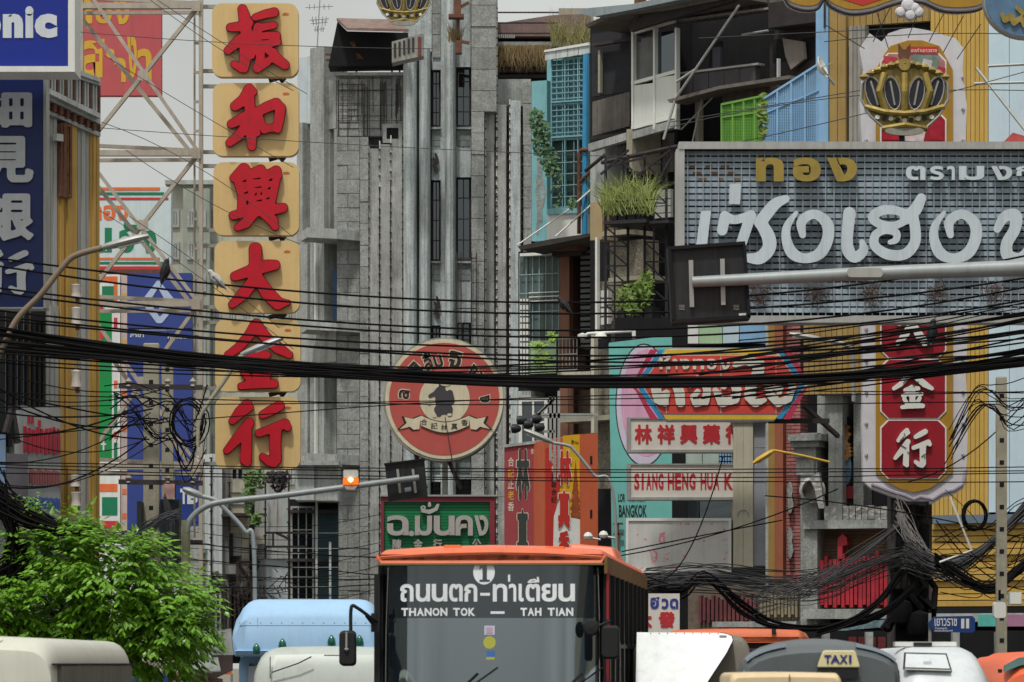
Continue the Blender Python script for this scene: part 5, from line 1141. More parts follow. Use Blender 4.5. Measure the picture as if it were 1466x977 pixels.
poly(f2, t_, [(781, 642), (806, 638), (806, 680), (796, 715), (789, 870), (781, 870)], m_rp, .001, .008, 'red_field'); poly(f2, t_, [(806, 624), (830, 622), (830, 742), (808, 742), (800, 714), (806, 680)], m_yp, .001, .008, 'yellow_field'); poly(f2, t_, [(801, 714), (806, 725), (816, 741), (831, 744), (834, 728), (834, 870), (790, 870), (793, 740)], m_white, .009, .014, 'white_field')
for i in range(6): 
    w_ = 2.5+i*1.4; poly(f2, t_, [(824-w_, 740-(5-i)*11), (824, 730-(5-i)*13-6), (824+w_, 740-(5-i)*11)], M('pagoda_brown', (160, 76, 40), .6, var=.3, scale=9), .015+i*.002, .018+i*.002, 'pagoda_tier')
for ch, x0, y0, x1, y1 in (('林', 799, 645, 818, 695), ('真', 799, 702, 816, 757), ('香', 800, 760, 815, 800)):
    letter(f2, t_, m_white, ch, x0-1.2, y0-1.2, x1+1.2, y1+1.2, .03, .004, .06, name='letter_outline'); letter(f2, t_, m_rp, ch, x0, y0, x1, y1, .036, .006, .05)
for i, ch in enumerate('正老林真香合記'): letter(f2, t_, m_out if i < 3 else m_ink, ch, 789, 645+i*11, 797, 654+i*11, .01, .004, .01, name='small_letter')
letter(f2, t_, m_ink, 'ร้าน', 818, 630, 828, 636, .01, .004, .02, name='small_letter'); f2.bx('slot', t_, m_dark, 845, 848, 653, 665, .04, .05); f2.bx('slot', t_, m_dark, 845, 848, 730, 742, .04, .05)

# ================================================================ teal sign with the pink oval
f = FY(100)
t_ = thing('teal_sign', 'large turquoise billboard with a pink and white oval behind the octagonal sign', 'sign', f.p(920, 790, 0))
m_teal = M('teal_panel', (112, 186, 178), .6, var=.06, streak=.12, gcol=(80, 130, 126))
mb = MB(); f.prism(mb, [(872, 491), (955, 481), (962, 481), (962, 806), (877, 806)], -.6, 0); mb.build('panel', m_teal, t_)
poly(f, t_, ell(922, 580, 41, 88, 40), m_ink, .001, .004, 'oval_outline'); poly(f, t_, ell(922, 580, 39.5, 86, 40), M('soft_violet', (206, 196, 214), .6), .005, .008, 'oval'); poly(f, t_, ell(926, 577, 37, 77, 40), M('soft_pink', (214, 162, 190), .6, var=.1, streak=.2), .009, .012, 'oval_centre')
letter(f, t_, m_ink, 'LOR', 885, 707, 895, 719, .001, .005, .03); letter(f, t_, m_ink, 'YAOWARAT', 899, 707, 925, 719, .001, .005, .03); letter(f, t_, m_ink, 'BANGKOK', 886, 723, 926, 741, .001, .005, .03)
mb = MB(); mb.bar(f.p(878, 750, .1), f.p(892, 750, .1), .05); mb.bar(f.p(878, 765, .1), f.p(892, 765, .1), .05); mb.bar(f.p(885, 750, .1), f.p(885, 800, .1), .05); mb.build('bracket', m_rust, t_)
# octagonal sign
f = FY(86)
t_ = thing('octagonal_sign', 'long eight-sided red sign with yellow, blue and magenta borders and white thai letters', 'sign', f.p(1030, 604, 0))
def octo(i, x0=904, x1=1160, y0=498, y1=603, c=52, cy=52): return [(x0+c-0, y0+i), (x1-c, y0+i), (x1-i*1.2, y0+cy), (x1-i*1.2, y1-cy), (x1-c, y1-i), (x0+c, y1-i), (x0+i*1.2, y1-cy), (x0+i*1.2, y0+cy)]
m_ored = M('signal_red', (200, 66, 58), .55, var=.06, streak=.1, gcol=(150, 60, 54)); m_oyel = M('golden_yellow', (214, 176, 52), .5); m_oblue = M('azure', (48, 138, 186), .5); m_omag = M('crimson_magenta', (180, 50, 84), .55)
m_okw = M('pale_border', (196, 200, 196), .6)
poly(f, t_, octo(0), m_steel, -.5, 0, 'case')
poly(f, t_, octo(1.6), m_okw, .0, .01, 'border'); 
poly(f, t_, [(953, 501), (1110, 501), (1112, 508), (950, 508)], m_oyel, .01, .014, 'yellow_band'); poly(f, t_, [(950, 594.5), (1112, 594.5), (1110, 600.5), (953, 600.5)], m_oyel, .01, .014, 'yellow_band')
for sx in (0, 1):
    mx_ = lambda pts: pts if not sx else [(2063-x, y) for x, y in pts][::-1]
    for sy in (0, 1):
        my_ = lambda pts: pts if not sy else [(x, 1101-y) for x, y in pts][::-1]
        poly(f, t_, my_(mx_([(906, 549), (931, 500.5), (942, 500.5), (912, 545)])), m_omag, .01, .014, 'magenta_band')
        poly(f, t_, my_(mx_([(911, 550.4), (915, 543), (943.5, 501), (951, 501), (918, 550.4)])), m_oblue, .0145, .018, 'blue_band')
poly(f, t_, [(948, 509.5), (1115, 509.5), (1144, 550), (1115, 593), (948, 593), (920, 550)], m_ored, .0185, .024, 'red_field')
m_ole = M('cream_letter', (208, 206, 194), .55, var=.08)
for ch, x0, x1 in (('ห้', 944, 960), ('า', 963, 970), ('ง', 973, 988), ('ท', 992, 1008), ('อ', 1012, 1026), ('ง', 1030, 1045)): letter(f, t_, m_ole, ch, x0, 505 if ch == 'ห้' else 514, x1, 529, .024, .03, .03, name='small_letter')
def W(pts): return pts
g1 = brush_geo([[(0, 20, 9), (4, 6, 8), (24, 0, 8), (40, 8, 8), (46, 24, 9), (30, 44, 8), (10, 40, 8), (4, 26, 7)]], g=1.2, soft=2)
for geo, bxx in ((brush_geo([[(4, 30, 7), (2, 12, 8), (18, 0, 7), (32, 6, 7), (38, 24, 8), (40, 46, 7)], [(2, 14, 7), (6, 40, 7), (16, 46, 6)], [(18, 26, 6), (16, 44, 5)]], g=1, soft=2), (931, 538, 981, 583)),
                 (brush_geo([[(0, 10, 7), (14, 0, 7), (30, 4, 8), (36, 22, 8), (32, 42, 8), (12, 46, 7), (6, 34, 6)], [(6, 34, 5), (16, 24, 6)]], g=1, soft=2), (983, 538, 1018, 583)),
                 (brush_geo([[(0, 20, 5), (12, 46, 9), (32, 40, 8), (36, 20, 8), (30, 4, 7), (18, 2, 7), (14, 14, 5)]], g=1, soft=2), (1020, 541, 1062, 583)),
                 (brush_geo([[(2, -26, 5), (16, -34, 8), (34, -28, 9), (34, -12, 8), (24, 10, 8), (22, 34, 8), (30, 46, 7), (42, 40, 4)]], g=1, soft=2), (1048, 510, 1098, 583)),
                 (brush_geo([[(0, 6, 6), (8, 30, 8), (24, 46, 8), (44, 38, 7), (52, 14, 7), (46, 0, 6)], [(18, 16, 6), (30, 10, 6), (26, 28, 5)]], g=1, soft=2), (1092, 538, 1140, 583))): brush(f, t_, m_ole, geo, 0, 0, 1, .024, .05, box=bxx)
for x_ in (954, 1032, 1111): f.bx('seam', t_, m_okw, x_-.4, x_+.4, 510, 592, .0245, .03)
mb = MB(); mb.bar(f.p(1150, 580, -.6), f.p(1200, 625, -1.6), .08); mb.bar(f.p(1100, 603, -.4), f.p(1187, 603, -.6), .1); mb.build('support_bar', m_darkwood, t_)
# white signs + pillar
f = FY(88)
m_wl = M('lightbox_white', (214, 206, 196), .5, var=.04, streak=.12, gcol=(160, 150, 140)); m_rl = M('letter_red', (186, 44, 52), .5, var=.06)
def wsign(label, y0, y1):
    t_ = thing('white_sign', label, 'sign', f.p(975, y1, 0), 'white lightbox signs stacked against the pillar')
    f.bx('case', t_, m_steel, 898, 1052, y0, y1, -.5, .0); f.bx('face', t_, m_wl, 903, 1052, y0+2, y1-4, .0, .01)
    for a_ in ((900, 903, y0, y1), ): f.bx('frame', t_, m_steel, *a_, .0, .04)
    f.bx('frame', t_, m_steel, 903, 1052, y0, y0+2, .0, .04); f.bx('frame', t_, m_steel, 903, 1052, y1-4, y1, .0, .05); return t_
t_ = wsign('white lightbox with a row of red chinese characters just under the octagonal sign', 598, 648)
for i, ch in enumerate('林祥興藥行'): x_ = 908.5+i*32.5; letter(f, t_, m_rl, ch, x_, 608, x_+25, 636, .012, .01, .035)
t_ = wsign('white lightbox with red latin capitals, in the middle of the stack', 664, 716)
for w_, x0, x1 in (('SIANG', 908, 951), ('HENG', 956, 997), ('HUA', 1003, 1031), ('K', 1037, 1051)):
    n = len(w_)
    for i, ch in enumerate(w_): a_ = x0+(x1-x0)*i/n; b_ = a_+(x1-x0)/n*.86; xa, xb = (a_+2, b_-2.6) if ch == 'I' else (a_, b_); letter(f, t_, m_rl, ch, xa, 678, xb, 701, .012, .01, .03)
t_ = thing('faded_sign', 'white lightbox with only faint pink scraps of lettering left, bottom of the stack', 'sign', f.p(972, 818, 0))
f.bx('case', t_, m_steel, 896, 1047, 742, 820, -.5, 0); f.bx('face', t_, M('bleached_face', (204, 202, 198), .5, var=.05, streak=.15), 900, 1043, 746, 815, .0, .01)
for a_ in ((896, 900, 742, 820), (1043, 1047, 742, 820), (900, 1043, 742, 746), (900, 1043, 815, 820)): f.bx('frame', t_, m_white, *a_, .0, .04)
m_fp = M('faded_pink', (226, 140, 156), .6, var=.3, scale=9); random.seed(11)
for i in range(46):
    x_, y_ = random.choice(((random.uniform(903, 1038), random.uniform(812, 814)), (random.uniform(1034, 1039), random.uniform(752, 812)), (random.uniform(905, 1035), random.uniform(762, 776)), (random.uniform(925, 980), random.uniform(790, 806)), (random.uniform(903, 1030), 749)))
    f.bx('faded_mark', t_, m_fp, x_, x_+random.uniform(1, 4), y_, y_+random.uniform(.8, 3), .01, .013)
letter(f, t_, m_fp, 'ดี', 943, 762, 952, 778, .011, .003, .03); letter(f, t_, m_fp, 'ง', 930, 788, 941, 806, .011, .003, .0)
t_ = thing('pillar_sign', 'tall blank cream pillar sign closing the right end of the white signs', 'sign', f.p(1070, 812, 0))
f.bx('front', t_, M('peeled_cream', (196, 190, 170), .8, var=.1, streak=.5, gcol=(150, 138, 112)), 1050, 1078, 604, 812, -.5, .15)
f.bx('side', t_, M('grey_violet_panel', (150, 152, 160), .7, streak=.15), 1078.2, 1096, 604, 810, -.6, .05); f.bx('seam', t_, m_conc, 1063.6, 1064.4, 604, 811, .15, .156)
mb = MB(); mb.tube([f.p(1064-8*math.cos(R(a_)), 740-10*math.sin(R(a_)), .16) for a_ in range(0, 181, 20)], .012, 5); mb.build('scribed_arc', m_conc, t_)
for y_ in (640, 690, 742): f.bx('joint', t_, m_conc, 1078, 1096, y_, y_+.8, .05, .056)
f.bx('cap', t_, m_steel, 1046, 1100, 600, 604, -.6, .2)

# ================================================================ vertical ornamental sign on the right
f = FY(82)
t_ = thing('ornate_sign', 'tall ornamental sign with white scrolled edge, gold border and red panels of white characters', 'sign', f.p(1308, 720, 0))
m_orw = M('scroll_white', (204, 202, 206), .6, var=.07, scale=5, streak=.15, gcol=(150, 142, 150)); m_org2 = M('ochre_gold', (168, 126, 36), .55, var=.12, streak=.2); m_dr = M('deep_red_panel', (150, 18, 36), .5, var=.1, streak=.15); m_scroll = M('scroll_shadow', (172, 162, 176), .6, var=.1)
out = [(1236, 690), (1234, 610), (1236, 540), (1233, 460), (1236, 380), (1233, 300), (1235, 220), (1231, 150), (1236, 100), (1230, 70), (1245, 48), (1262, 60), (1272, 48), (1290, 42), (1308, 40), (1330, 44), (1350, 50), (1368, 55), (1380, 70), (1378, 100), (1384, 150), (1382, 220), (1386, 300), (1382, 380), (1386, 460), (1383, 540), (1386, 610), (1383, 680), (1379, 700), (1366, 708), (1350, 712), (1335, 722), (1318, 718), (1308, 722), (1295, 716), (1280, 712), (1264, 706), (1248, 700)]
mb = MB(); f.prism(mb, out[::-1], -.35, 0); mb.build('scrolled_board', m_orw, t_)
gold = [(1254, 676), (1254, 100), (1266, 78), (1275, 66), (1300, 58), (1320, 58), (1345, 66), (1352, 78), (1364, 100), (1364, 676), (1346, 690), (1330, 700), (1308, 705), (1288, 700), (1270, 690)]
mb = MB(); f.prism(mb, gold[::-1], .0, .05); mb.build('gold_border', m_org2, t_)
def panel(y0, y1, mat, x0=1260, x1=1355):
    c = 11; q = [(x0, y0+c), (x0+c*.4, y0+c*.6), (x0+c, y0), (x1-c, y0), (x1-c*.4, y0+c*.6), (x1, y0+c), (x1, y1-c), (x1-c*.4, y1-c*.6), (x1-c, y1), (x0+c, y1), (x0+c*.4, y1-c*.6), (x0, y1-c)]
    poly(f, t_, q[::-1], m_white, .05, .07, 'panel_border'); cx_, cy_ = (x0+x1)/2, (y0+y1)/2
    poly(f, t_, [(cx_+(x-cx_)*.955, cy_+(y-cy_)*.965) for x, y in q][::-1], mat, .07, .08, 'red_panel')
for k, (y0, y1) in enumerate(((601, 686), (514, 600), (424, 513), (335, 423), (245, 334), (160, 244), (76, 159))): panel(y0, y1, m_dr if k < 6 else M('peeled_red', (176, 120, 120), .8, var=.3, scale=8))
brush(f, t_, m_white, G_XING, 0, 0, 1, .08, .08, box=(1279, 613, 1334, 670)); brush(f, t_, m_white, G_JIN, 0, 0, 1, .08, .08, box=(1277, 526, 1337, 586)); 
brush(f, t_, m_white, G_DA_(), 0, 0, 1, .08, .08, box=(1282, 428, 1336, 497))
random.seed(4); mb = MB()
for (x0, y0, x1, y1) in ((1281, 615, 1332, 668), (1280, 530, 1335, 584), (1284, 440, 1334, 495)):
    for i in range(9):
        x_, y_ = random.uniform(x0+6, x1-6), random.uniform(y0+6, y1-6); mb.bar(f.p(x_, y_, .17), f.p(x_+random.uniform(-9, 9), y_+random.uniform(-7, 7), .17), .012)
mb.build('neon_tubing', m_darkwood, t_, kind='stuff')
# scroll relief
for sx, cx_ in ((1, 1245), (-1, 1374)):
    for i in range(13):
        y_ = 110+i*45; mb = MB(); mb.tube([f.p(cx_+sx*(-5+r_*math.cos(R(a_))), y_+r_*1.4*math.sin(R(a_)), .02) for a_, r_ in ((0, 1), (90, 2), (180, 3), (270, 4.4), (360, 6), (450, 8), (500, 9.5))], .028, 6); mb.build('scroll', m_scroll, t_)
mb = MB(); mb.tube([f.p(x, y-7, .02) for x, y in out[-11:]], .035, 6); mb.build('scroll', m_scroll, t_)
# peeled picture panels at the top
for x0, x1, y0, y1, c_ in ((1262, 1285, 80, 96, (186, 60, 70)), (1288, 1300, 78, 100, (208, 196, 196)), (1303, 1345, 78, 100, (120, 140, 128)), (1318, 1335, 84, 100, (206, 198, 196)), (1340, 1354, 95, 110, (180, 40, 56)), (1264, 1290, 188, 200, (170, 24, 40)), (1292, 1325, 186, 202, (206, 190, 190)), (1330, 1352, 172, 200, (170, 24, 44))): 
    poly(f, t_, [(x0, y1), (x1-3, y1+1), (x1, y0+3), (x0+4, y0)], M('peel_%d%d%d' % c_, c_, .8, var=.35, scale=8), .081+.001*(x0 % 7), .088+.001*(x0 % 7), 'peeling_patch')
poly(f, t_, [(1298, 76), (1343, 76), (1343, 67), (1298, 67)], m_rp, .081, .1, 'red_label'); letter(f, t_, m_white, 'ทองคำเยาวราช', 1300, 69, 1341, 75, .1, .003, .0, name='small_letter')
bx('post', t_, M('dark_post', (66, 58, 58), .9, var=.3, streak=.3), X(1276, 82.3), X(1335, 82.3), 82.4, 83.2, 0, Z(700, 82.3))
# crown in front of it
crown('crown_sign', 'large gilded crown with neon outline standing on top of the silver sign', FY(75), 1295, 140, 1.08)
mb = MB(); mb.bar(FY(75).p(1291, 190, -.05), FY(75).p(1291, 208, -.05), .1); st_ = mb.build('crown_post', m_iron); tag(st_, 'short dark post under the large gilded crown', 'post')
mb = MB()
for a_, b_ in (((1238, 70), (1180, 35)), ((1250, 60), (1275, 10)), ((1330, 60), (1355, 12)), ((1350, 76), (1380, 22)), ((1300, 55), (1316, 14)), ((1272, 70), (1253, 10)), ((1370, 85), (1404, 35))): mb.tube([FY(78).p(*a_, 0), FY(78).p(*b_, 0)], .009, 5)
o = mb.build('stay_wires', m_iron); o.name = 'stay_wire_set'; tag(o, 'fan of thin stay wires between the crown and the scrolled sign above', 'stay wires', kind='stuff')
# scroll cloud sign cut by the top edge
f = FY(76)
t_ = thing('cloud_sign', 'white edged golden scroll sign cut off by the top edge, with a white cloud knot', 'sign', f.p(1270, 10, 0))
def curve_pts(pts, n=6):
    res = []
    for i in range(len(pts)-1):
        p0, p1, p2, p3 = pts[max(i-1, 0)], pts[i], pts[i+1], pts[min(i+2, len(pts)-1)]
        for k in range(n):
            t = k/n; res.append(tuple(.5*((2*p1[j])+(-p0[j]+p2[j])*t+(2*p0[j]-5*p1[j]+4*p2[j]-p3[j])*t*t+(-p0[j]+3*p1[j]-3*p2[j]+p3[j])*t**3) for j in (0, 1)))
    return res+[pts[-1]]
lo_ = curve_pts([(1122, -5), (1130, 8), (1150, 15), (1170, 13), (1180, 0), (1190, 10), (1215, 20), (1245, 18), (1275, 8), (1296, 3), (1320, 4), (1350, 16), (1385, 17), (1408, 10), (1412, -10)])
poly(f, t_, [(x, y) for x, y in lo_]+[(1412, -90), (1122, -90)], m_orw, -.3, 0, 'board')
poly(f, t_, [(x, y-7) for x, y in lo_ if y > -3]+[(1405, -80), (1128, -80)], m_org2, .0, .04, 'gold_field'); poly(f, t_, [(1200, -3), (1235, 8), (1265, -2), (1245, -30), (1200, -30)], m_rp, .04, .05, 'red_field')
mb = MB(); mb.tube([f.p(x, y, .02) for x, y in lo_], .03, 6); mb.build('neon_edge', m_darkwood, t_)
for x_, y_, r_ in ((1289, 18, 8), (1303, 22, 9), (1315, 18, 8), (1300, 8, 10), (1309, 12, 8)): 
    mb = MB(); mb.lathe(f.p(x_, y_, .12), [(.01, -.09), (r_*.0127*.7, -.07), (r_*.0127, 0), (r_*.0127*.7, .07), (.01, .09)], 14, 'y'); mb.build('cloud_knot', m_orw, t_, True)
f = FY(73)
t_ = thing('round_blue_sign', 'round blue sign with gold script at the top right corner', 'sign', f.p(1466, 52, 0))
poly(f, t_, ell(1470, -2, 62, 57, 40), m_steel, -.3, 0, 'case'); poly(f, t_, ell(1470, -2, 60, 55, 40), M('worn_blue', (88, 120, 150), .5, var=.25, scale=4), .0, .02, 'face')
brush(f, t_, m_gold, brush_geo([[(0, 10, 3), (4, 18, 4), (12, 12, 4), (16, 22, 4), (26, 14, 3), (30, 26, 3), (44, 6, 3)], [(20, 0, 3), (28, 8, 3)]], g=1, soft=1), 0, 0, 1, .02, .05, box=(1432, 8, 1484, 40))

# ================================================================ the big silver sign
f = FY(72)
t_ = thing('silver_sign', 'huge grey-blue slatted sign with white and gold thai letters on the right', 'sign', f.p(1220, 462, 0))
f.bx('back', t_, M('sign_back', (28, 38, 46), .8), 975, 1760, 205, 460, -.5, -.3)
m_slat = M('blue_grey_slat', (164, 182, 192), .5, .15, var=.2, scale=2, streak=.45, gcol=(92, 96, 100), rand=.15)
m_slat2 = M('lilac_slat', (160, 160, 172), .5, .15, var=.15, streak=.35, rand=.08)
for i in range(26): f.bx('slat', t_, m_slat, 980, 1755, 216+i*9.0, 222.6+i*9.0, -.2, -.12)
for i in range(9): f.bx('rust_streak', t_, M('slat_rust', (128, 106, 82), .8, var=.3, scale=7), 986+i*8+random.uniform(-3, 3), 996+i*8, 236+9*(i % 3)+1, 239+9*(i % 3)+2, -.12, -.115)
for i in range(70): f.bx('bar', t_, m_slat2, 984+i*11+(j_ := random.uniform(-.5, .5)), 985.3+i*11+j_, 214, 452, -.05, -.03)
m_fr = M('silver_frame', (178, 178, 174), .45, .4, var=.12, streak=.4, gcol=(110, 100, 90))
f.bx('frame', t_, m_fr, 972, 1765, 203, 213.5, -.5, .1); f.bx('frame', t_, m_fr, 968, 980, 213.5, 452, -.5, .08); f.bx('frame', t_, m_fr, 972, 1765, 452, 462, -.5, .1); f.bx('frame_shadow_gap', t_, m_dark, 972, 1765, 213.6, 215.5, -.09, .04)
m_gl2 = M('gold_letter', (168, 144, 72), .4, .4, var=.15, streak=.2, scale=4); m_w3 = M('silver_white_letter', (202, 212, 218), .35, .15, var=.06, scale=3, streak=.3, gcol=(120, 108, 96)); m_side = M('letter_side', (120, 126, 130), .5, .3)
for ch, x0, x1 in (('ท', 1082, 1122), ('อ', 1135, 1175), ('ง', 1184, 1227)): letter(f, t_, m_gl2, ch, x0, 226, x1, 260, .0, .13, .055)
for ch, x0, x1 in (('ต', 1296, 1326), ('ร', 1330, 1352), ('า', 1355, 1368), ('ม', 1372, 1410), ('ง', 1418, 1450), ('กุ', 1454, 1480), ('ฎ', 1486, 1510)): letter(f, t_, m_side, ch, x0, 237, x1, 259, .0, .04, .06, name='letter_side'); letter(f, t_, m_w3, ch, x0+1, 238, x1-1, 258, .045, .05, .03, name='letter')
k2 = 1466/506
def L3(strokes, polys=(), holes=()): 
    g_ = brush_geo([smooth(q) for q in strokes], polys, holes, g=2.4, soft=3); brush(f, t_, m_side, g_, 960, 190, k2, .0, .15, name='letter_side')
    a, fc = g_; brush(f, t_, m_w3, g_, 960, 190, k2, .152, .03, name='letter')
L3([], [[(126, 326), (168, 324), (150, 480), (104, 480)]])
L3([seg((214, 405, 22), (226, 350, 22)), seg((225, 345, 20), (268, 362, 18), (335, 340, 18)), seg((332, 345, 22), (290, 470, 22))])
L3([seg((478, 275, 16), (430, 300, 24), (372, 372, 26)), seg((372, 372, 24), (405, 430, 28), (408, 480, 28), (370, 520, 26), (320, 520, 18))])
L3([], [[(245, 212), (292, 212), (288, 298), (242, 296)]])
OO = lambda dx: [seg((522+dx, 332, 8), (485+dx, 385, 16), (480+dx, 440, 20), (505+dx, 500, 24), (560+dx, 522, 20), (620+dx, 500, 24), (652+dx, 440, 24), (650+dx, 380, 24), (610+dx, 342, 20), (570+dx, 345, 20), (542+dx, 375, 20), (548+dx, 425, 14))]
L3(OO(0)); L3([seg((742, 335, 26), (732, 440, 24), (738, 490, 26), (765, 518, 22), (800, 490, 20), (795, 455, 12))])
L3([seg((1040, 272, 20), (1015, 320, 26), (975, 352, 24)), seg((990, 345, 18), (940, 324, 18), (880, 322, 20), (838, 350, 20), (870, 380, 18), (930, 385, 16), (985, 360, 16)), seg((1005, 345, 22), (1015, 400, 22), (1012, 460, 22), (970, 505, 22), (900, 505, 22), (848, 470, 20), (850, 425, 18), (890, 405, 16), (935, 415, 16), (935, 445, 14), (910, 455, 10))])
L3(OO(613)); L3([seg((1355, 400, 16), (1385, 350, 22), (1430, 345, 26), (1428, 400, 24), (1395, 460, 24), (1400, 510, 26), (1450, 520, 22), (1490, 470, 20), (1500, 340, 20))])
L3(OO(1080))
for i, x_ in enumerate((1010, 1085, 1170, 1248, 1340, 1425)): 
    nb = thing('bird_nest', 'clump of dead twigs caught on the silver sign, %s from the left' % ('first', 'second', 'third', 'fourth', 'fifth', 'sixth')[i], 'twigs', f.p(x_, 425, .1), 'twig clumps on the silver sign'); mb = MB()
    for k in range(46 if i else 10):
        c_ = f.p(x_+random.gauss(0, 7), 420+random.gauss(0, 7), random.uniform(0, .15)); d_ = Vector((random.gauss(0, 1), random.gauss(0, .3), random.gauss(0, 1))).normalized()*.12; mb.bar(c_-d_, c_+d_, .009)
    mb.build('twig', M('twig_brown', (92, 78, 72), .9, var=.3), nb, kind='stuff')
bx('post', t_, m_conc, X(1500, 72.5), X(1520, 72.5), 72.6, 73.1, 0, Z(300, 72.5))
# hoarding corner sign, dark blue street sign, small white sign
f = FY(78)
t_ = thing('street_sign', 'dark blue street name plate with white thai letters and the number 11', 'sign', f.p(1362, 905, 0))
poly(f, t_, [(1328, 893), (1337, 883), (1392, 882), (1396, 886), (1396, 903), (1392, 906), (1337, 905)], M('street_blue', (30, 62, 124), .45, var=.1), -.04, 0, 'plate')
letter(f, t_, m_white, 'เยาวราช', 1338, 885.5, 1370, 896.5, .001, .006, .012); letter(f, t_, m_white, '1', 1376, 886, 1380.5, 900, .001, .006, .03); letter(f, t_, m_white, '1', 1383, 886, 1387.5, 900, .001, .006, .03); letter(f, t_, m_white, 'Yaowarat', 1338, 898, 1356, 901, .001, .004, .01, name='small_print'); letter(f, t_, m_white, 'เขตสัมพันธวงศ์', 1338, 901.5, 1364, 904.5, .001, .004, .01, name='small_print')
bx('post', t_, m_steel, X(1329, 78.1), X(1333, 78.1), 78.05, 78.11, 0, Z(878, 78))
f = FY(70)
t_ = thing('small_white_sign', 'small white sign with a blue thai word over a red character, right of the bus', 'sign', f.p(950, 905, 0))
f.bx('panel', t_, m_wl, 905, 973, 850, 925, -.2, 0); letter(f, t_, M('letter_blue', (50, 60, 140), .5), 'ฮ', 931, 855, 944, 872, .001, .01, .04); letter(f, t_, M('letter_blue', (1, 1, 1)), 'ว', 947, 857, 957, 872, .001, .01, .04); letter(f, t_, M('letter_blue', (1, 1, 1)), 'ด', 959, 857, 971, 872, .001, .01, .04)
letter(f, t_, m_rl, '發', 943, 876, 966, 899, .001, .01, .05); letter(f, t_, m_rl, '大', 915, 876, 933, 899, .001, .01, .05)
bx('leg', t_, m_steel, X(910, 70), X(913, 70), 70.2, 70.25, 0, Z(900, 70)); bx('leg', t_, m_steel, X(965, 70), X(968, 70), 70.2, 70.25, 0, Z(900, 70))
# ================================================================ signal arms and lamps
m_galv = M('painted_steel_grey', (150, 156, 156), .5, .2, var=.08, scale=3, streak=.2)
def spline(pts, n=8):
    res = []
    for i in range(len(pts)-1):
        p0, p1, p2, p3 = pts[max(i-1, 0)], pts[i], pts[i+1], pts[min(i+2, len(pts)-1)]
        for k in range(n):
            t = k/n; res.append(.5*((p1*2)+(p2-p0)*t+(p0*2-p1*5+p2*4-p3)*t*t+(p1*3-p0-p2*3+p3)*t**3))
    return res+[pts[-1]]
f = FY(57.5)
t_ = thing('signal_mast', 'grey traffic signal mast with a long curved arm over the blue truck', 'signal mast', f.p(265, 1147, 0))
mb = MB(); mb.tube([f.p(266, 1147, 0), f.p(266, 745, 0)], [.075, .06], 12); mb.build('pole', M('lichen_steel', (140, 140, 112), .7, .1, var=.2, scale=6), t_, True)
mb = MB(); mb.tube(spline([f.p(267, 762, .02), f.p(272, 745, .02), f.p(290, 728, .02), f.p(318, 719, .02), f.p(400, 710, .02), f.p(500, 697, .02), f.p(600, 684, .02)]), .042, 12); mb.build('arm', m_galv, t_, True)
t2 = thing('traffic_light', 'black back of a traffic light, tilted, at the tip of the signal arm', 'traffic light', f.p(580, 716, .1))
poly(f, t2, [(551, 665), (607, 657.5), (612, 710), (556, 718)], m_blackp, -.35, -.1, 'housing'); poly(f, t2, [(549.5, 663.5), (608, 656), (608.3, 658.5), (550, 666)], m_dark, -.4, -.06, 'visor')
for x_ in (569, 591): 
    mb = MB(); mb.bar(f.p(x_, 672, -.07), f.p(x_+4, 706, -.07), .035, .02); mb.build('bracket', m_steel, t2)
poly(f, t2, [(579, 699), (588, 697), (589, 703), (580, 705)], M('small_label', (150, 168, 172), .4), -.1, -.09, 'label')
t3 = thing('warning_lamp', 'amber warning lamp glowing orange on top of the signal arm', 'lamp', f.p(502, 697, 0))
mb = MB(); f.prism(mb, rrect(491.5, 673, 512.5, 684, 2, 3), -.1, .1); mb.build('white_cap', m_white, t3)
mb = MB(); f.prism(mb, [(491, 684.3), (513, 684.3), (513, 694), (491, 694)], -.1, .1); mb.build('lens', M('amber_glow', (255, 120, 30), .3, emit=.55), t3)
mb = MB(); mb.lathe(f.p(502, 687, .1), [(.001, -.04), (.03, -.02), (.04, 0), (.03, .02), (.001, .03)], 12); mb.build('bulb', M('bulb_glow', (255, 214, 150), .3, emit=3), t3)
poly(f, t3, [(491, 694.2), (513, 694.2), (508, 701), (496, 701)][::-1], M('lamp_base', (196, 168, 156), .5), -.09, .09, 'base')
f = FY(52)
t_ = thing('signal_mast', 'grey tubular signal mast arm crossing in front of the silver sign', 'signal mast', f.p(1520, 1100, 0))
mb = MB(); mb.tube([f.p(991, 404, 0), f.p(1240, 392, 0), f.p(1570, 380, 0)], [.068, .085, .11], 14); mb.build('arm', m_galv, t_, True)
mb = MB(); mb.tube([f.p(1570, 1169, 0), f.p(1570, 370, 0)], [.14, .12], 14); mb.build('pole', m_galv, t_, True)
mb = MB(); f.prism(mb, rrect(1213, 384, 1264, 397, 5, 4), -.14, .14); mb.build('clamp_lamp', M('lamp_shell', (170, 172, 164), .4, .1, streak=.2), t_)
t2 = thing('traffic_light', 'big black traffic light seen from behind, in front of the silver sign corner', 'traffic light', f.p(1015, 460, .1))
poly(f, t2, [(958, 356), (1065, 348), (1072, 455), (964, 462)], m_blackp, -.45, -.1, 'housing')
for q in ([(956, 353), (1067, 345.5), (1067, 350), (956, 358)], [(956, 358), (961, 358), (967, 458), (962, 460)], [(962, 458), (1074, 451), (1074, 456), (963, 463)], [(1064, 350), (1068, 350), (1075, 454), (1070, 454)]): poly(f, t2, q, m_dark, -.5, -.03 if q[0][1] != 353 else -.028, 'rim')
for x_, y0, y1 in ((989, 373, 440), (1034, 371, 437)):
    mb = MB(); mb.bar(f.p(x_, y0, -.07), f.p(x_+1.5, y1, -.07), .055, .05); mb.build('bracket', m_steel, t2)
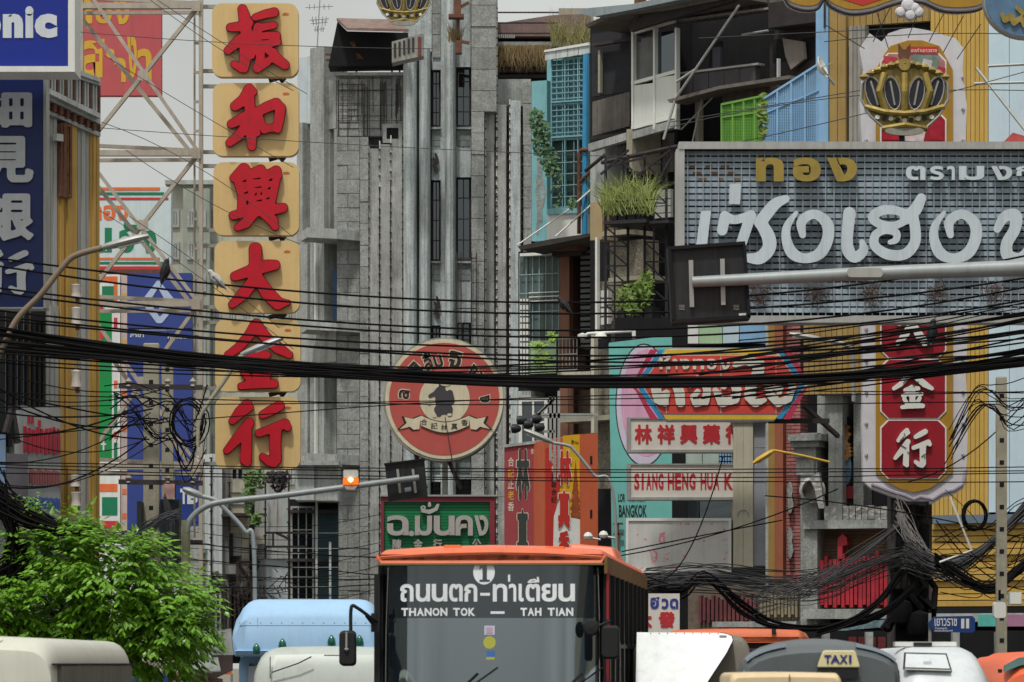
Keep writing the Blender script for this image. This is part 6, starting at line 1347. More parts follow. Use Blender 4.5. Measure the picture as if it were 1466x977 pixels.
poly(f, t2, [(1058, 449), (1068, 448.5), (1068, 453), (1058, 453.5)], m_white, -.1, -.09, 'label')
for x_ in (972, 1050):
    for i in range(4): f.bx('vent_slit', t2, m_steel, x_, x_+8, 437+i*2, 437.7+i*2, -.1, -.09)
def lamp(name, label, f, pts, hd, r_=.045, mat=m_pole, hm=None, group=None):
    t_ = thing(name, label, 'street lamp', f.p(pts[0][0], pts[0][1], 0), group)
    mb = MB(); mb.tube(spline([f.p(x, y, 0) for x, y in pts]), r_, 10); mb.build('arm', mat, t_, True)
    (x0, y0), (x1, y1) = hd; a = f.p(x0, y0, 0); b = f.p(x1, y1, 0); d = (b-a); u = d.normalized(); w_ = u.cross(Vector((0, 1, 0))); rings = []
    s_ = d.length
    for k, hw, hh in ((0, .03, .03), (.12, .06, .045), (.35, .09, .06), (.75, .11, .06), (1, .05, .03)):
        c_ = a+d*k; rings.append([c_+Vector((0, 1, 0))*hw*math.cos(q)+w_*hh*math.sin(q) for q in [2*math.pi*i/12 for i in range(12)]])
    mb = MB(); mb.loft(rings); mb.build('head', hm or m_steel, t_, True)
    mb = MB(); mb.bar(a+d*.35-Vector((0, 0, .05)), a+d*.9-Vector((0, 0, .05)), .1, .03); mb.build('lens', M('lamp_glass', (205, 212, 216), .2), t_)
    return t_
f = FY(56)
lamp('street_lamp', 'street lamp with a bent brown arm crossing the left building', f, [(-30, 1150), (-20, 620), (12, 480), (60, 420), (90, 382), (108, 366), (146, 355)], ((145, 355), (213, 338)), .042, M('brown_grey_arm', (128, 112, 94), .7, var=.15))
f = FY(66)
lamp('street_lamp', 'thin grey lamp arm rising behind the signal mast to the blue letter sign', f, [(364, 1150), (364, 798), (350, 760), (318, 725), (308, 716), (290, 711)], ((290, 711), (262, 700)), .035, m_galv)
lamp('street_lamp', 'lamp arm bent across the fifth yellow signboard', FY(68), [(283, 640), (286, 600), (300, 575), (325, 540), (338, 516), (362, 502)], ((345, 508), (405, 484)), .035, m_pole)
lamp('street_lamp', 'lamp with a grey arm leaning over the orange vertical sign', FY(80), [(884, 1090), (880, 725), (850, 680), (822, 645), (812, 638), (790, 634)], ((792, 634), (750, 616)), .03, m_galv)
lamp('street_lamp', 'white lamp reaching in front of the tan cladding left of the ornate sign', FY(84), [(1222, 575), (1222, 520), (1218, 500), (1206, 492), (1180, 487)], ((1180, 487), (1130, 478)), .04, m_steel)
lamp('street_lamp', 'small yellow floodlight on a thin arm beside the pillar sign', FY(84), [(1188, 662), (1150, 653), (1108, 645)], ((1108, 645), (1078, 664)), .025, M('lamp_yellow', (200, 160, 60), .5), M('lamp_yellow', (1, 1, 1)))
f = FY(88)
ft = thing('floodlight_cluster', 'cluster of dark floodlights on a steel frame right of the round sign', 'floodlights', f.p(790, 650, 0))
mb = MB()
for a_, b_ in (((742, 570), (794, 571)), ((794, 568), (794, 690)), ((788, 568), (788, 660)), ((800, 560), (800, 680)), ((760, 602), (794, 571)), ((765, 600), (792, 574)), ((765, 594), (856, 594)), ((768, 597), (850, 597)), ((794, 618), (765, 618))): mb.bar(f.p(*a_, 0), f.p(*b_, 0), .055)
mb.build('frame', m_steel, ft)
for x_, y_ in ((746, 602), (738, 614), (768, 600), (772, 612), (756, 608)):
    mb = MB(); mb.lathe(f.p(x_, y_, .2), [(.02, -.1), (.09, -.08), (.1, 0), (.06, .1), (.02, .12)], 12, 'x'); mb.build('floodlight_head', m_blackp, ft, True)
f = FY(80)
for k, (x_, y_, lb_) in enumerate(((842, 768, 'left'), (864, 766, 'right'))):
    t_ = thing('globe_camera', 'small white globe fitting just above the bus roof, %s one' % lb_, 'globe light', f.p(x_, y_, 0)); mb = MB(); mb.lathe(f.p(x_, y_, 0), [(.005, -.07), (.07, -.05), (.09, 0), (.06, .06), (.005, .08)], 14); mb.build('globe', m_white, t_, True); mb = MB(); mb.tube([f.p(x_, y_+2, 0), f.p(x_+18, y_+5, 0)], .025, 6); mb.build('arm', m_steel, t_)
f = FY(84)
t_ = thing('tube_lamp', 'white angled tube bracket left of the turquoise billboard top', 'bracket', f.p(870, 485, 0))
mb = MB(); mb.tube([f.p(830, 484, 0), f.p(842, 478, 0), f.p(908, 474, 0)], .03, 8); mb.lathe(f.p(834, 482, 0), [(.01, -.06), (.1, -.02), (.1, .04), (.01, .07)], 10); mb.lathe(f.p(860, 481, 0), [(.01, -.06), (.13, -.02), (.1, .04), (.01, .07)], 10); mb.build('tube', m_white, t_, True)
f.bx('end_plate', t_, m_white, 905, 910, 471, 484, -.1, .1)

# ================================================================ concrete utility poles
def upole(label, x0, x1, ytop, Y, holes=True):
    f = FY(Y); t_ = thing('utility_pole', label, 'utility pole', f.p((x0+x1)/2, 950+EYE*F/Y, 0)); w_ = (X(x1, Y)-X(x0, Y))/2; c_ = X((x0+x1)/2, Y)
    mb = MB(); h = Z(ytop, Y); rings = []
    for z in (0, h-.02, h): 
        k = 1 if z < h-.01 else .9; rings.append([(c_+sx*w_*k, Y+sy*w_*.8*k, z) for sx, sy in ((-1, -1), (1, -1), (1, 1), (-1, 1))])
    mb.loft(rings); mb.build('shaft', m_pole, t_)
    z = h-.3
    while z > 2 and holes: bx('bolt_hole', t_, m_dark, c_-.035, c_+.035, Y-w_*.8-.004, Y-w_*.8+.02, z-.035, z+.035); z -= .35
    return t_
p1 = upole('square concrete utility pole with bolt holes left of the column of yellow signboards', 206, 228, 492, 70); upole('second concrete utility pole just right of the taller holed pole', 232, 248, 505, 73); upole('pale concrete utility pole in front of the pale blue cladding at the far right', 1426, 1441, 540, 66)
f = FY(69.5)
for y_ in (553, 690, 775): mb = MB(); mb.bar(f.p(170, y_, .1), f.p(290, y_+2, .1), .08, .08); o = mb.build('crossarm', m_darkwood, p1)
for x_ in (184, 240, 276):
    for y_ in (548, 686): mb = MB(); mb.lathe(f.p(x_, y_, .1), [(.02, -.08), (.06, -.06), (.03, -.02), (.06, .02), (.03, .05), (.01, .08)], 10); mb.build('insulator', m_pole, p1)
f.bx('junction_box', p1, m_darkwood, 236, 250, 695, 712, .1, .4); f.bx('pink_notice', p1, M('pink_notice', (206, 160, 150), .6), 234, 250, 693, 713, .4, .42)
f.bx('panel_dark', p1, M('dark_green_box', (36, 46, 44), .6, var=.2), 196, 202, 718, 830, -.4, .1); f.bx('panel_dark', p1, M('dark_green_box', (1, 1, 1)), 229, 256, 715, 830, -.6, -.1)
# black wrapped pole on the right with coil
f = FY(79)
t_ = thing('cable_post', 'black cable-choked post under the ornate sign', 'post', f.p(1305, 1094, 0))
random.seed(21)
mb = MB()
for i in range(22):
    x_ = 1283+random.uniform(0, 44); pts = [f.p(x_+random.uniform(-4, 4)*k, 722+k*30, random.uniform(0, .3)) for k in range(7)]; mb.tube(pts, random.uniform(.03, .09), 6)
mb.build('cable_riser', m_cable, t_, kind='stuff'); f.bx('core', t_, m_dark, 1282, 1330, 718, 1080, -.3, .05)
for x_, y_, r_ in ((1290, 876, .22), (1316, 893, .26)): mb = MB(); mb.lathe(f.p(x_, y_, .5), [(.02, -.24), (r_*.8, -.2), (r_, 0), (r_*.8, .18), (.02, .25)], 16); mb.build('cable_closure', m_cable, t_, True)
f = FY(77)
m_lcab = m_cable2
# ================================================================ cables
def cable(label, pts, Y, r_, group, mat=m_cable, Yb=None, wob=0, name='overhead_cable', n=26):
    """pts: three or more pixel points; Y rises linearly to Yb"""
    xs = np.array([p[0] for p in pts], float); ys = np.array([p[1] for p in pts], float); xx = np.linspace(xs[0], xs[-1], n)
    if len(pts) == 2: yy = np.interp(xx, xs, ys)+(pts[0][1]*0)
    else: yy = np.polyval(np.polyfit(xs, ys, min(len(pts)-1, 3)), xx)
    yb = Yb or Y; ph = random.uniform(0, 6); P_ = []
    ex0, ex1 = xs[0] <= -50, xs[-1] >= 1500; s0, s1 = (yy[1]-yy[0])/(xx[1]-xx[0]), (yy[-1]-yy[-2])/(xx[-1]-xx[-2])
    for i, (x, y) in enumerate(zip(xx, yy)):
        yv = Y+(yb-Y)*i/(n-1); P_.append(P(x, y+wob*math.sin(ph+i*.9)+random.uniform(-.3, .3)*wob, yv))
    if ex0: P_.insert(0, P(xx[0]-420, yy[0]-420*s0, Y))      # carried on past the frame to the next pole
    if ex1: P_.append(P(xx[-1]+420, yy[-1]+420*s1, yb))
    o = MB().tube(P_, r_, 6).build(name, mat, None, True); tag(o, label, 'cable', group); return o
random.seed(5)
ORD = ['first', 'second', 'third', 'fourth', 'fifth', 'sixth', 'seventh', 'eighth', 'ninth', 'tenth', 'eleventh', 'twelfth', 'thirteenth', 'fourteenth', 'fifteenth', 'sixteenth']
g1_ = 'cables strung across the whole street'
single = [([(-60, 362), (300, 407), (560, 426), (860, 432), (1080, 424), (1530, 352)], .015, 'top single cable across the view, the white pigeon sits on it'),
          ([(-60, 372), (300, 420), (560, 444), (860, 450), (1080, 440), (1530, 388)], .015, 'second single cable from the top, the black birds perch above it'),
          ([(-60, 405), (300, 448), (560, 464), (860, 475), (1100, 462), (1530, 398)], .015, 'third single cable, crossing the lower edge of the fourth yellow board'),
          ([(-60, 412), (280, 452), (560, 476), (860, 484), (1100, 474), (1530, 418)], .015, 'fourth single cable, just under the third'),
          ([(-60, 438), (280, 473), (560, 492), (860, 500), (1100, 488), (1530, 442)], .015, 'fifth single cable, running over the top of the round sign'),
          ([(-60, 452), (280, 484), (560, 502), (860, 512), (1100, 500), (1530, 448)], .015, 'sixth single cable, crossing the turquoise billboard'),
          ([(-60, 448), (280, 478), (560, 510), (860, 520), (1100, 512), (1530, 466)], .015, 'seventh single cable, just above the heavy bundle on the left')]
for pts, r_, lb_ in single: cable(lb_, pts, 57+random.uniform(-1, 1), r_, g1_)
base = [(-60, 468), (280, 508), (560, 534), (733, 545), (900, 548), (1100, 543), (1300, 530), (1530, 512)]
b2 = [(-60, 491), (280, 520), (560, 539), (733, 549), (900, 552), (1100, 545), (1300, 533), (1530, 512)]
lab2 = 'heavy black cable within the thick bundle sagging across the middle of the street'
for i in range(11): 
    k = -6+i*1.2+random.uniform(-1, 1); cable(lab2, [(x, y+k) for x, y in (base if i % 2 else b2)], 56+random.uniform(-.3, .3), random.choice((.013, .017, .021, .026)), 'cables of the thick bundle', wob=.6)
lab3 = 'thin cable fanning loosely above and below the thick bundle'
av = sorted(random.uniform(455, 515) for _ in range(9))
for i in range(9):
    a_, m_, b_ = av[i], random.uniform(514, 576), random.uniform(440, 535)
    cable('thin cable beside the thick bundle, %s from the top at the left edge' % ORD[i], [(-60, a_), (420, (a_+m_)/2+8), (760, m_), (1080, (b_+m_)/2+4), (1530, b_)], 55+random.uniform(-1, 2), random.uniform(.009, .018), 'thin cables beside the thick bundle', wob=.5)
lab4 = 'thin low cable stretched nearly level across the middle of the view'
for i, (a_, m_, b_) in enumerate(sorted(((584, 573, 560), (636, 571, 565), (660, 672, 668), (664, 676, 673), (668, 684, 676), (676, 688, 690), (560, 580, 572), (775, 790, 800), (800, 812, 825), (838, 842, 836), (823, 828, 830)))):
    x0, x1 = (-60, 1530) if a_ < 700 else (250, 560); cable('thin nearly level cable, %s from the top of the low thin cables' % ORD[i], [(x0, a_), ((x0+x1)/2, m_), (x1, b_)], 60+random.uniform(-2, 4), .009, 'thin level cables', wob=.5)
for i in range(9):
    y_ = 745+i*13; cable('sagging thin wire before the shophouse, %s from the top at the signal pole' % ORD[i], [(262, y_), (400, y_+10+(i % 3)*5), (545, y_-8+(i % 4)*7)], 90, .008, 'thin wires before the grey shophouse', wob=.5, n=14)
lab5 = 'slack cable looping from the left edge to the utility poles'
av = sorted(random.uniform(500, 700) for _ in range(11))
for i in range(11): 
    a_ = av[i]; b_ = random.uniform(545, 660); m_ = (a_+b_)/2+random.uniform(12, 46)
    cable('slack cable to the left poles, %s from the top at the left edge' % ORD[i], [(-60, a_), (100, m_), (215+random.uniform(-10, 30), b_)], 60, random.uniform(.008, .016), 'slack cables at the left poles', Yb=69, wob=.4, n=16)
lab6 = 'cable rising to the right edge in front of the ornate sign'
av = sorted(random.uniform(420, 520) for _ in range(14))
for i in range(14):
    b_ = av[i]; a_ = min(562, b_+random.uniform(30, 95)); cable('cable rising to the right, %s from the top at the right edge' % ORD[i], [(1040+random.uniform(-60, 60), a_+8), (1250, (a_+b_)/2+12), (1530, b_)], 58, random.uniform(.007, .018), 'rising cables on the right', wob=.6, Yb=54, n=18)
lab7 = 'fine wire crossing the sky and signs high on the left'
for pts in ([(100, 45), (300, 60), (620, 70)], [(100, 180), (500, 207), (900, 225)], [(215, 0), (330, 80), (420, 130)], [(225, 0), (340, 75), (440, 135)], [(150, 80), (290, 165), (420, 240)], [(145, 175), (300, 250), (420, 340)], [(180, 215), (300, 290), (430, 350)], [(185, 310), (300, 390), (400, 470)], [(140, 300), (290, 400), (420, 500)]): cable('fine wire over the gantry and yellow boards starting near the %s' % ('red banner' if pts[0][1] < 100 else 'upper crossbeam' if pts[0][1] < 230 else 'striped white sign'), pts, 78, .007, 'fine wires on the left', m_cable2, n=10)
lab8 = 'fine wire slanting across the coloured cages and the ornate sign'
for pts in ([(960, 175), (1200, 135), (1300, 118)], [(960, 182), (1250, 135), (1470, 130)], [(980, 220), (1250, 160), (1520, 88)], [(1180, 60), (1300, 50), (1470, 50)], [(1000, 55), (1200, 45), (1300, 40)]): cable(lab8, pts, 80, .009, 'fine wires on the right', m_cable2, n=10)
lab9 = 'thin cable running down in front of the white signs'
for pts in ([(890, 790), (1000, 768), (1120, 745)], [(860, 800), (1000, 772), (1200, 700)], [(950, 830), (1000, 760), (1035, 655)], [(1095, 710), (1200, 720), (1460, 770)], [(1340, 745), (1385, 800), (1470, 845)], [(1300, 690), (1380, 655), (1480, 560)]): cable(lab9, pts, 70, .012, 'thin cables over the lower signs', n=12)

def tangle(name, label, f, n, pts, sp, r0, r1, mat, Yj=.6, cat='cable tangle', mats2=None):
    """many loose wires following the same rough path: nobody could count them"""
    mb = MB()
    for i in range(n):
        o0, o1, dp, sag = random.gauss(0, 1), random.gauss(0, 1), random.gauss(0, 1), random.gauss(0, .6); q = []; m_ = len(pts)-1
        for k, (x, y, s_) in enumerate(pts):
            u_ = k/m_; q.append(f.p(x+random.gauss(0, .25)*s_, y+(o0*(1-u_)+o1*u_)*s_+sag*s_*math.sin(math.pi*u_)*1.4+random.gauss(0, .3)*s_, Yj*dp*.3))
        mb.tube(spline(q, 4), random.uniform(r0, r1)*.72, 4, False)
    o = mb.build(name, mat, None, kind='stuff'); tag(o, label, cat); return o
f = FY(74)
tangle('cable_tangle', 'dark mass of tangled cables above the white truck', f, 46, [(925, 830, 9), (985, 826, 9), (1040, 828, 9), (1110, 838, 9), (1180, 836, 10), (1260, 806, 8), (1310, 790, 6)], 1, .007, .013, m_cable2)
tangle('cable_tangle', 'black cables drooping below the faded white sign', f, 16, [(925, 842, 6), (975, 850, 6), (1010, 826, 4), (1060, 870, 8), (1110, 895, 4), (1180, 900, 3), (1260, 880, 4), (1310, 840, 4)], 1, .012, .024, m_cable)
tangle('cable_tangle', 'heavy knotted cable loom hanging from the black post to the right edge', FY(70), 60, [(1296, 790, 12), (1330, 808, 9), (1362, 812, 7), (1400, 792, 4), (1436, 760, 3), (1480, 715, 6), (1530, 660, 8)], 1, .008, .02, m_cable2)
tangle('cable_tangle', 'second dark cable loom swinging low to the right edge', FY(69), 34, [(1340, 800, 6), (1370, 822, 6), (1405, 840, 4), (1430, 838, 4), (1466, 810, 5), (1530, 770, 5)], 1, .012, .026, m_cable)
tangle('cable_tangle', 'loose pale wires spraying down from the black post', FY(70.5), 34, [(1285, 730, 10), (1300, 760, 14), (1318, 790, 12), (1345, 812, 8), (1372, 822, 5)], 1, .006, .011, M('pale_wire', (150, 146, 142), .7))
tangle('cable_tangle', 'black cables climbing from the lower red letters to the black post', FY(73), 9, [(1170, 905, 4), (1220, 888, 5), (1260, 860, 6), (1290, 820, 6), (1310, 790, 5)], 1, .015, .03, m_cable)
tangle('cable_tangle', 'fine cables sloping from the shop pillar up to the post', FY(73), 18, [(1080, 860, 10), (1150, 842, 9), (1220, 800, 6), (1300, 742, 3)], 1, .007, .012, m_cable2)
tangle('cable_tangle', 'loops of cable drooping beside the far right pole', FY(65), 12, [(1360, 640, 14), (1395, 575, 12), (1420, 570, 12), (1450, 590, 20), (1500, 570, 26)], 1, .007, .014, m_cable)
tangle('cable_tangle', 'tangled wires hanging before the yellow shutter at the far right', FY(66), 13, [(1345, 790, 24), (1385, 800, 24), (1420, 810, 22), (1455, 790, 30), (1500, 760, 30)], 1, .006, .012, m_cable)
tangle('cable_tangle', 'coils of cable around the two left utility poles', FY(68.5), 15, [(160, 600, 24), (190, 585, 16), (222, 610, 26), (250, 600, 26), (272, 640, 24), (292, 600, 20)], 1, .007, .016, m_cable)
tangle('cable_tangle', 'black cable loom drooping over the tree from the left edge', FY(53), 44, [(-70, 690, 10), (-10, 715, 11), (40, 740, 8), (90, 758, 5), (130, 765, 4)], 1, .008, .022, m_cable)
tangle('cable_tangle', 'cables falling at the left edge beside the tree', FY(53), 30, [(0, 710, 16), (20, 770, 14), (10, 820, 14), (40, 800, 12), (-60, 850, 14)], 1, .008, .018, m_cable)
tangle('cable_tangle', 'drooping wires between tree top and left poles', FY(62), 30, [(120, 750, 5), (165, 770, 6), (200, 762, 6), (235, 742, 5), (256, 735, 5)], 1, .007, .013, m_cable2)
tangle('cable_tangle', 'loose wires falling down the dark box beside the lower left pole', FY(66), 22, [(236, 715, 6), (246, 760, 8), (240, 800, 8), (244, 840, 8)], 1, .006, .012, m_cable2)
mb = MB(); random.seed(3)
f = FY(66)
for k in range(10):
    c_ = f.p(1395+random.uniform(-2, 2), 738, random.uniform(-.1, .1)); r_ = random.uniform(.16, .2); mb.tube([c_+Vector((r_*math.cos(t), random.uniform(-.02, .02), r_*1.25*math.sin(t))) for t in [2*math.pi*i/16 for i in range(17)]], .012, 5, False)
o = mb.build('cable_coil', m_cable, None); tag(o, 'round coil of spare cable hanging before the mustard cladding', 'cable coil')
mb = MB()
for k in range(6):
    c_ = FY(68).p(270+random.uniform(-6, 4), 605, 0); r_ = random.uniform(.2, .34); mb.tube([c_+Vector((r_*math.cos(t), random.uniform(-.02, .02), r_*1.3*math.sin(t))) for t in [2*math.pi*i/16 for i in range(17)]], .012, 5, False)
o = mb.build('cable_coil', m_cable, None); tag(o, 'round coil of spare cable beside the left utility poles', 'cable coil')
mb = MB(); mb.tube([P(1360, 712, 66), P(1391, 788, 66), P(1345, 805, 66)], .02, 5); o = mb.build('overhead_wire', m_white); tag(o, 'white cord hanging in an angle before the yellow shutter', 'cord')
t_ = thing('meter_box', 'small white rounded meter box on the far right pole', 'meter box', P(1430, 878, 65)); mb = MB(); FY(65).prism(mb, rrect(1423, 862, 1440, 885, 4, 4), -.1, .1); mb.build('case', m_white, t_); mb = MB(); mb.tube([P(1431, 860, 65), P(1431, 845, 65)], .02); mb.build('conduit', m_cable, t_)
t_ = thing('meter_box', 'pale square meter box right of the rounded one', 'meter box', P(1452, 862, 65)); bx('case', t_, m_pgrey, X(1444, 65), X(1462, 65), 64.9, 65.1, Z(866, 65), Z(848, 65)); bx('lid', t_, m_white, X(1445, 65), X(1461, 65), 64.87, 64.9, Z(865, 65), Z(849, 65))

# ================================================================ birds
def bird(label, px, py, Y, L_, body, dark, face=1, lean=.9):
    """one continuous lofted body: tail, back, breast, neck, head, beak"""
    t_ = thing('pigeon' if 'pigeon' in label else 'bird', label, 'bird', P(px, py, Y)); c = P(px, py, Y); ax = Vector((face*math.cos(lean), 0, math.sin(lean))); up = Vector((-face*math.sin(lean), 0, math.cos(lean)))
    rings = []
    for s_, h, rw, rh in ((-.62, -.02, .05, .012), (-.42, -.02, .07, .02), (-.3, 0, .1, .08), (-.1, 0, .16, .15), (.1, .0, .17, .17), (.25, .02, .13, .13), (.36, .05, .085, .09), (.45, .07, .085, .085), (.52, .06, .06, .06), (.55, .05, .025, .02), (.63, .03, .006, .006)):
        o_ = c+ax*s_*L_+up*h*L_; rings.append([o_+(Vector((0, 1, 0))*rw*math.cos(q)+up*rh*math.sin(q))*L_*1.25 for q in [2*math.pi*i/12 for i in range(12)]])
    mb = MB(); mb.loft(rings); mb.build('body', body, t_, True)
    for sy in (-1, 1):
        mb = MB(); rr = []
        for s_, w_ in ((-.5, .02), (-.25, .09), (0, .13), (.18, .09), (.25, .02)): o_ = c+ax*s_*L_+Vector((0, sy*.15*L_, 0)); rr.append([o_+up*w_*L_, o_+Vector((0, sy*.025, 0)), o_-up*w_*L_, o_]) 
        mb.loft(rr); mb.build('wing', dark, t_)
        mb = MB(); mb.tube([c+Vector((0, sy*.04, -.1*L_)), c+Vector((0, sy*.04, -.32*L_))], .008, 5); mb.build('leg', m_rust, t_)
m_bb = M('black_feather', (26, 26, 30), .7, var=.3, scale=20); m_gb = M('pale_feather', (186, 184, 178), .8, var=.25, scale=20)
bird('dark pigeon perched on the top cable in front of the blue diamond sign', 236, 390, 57, .34, m_bb, m_bb, 1, 1.25)
bird('pale grey pigeon perched on a cable at the left edge of the fourth yellow board', 311, 402, 57, .34, m_gb, M('grey_feather', (120, 120, 122), .8), -1, .75)
bird('black bird on a cable in front of the terracotta pillar', 809, 439, 57, .28, m_bb, m_bb, -1, .8)
bird('black bird sitting upright on the cable before the ornate red sign', 1334, 478, 56, .36, m_bb, m_bb, 1, 1.3)

# ================================================================ tree
random.seed(9)
tr = thing('leafy_tree', 'bright green leafy street tree in the lower left corner', 'tree', (X(130, 53), 53, 0.14))
m_leaf = M('tree_leaf', (112, 162, 42), .38, var=.5, scale=4, spec=.6, rand=.0)
m_bark = M('bark', (92, 80, 66), .95, var=.3, scale=8, bump=.6)
ctr = Vector((X(120, 53), 53, 0)); mb = MB(); mb.tube([ctr+Vector((0, 0, .1)), ctr+Vector((.05, 0, 1)), ctr+Vector((0, .1, 2.0))], [.14, .11, .09], 10); mb.build('trunk', m_bark, tr, True)
LOBES = [(60, 850, .75, .6), (120, 800, .6, .5), (165, 830, .7, .6), (225, 850, .55, .5), (255, 880, .55, .42), (170, 900, .9, .5), (40, 900, .9, .5), (-40, 860, .8, .6), (100, 775, .38, .35), (60, 790, .5, .42), (205, 805, .34, .3), (272, 905, .3, .25), (-100, 900, .9, .6), (230, 930, .6, .4), (90, 930, 1, .5)]
ends = []
for x_, y_, rx, rz_ in LOBES: 
    c_ = P(x_, y_, 53); c_.y += random.uniform(-.4, .4); ends.append((c_, rx, rz_)); mb = MB(); mb.tube(spline([ctr+Vector((0, 0, 1.5)), (ctr+Vector((0, 0, 1.9))).lerp(c_, .5)+Vector((0, 0, -.1)), c_], 4), [.06]*4+[.03]*4+[.012], 6); mb.build('limb', m_bark, tr, True)
vs = []; fs = []
def leaf(p, d, nrm, L_):
    s_ = d.cross(nrm).normalized(); k = len(vs); w_ = L_*.24
    vs.extend([p, p+d*L_*.35+s_*w_-nrm*.004, p+d*L_, p+d*L_*.35-s_*w_-nrm*.004, p+d*L_*.4+nrm*-.012]); fs.extend([(k, k+1, k+4), (k+1, k+2, k+4), (k+2, k+3, k+4), (k+3, k, k+4)])
for c_, rx, rz_ in ends:
    nt_ = int(330*rx*rz_/.3)
    for i in range(nt_):
        v_ = Vector((random.gauss(0, 1), random.gauss(0, 1), random.gauss(0, 1))).normalized(); r_ = random.uniform(.55, 1.05)
        lump = 1+.22*math.sin(v_.x*7+c_.x*3)*math.cos(v_.z*6+c_.x)
        if math.sin(v_.x*5.3+c_.x*9)+math.sin(v_.z*6.1+c_.z*7)+math.sin(v_.y*4+c_.x*3) < -.75 and r_ > .6: continue
        p = c_+Vector((v_.x*rx, v_.y*rx*.9, v_.z*rz_))*r_*lump
        out_ = Vector((v_.x, v_.y, v_.z*.5-.15)).normalized(); tw = (out_+Vector((random.uniform(-.5, .5), random.uniform(-.5, .5), random.uniform(-.3, .2)))).normalized()
        for j in range(5):
            sd_ = 1 if j % 2 else -1; side = tw.cross(Vector((0, 0, 1))).normalized()*sd_
            d = (tw*.6+side*.8+Vector((0, 0, -.35-.2*random.random()))).normalized() if j < 4 else (tw+Vector((0, 0, -.4))).normalized()
            nn = (Vector((0, 0, 1))-d*d.z+Vector((random.uniform(-.3, .3), random.uniform(-.5, .1), 0))).normalized(); leaf(p+tw*.045*j, d, nn, random.uniform(.09, .155))
# stray sprigs that break the outline
for i in range(60):
    x_, y_ = random.choice(((random.gauss(115, 12), random.gauss(745, 9)), (random.gauss(208, 9), random.gauss(785, 8)), (random.gauss(245, 12), random.gauss(812, 8)), (random.gauss(300, 8), random.gauss(900, 14)), (random.gauss(45, 14), random.gauss(725, 7)), (random.gauss(90, 8), random.gauss(750, 8)))); p = P(x_, y_, 53+random.uniform(-.2, .2))
    for j in range(7): d = Vector((random.uniform(-1, 1), random.uniform(-1, .3), random.uniform(-.8, .5))).normalized(); leaf(p+Vector((random.uniform(-.06, .06), 0, random.uniform(-.06, .06))), d, Vector((random.uniform(-.4, .4), -.5, 1)).normalized(), random.uniform(.06, .1))
me = bpy.data.meshes.new('crown'); me.from_pydata([tuple(v) for v in vs], [], fs); me.materials.append(m_leaf); o = place('crown', me, tr, (0, 0, 0)); o.location = -WL[tr.name]
ml = m_leaf.node_tree; bs = ml.nodes['Principled BSDF']; trn = ml.nodes.new('ShaderNodeBsdfTranslucent'); trn.inputs[0].default_value = (*lin((150, 190, 50)), 1); mxs = ml.nodes.new('ShaderNodeMixShader'); mxs.inputs[0].default_value = .2
ou = [n for n in ml.nodes if n.type == 'OUTPUT_MATERIAL'][0]; ml.links.new(bs.outputs[0], mxs.inputs[1]); ml.links.new(trn.outputs[0], mxs.inputs[2]); ml.links.new(mxs.outputs[0], ou.inputs[0])
leafblob('hanging_creeper', 'green creeper hanging below the lowest yellow signboard', FY(110), [(349, 672, 362, 735), (352, 674, 382, 700), (362, 735, 372, 752)], 260, .12, M('dull_leaf', (96, 124, 70), .8, var=.4, scale=5), 'creeper')
leafblob('dark_creeper', 'tuft of dark dead branches under the lowest yellow signboard', FY(110), [(378, 674, 416, 694), (388, 676, 410, 704)], 170, .1, m_darkwood, 'branches')
leafblob('roadside_shrub', 'small dusty shrub between the tree and the blue truck', FY(80), [(272, 905, 322, 935), (262, 845, 300, 900), (300, 820, 318, 850)], 420, .07, M('dusty_leaf', (72, 88, 62), .8, var=.5, scale=6), 'shrub')
leafblob('cage_creeper', 'green creeper along the right side of the lime green cage', FY(97), [(1086, 135, 1098, 200)], 110, .1, m_leafy, 'creeper')

# ================================================================ vehicles (each built in its own space: front at y=0, +y to the rear)
m_tyre = M('tyre', (30, 30, 32), .9); m_chrome = M('chrome', (200, 200, 205), .15, 1, var=.02); m_rubber = M('black_rubber', (26, 26, 28), .7)
m_shield = glass('vehicle_glass', (26, 34, 38), .2, .25); m_lampg = M('headlamp_glass', (220, 224, 226), .1, spec=.8); m_tail = M('amber_lens', (230, 120, 50), .3)
def ring(y, w_, zb, zt, r_, crown=.04, tum=0.0, n=5):
    pts = [(w_*.96, zb), (w_, zb+.08), (w_, (zb+zt)/2), (w_-tum*.5, zt-r_)]
    for i in range(1, n+1): a_ = R(90*i/n); pts.append((w_-tum-r_+r_*math.cos(a_), zt-r_+r_*math.sin(a_)))
    pts.append(((w_-tum-r_)*.5, zt+crown*.75)); half = pts; L_ = [(-x, z) for x, z in half[::-1]]
    return [(x, y, z) for x, z in half+[(0, zt+crown)]+L_]
def wheels(root, w_, ys, r_=.33, tw=.2):
    for y_ in ys:
        for sx in (-1, 1):
            wh = MB(); wh.lathe((sx*(w_-tw/2), y_, r_), [(r_*.55, -tw/2), (r_*.92, -tw/2), (r_, -tw*.3), (r_, tw*.3), (r_*.92, tw/2), (r_*.55, tw/2)], 22, 'x'); o = wh.build('wheel', m_tyre, root, True)
            rm = MB(); rm.lathe((sx*(w_-tw/2), y_, r_), [(.02, -tw*.4), (r_*.56, -tw*.45), (r_*.56, tw*.45), (.02, tw*.4)], 16, 'x'); rm.build('rim', m_steel, o)
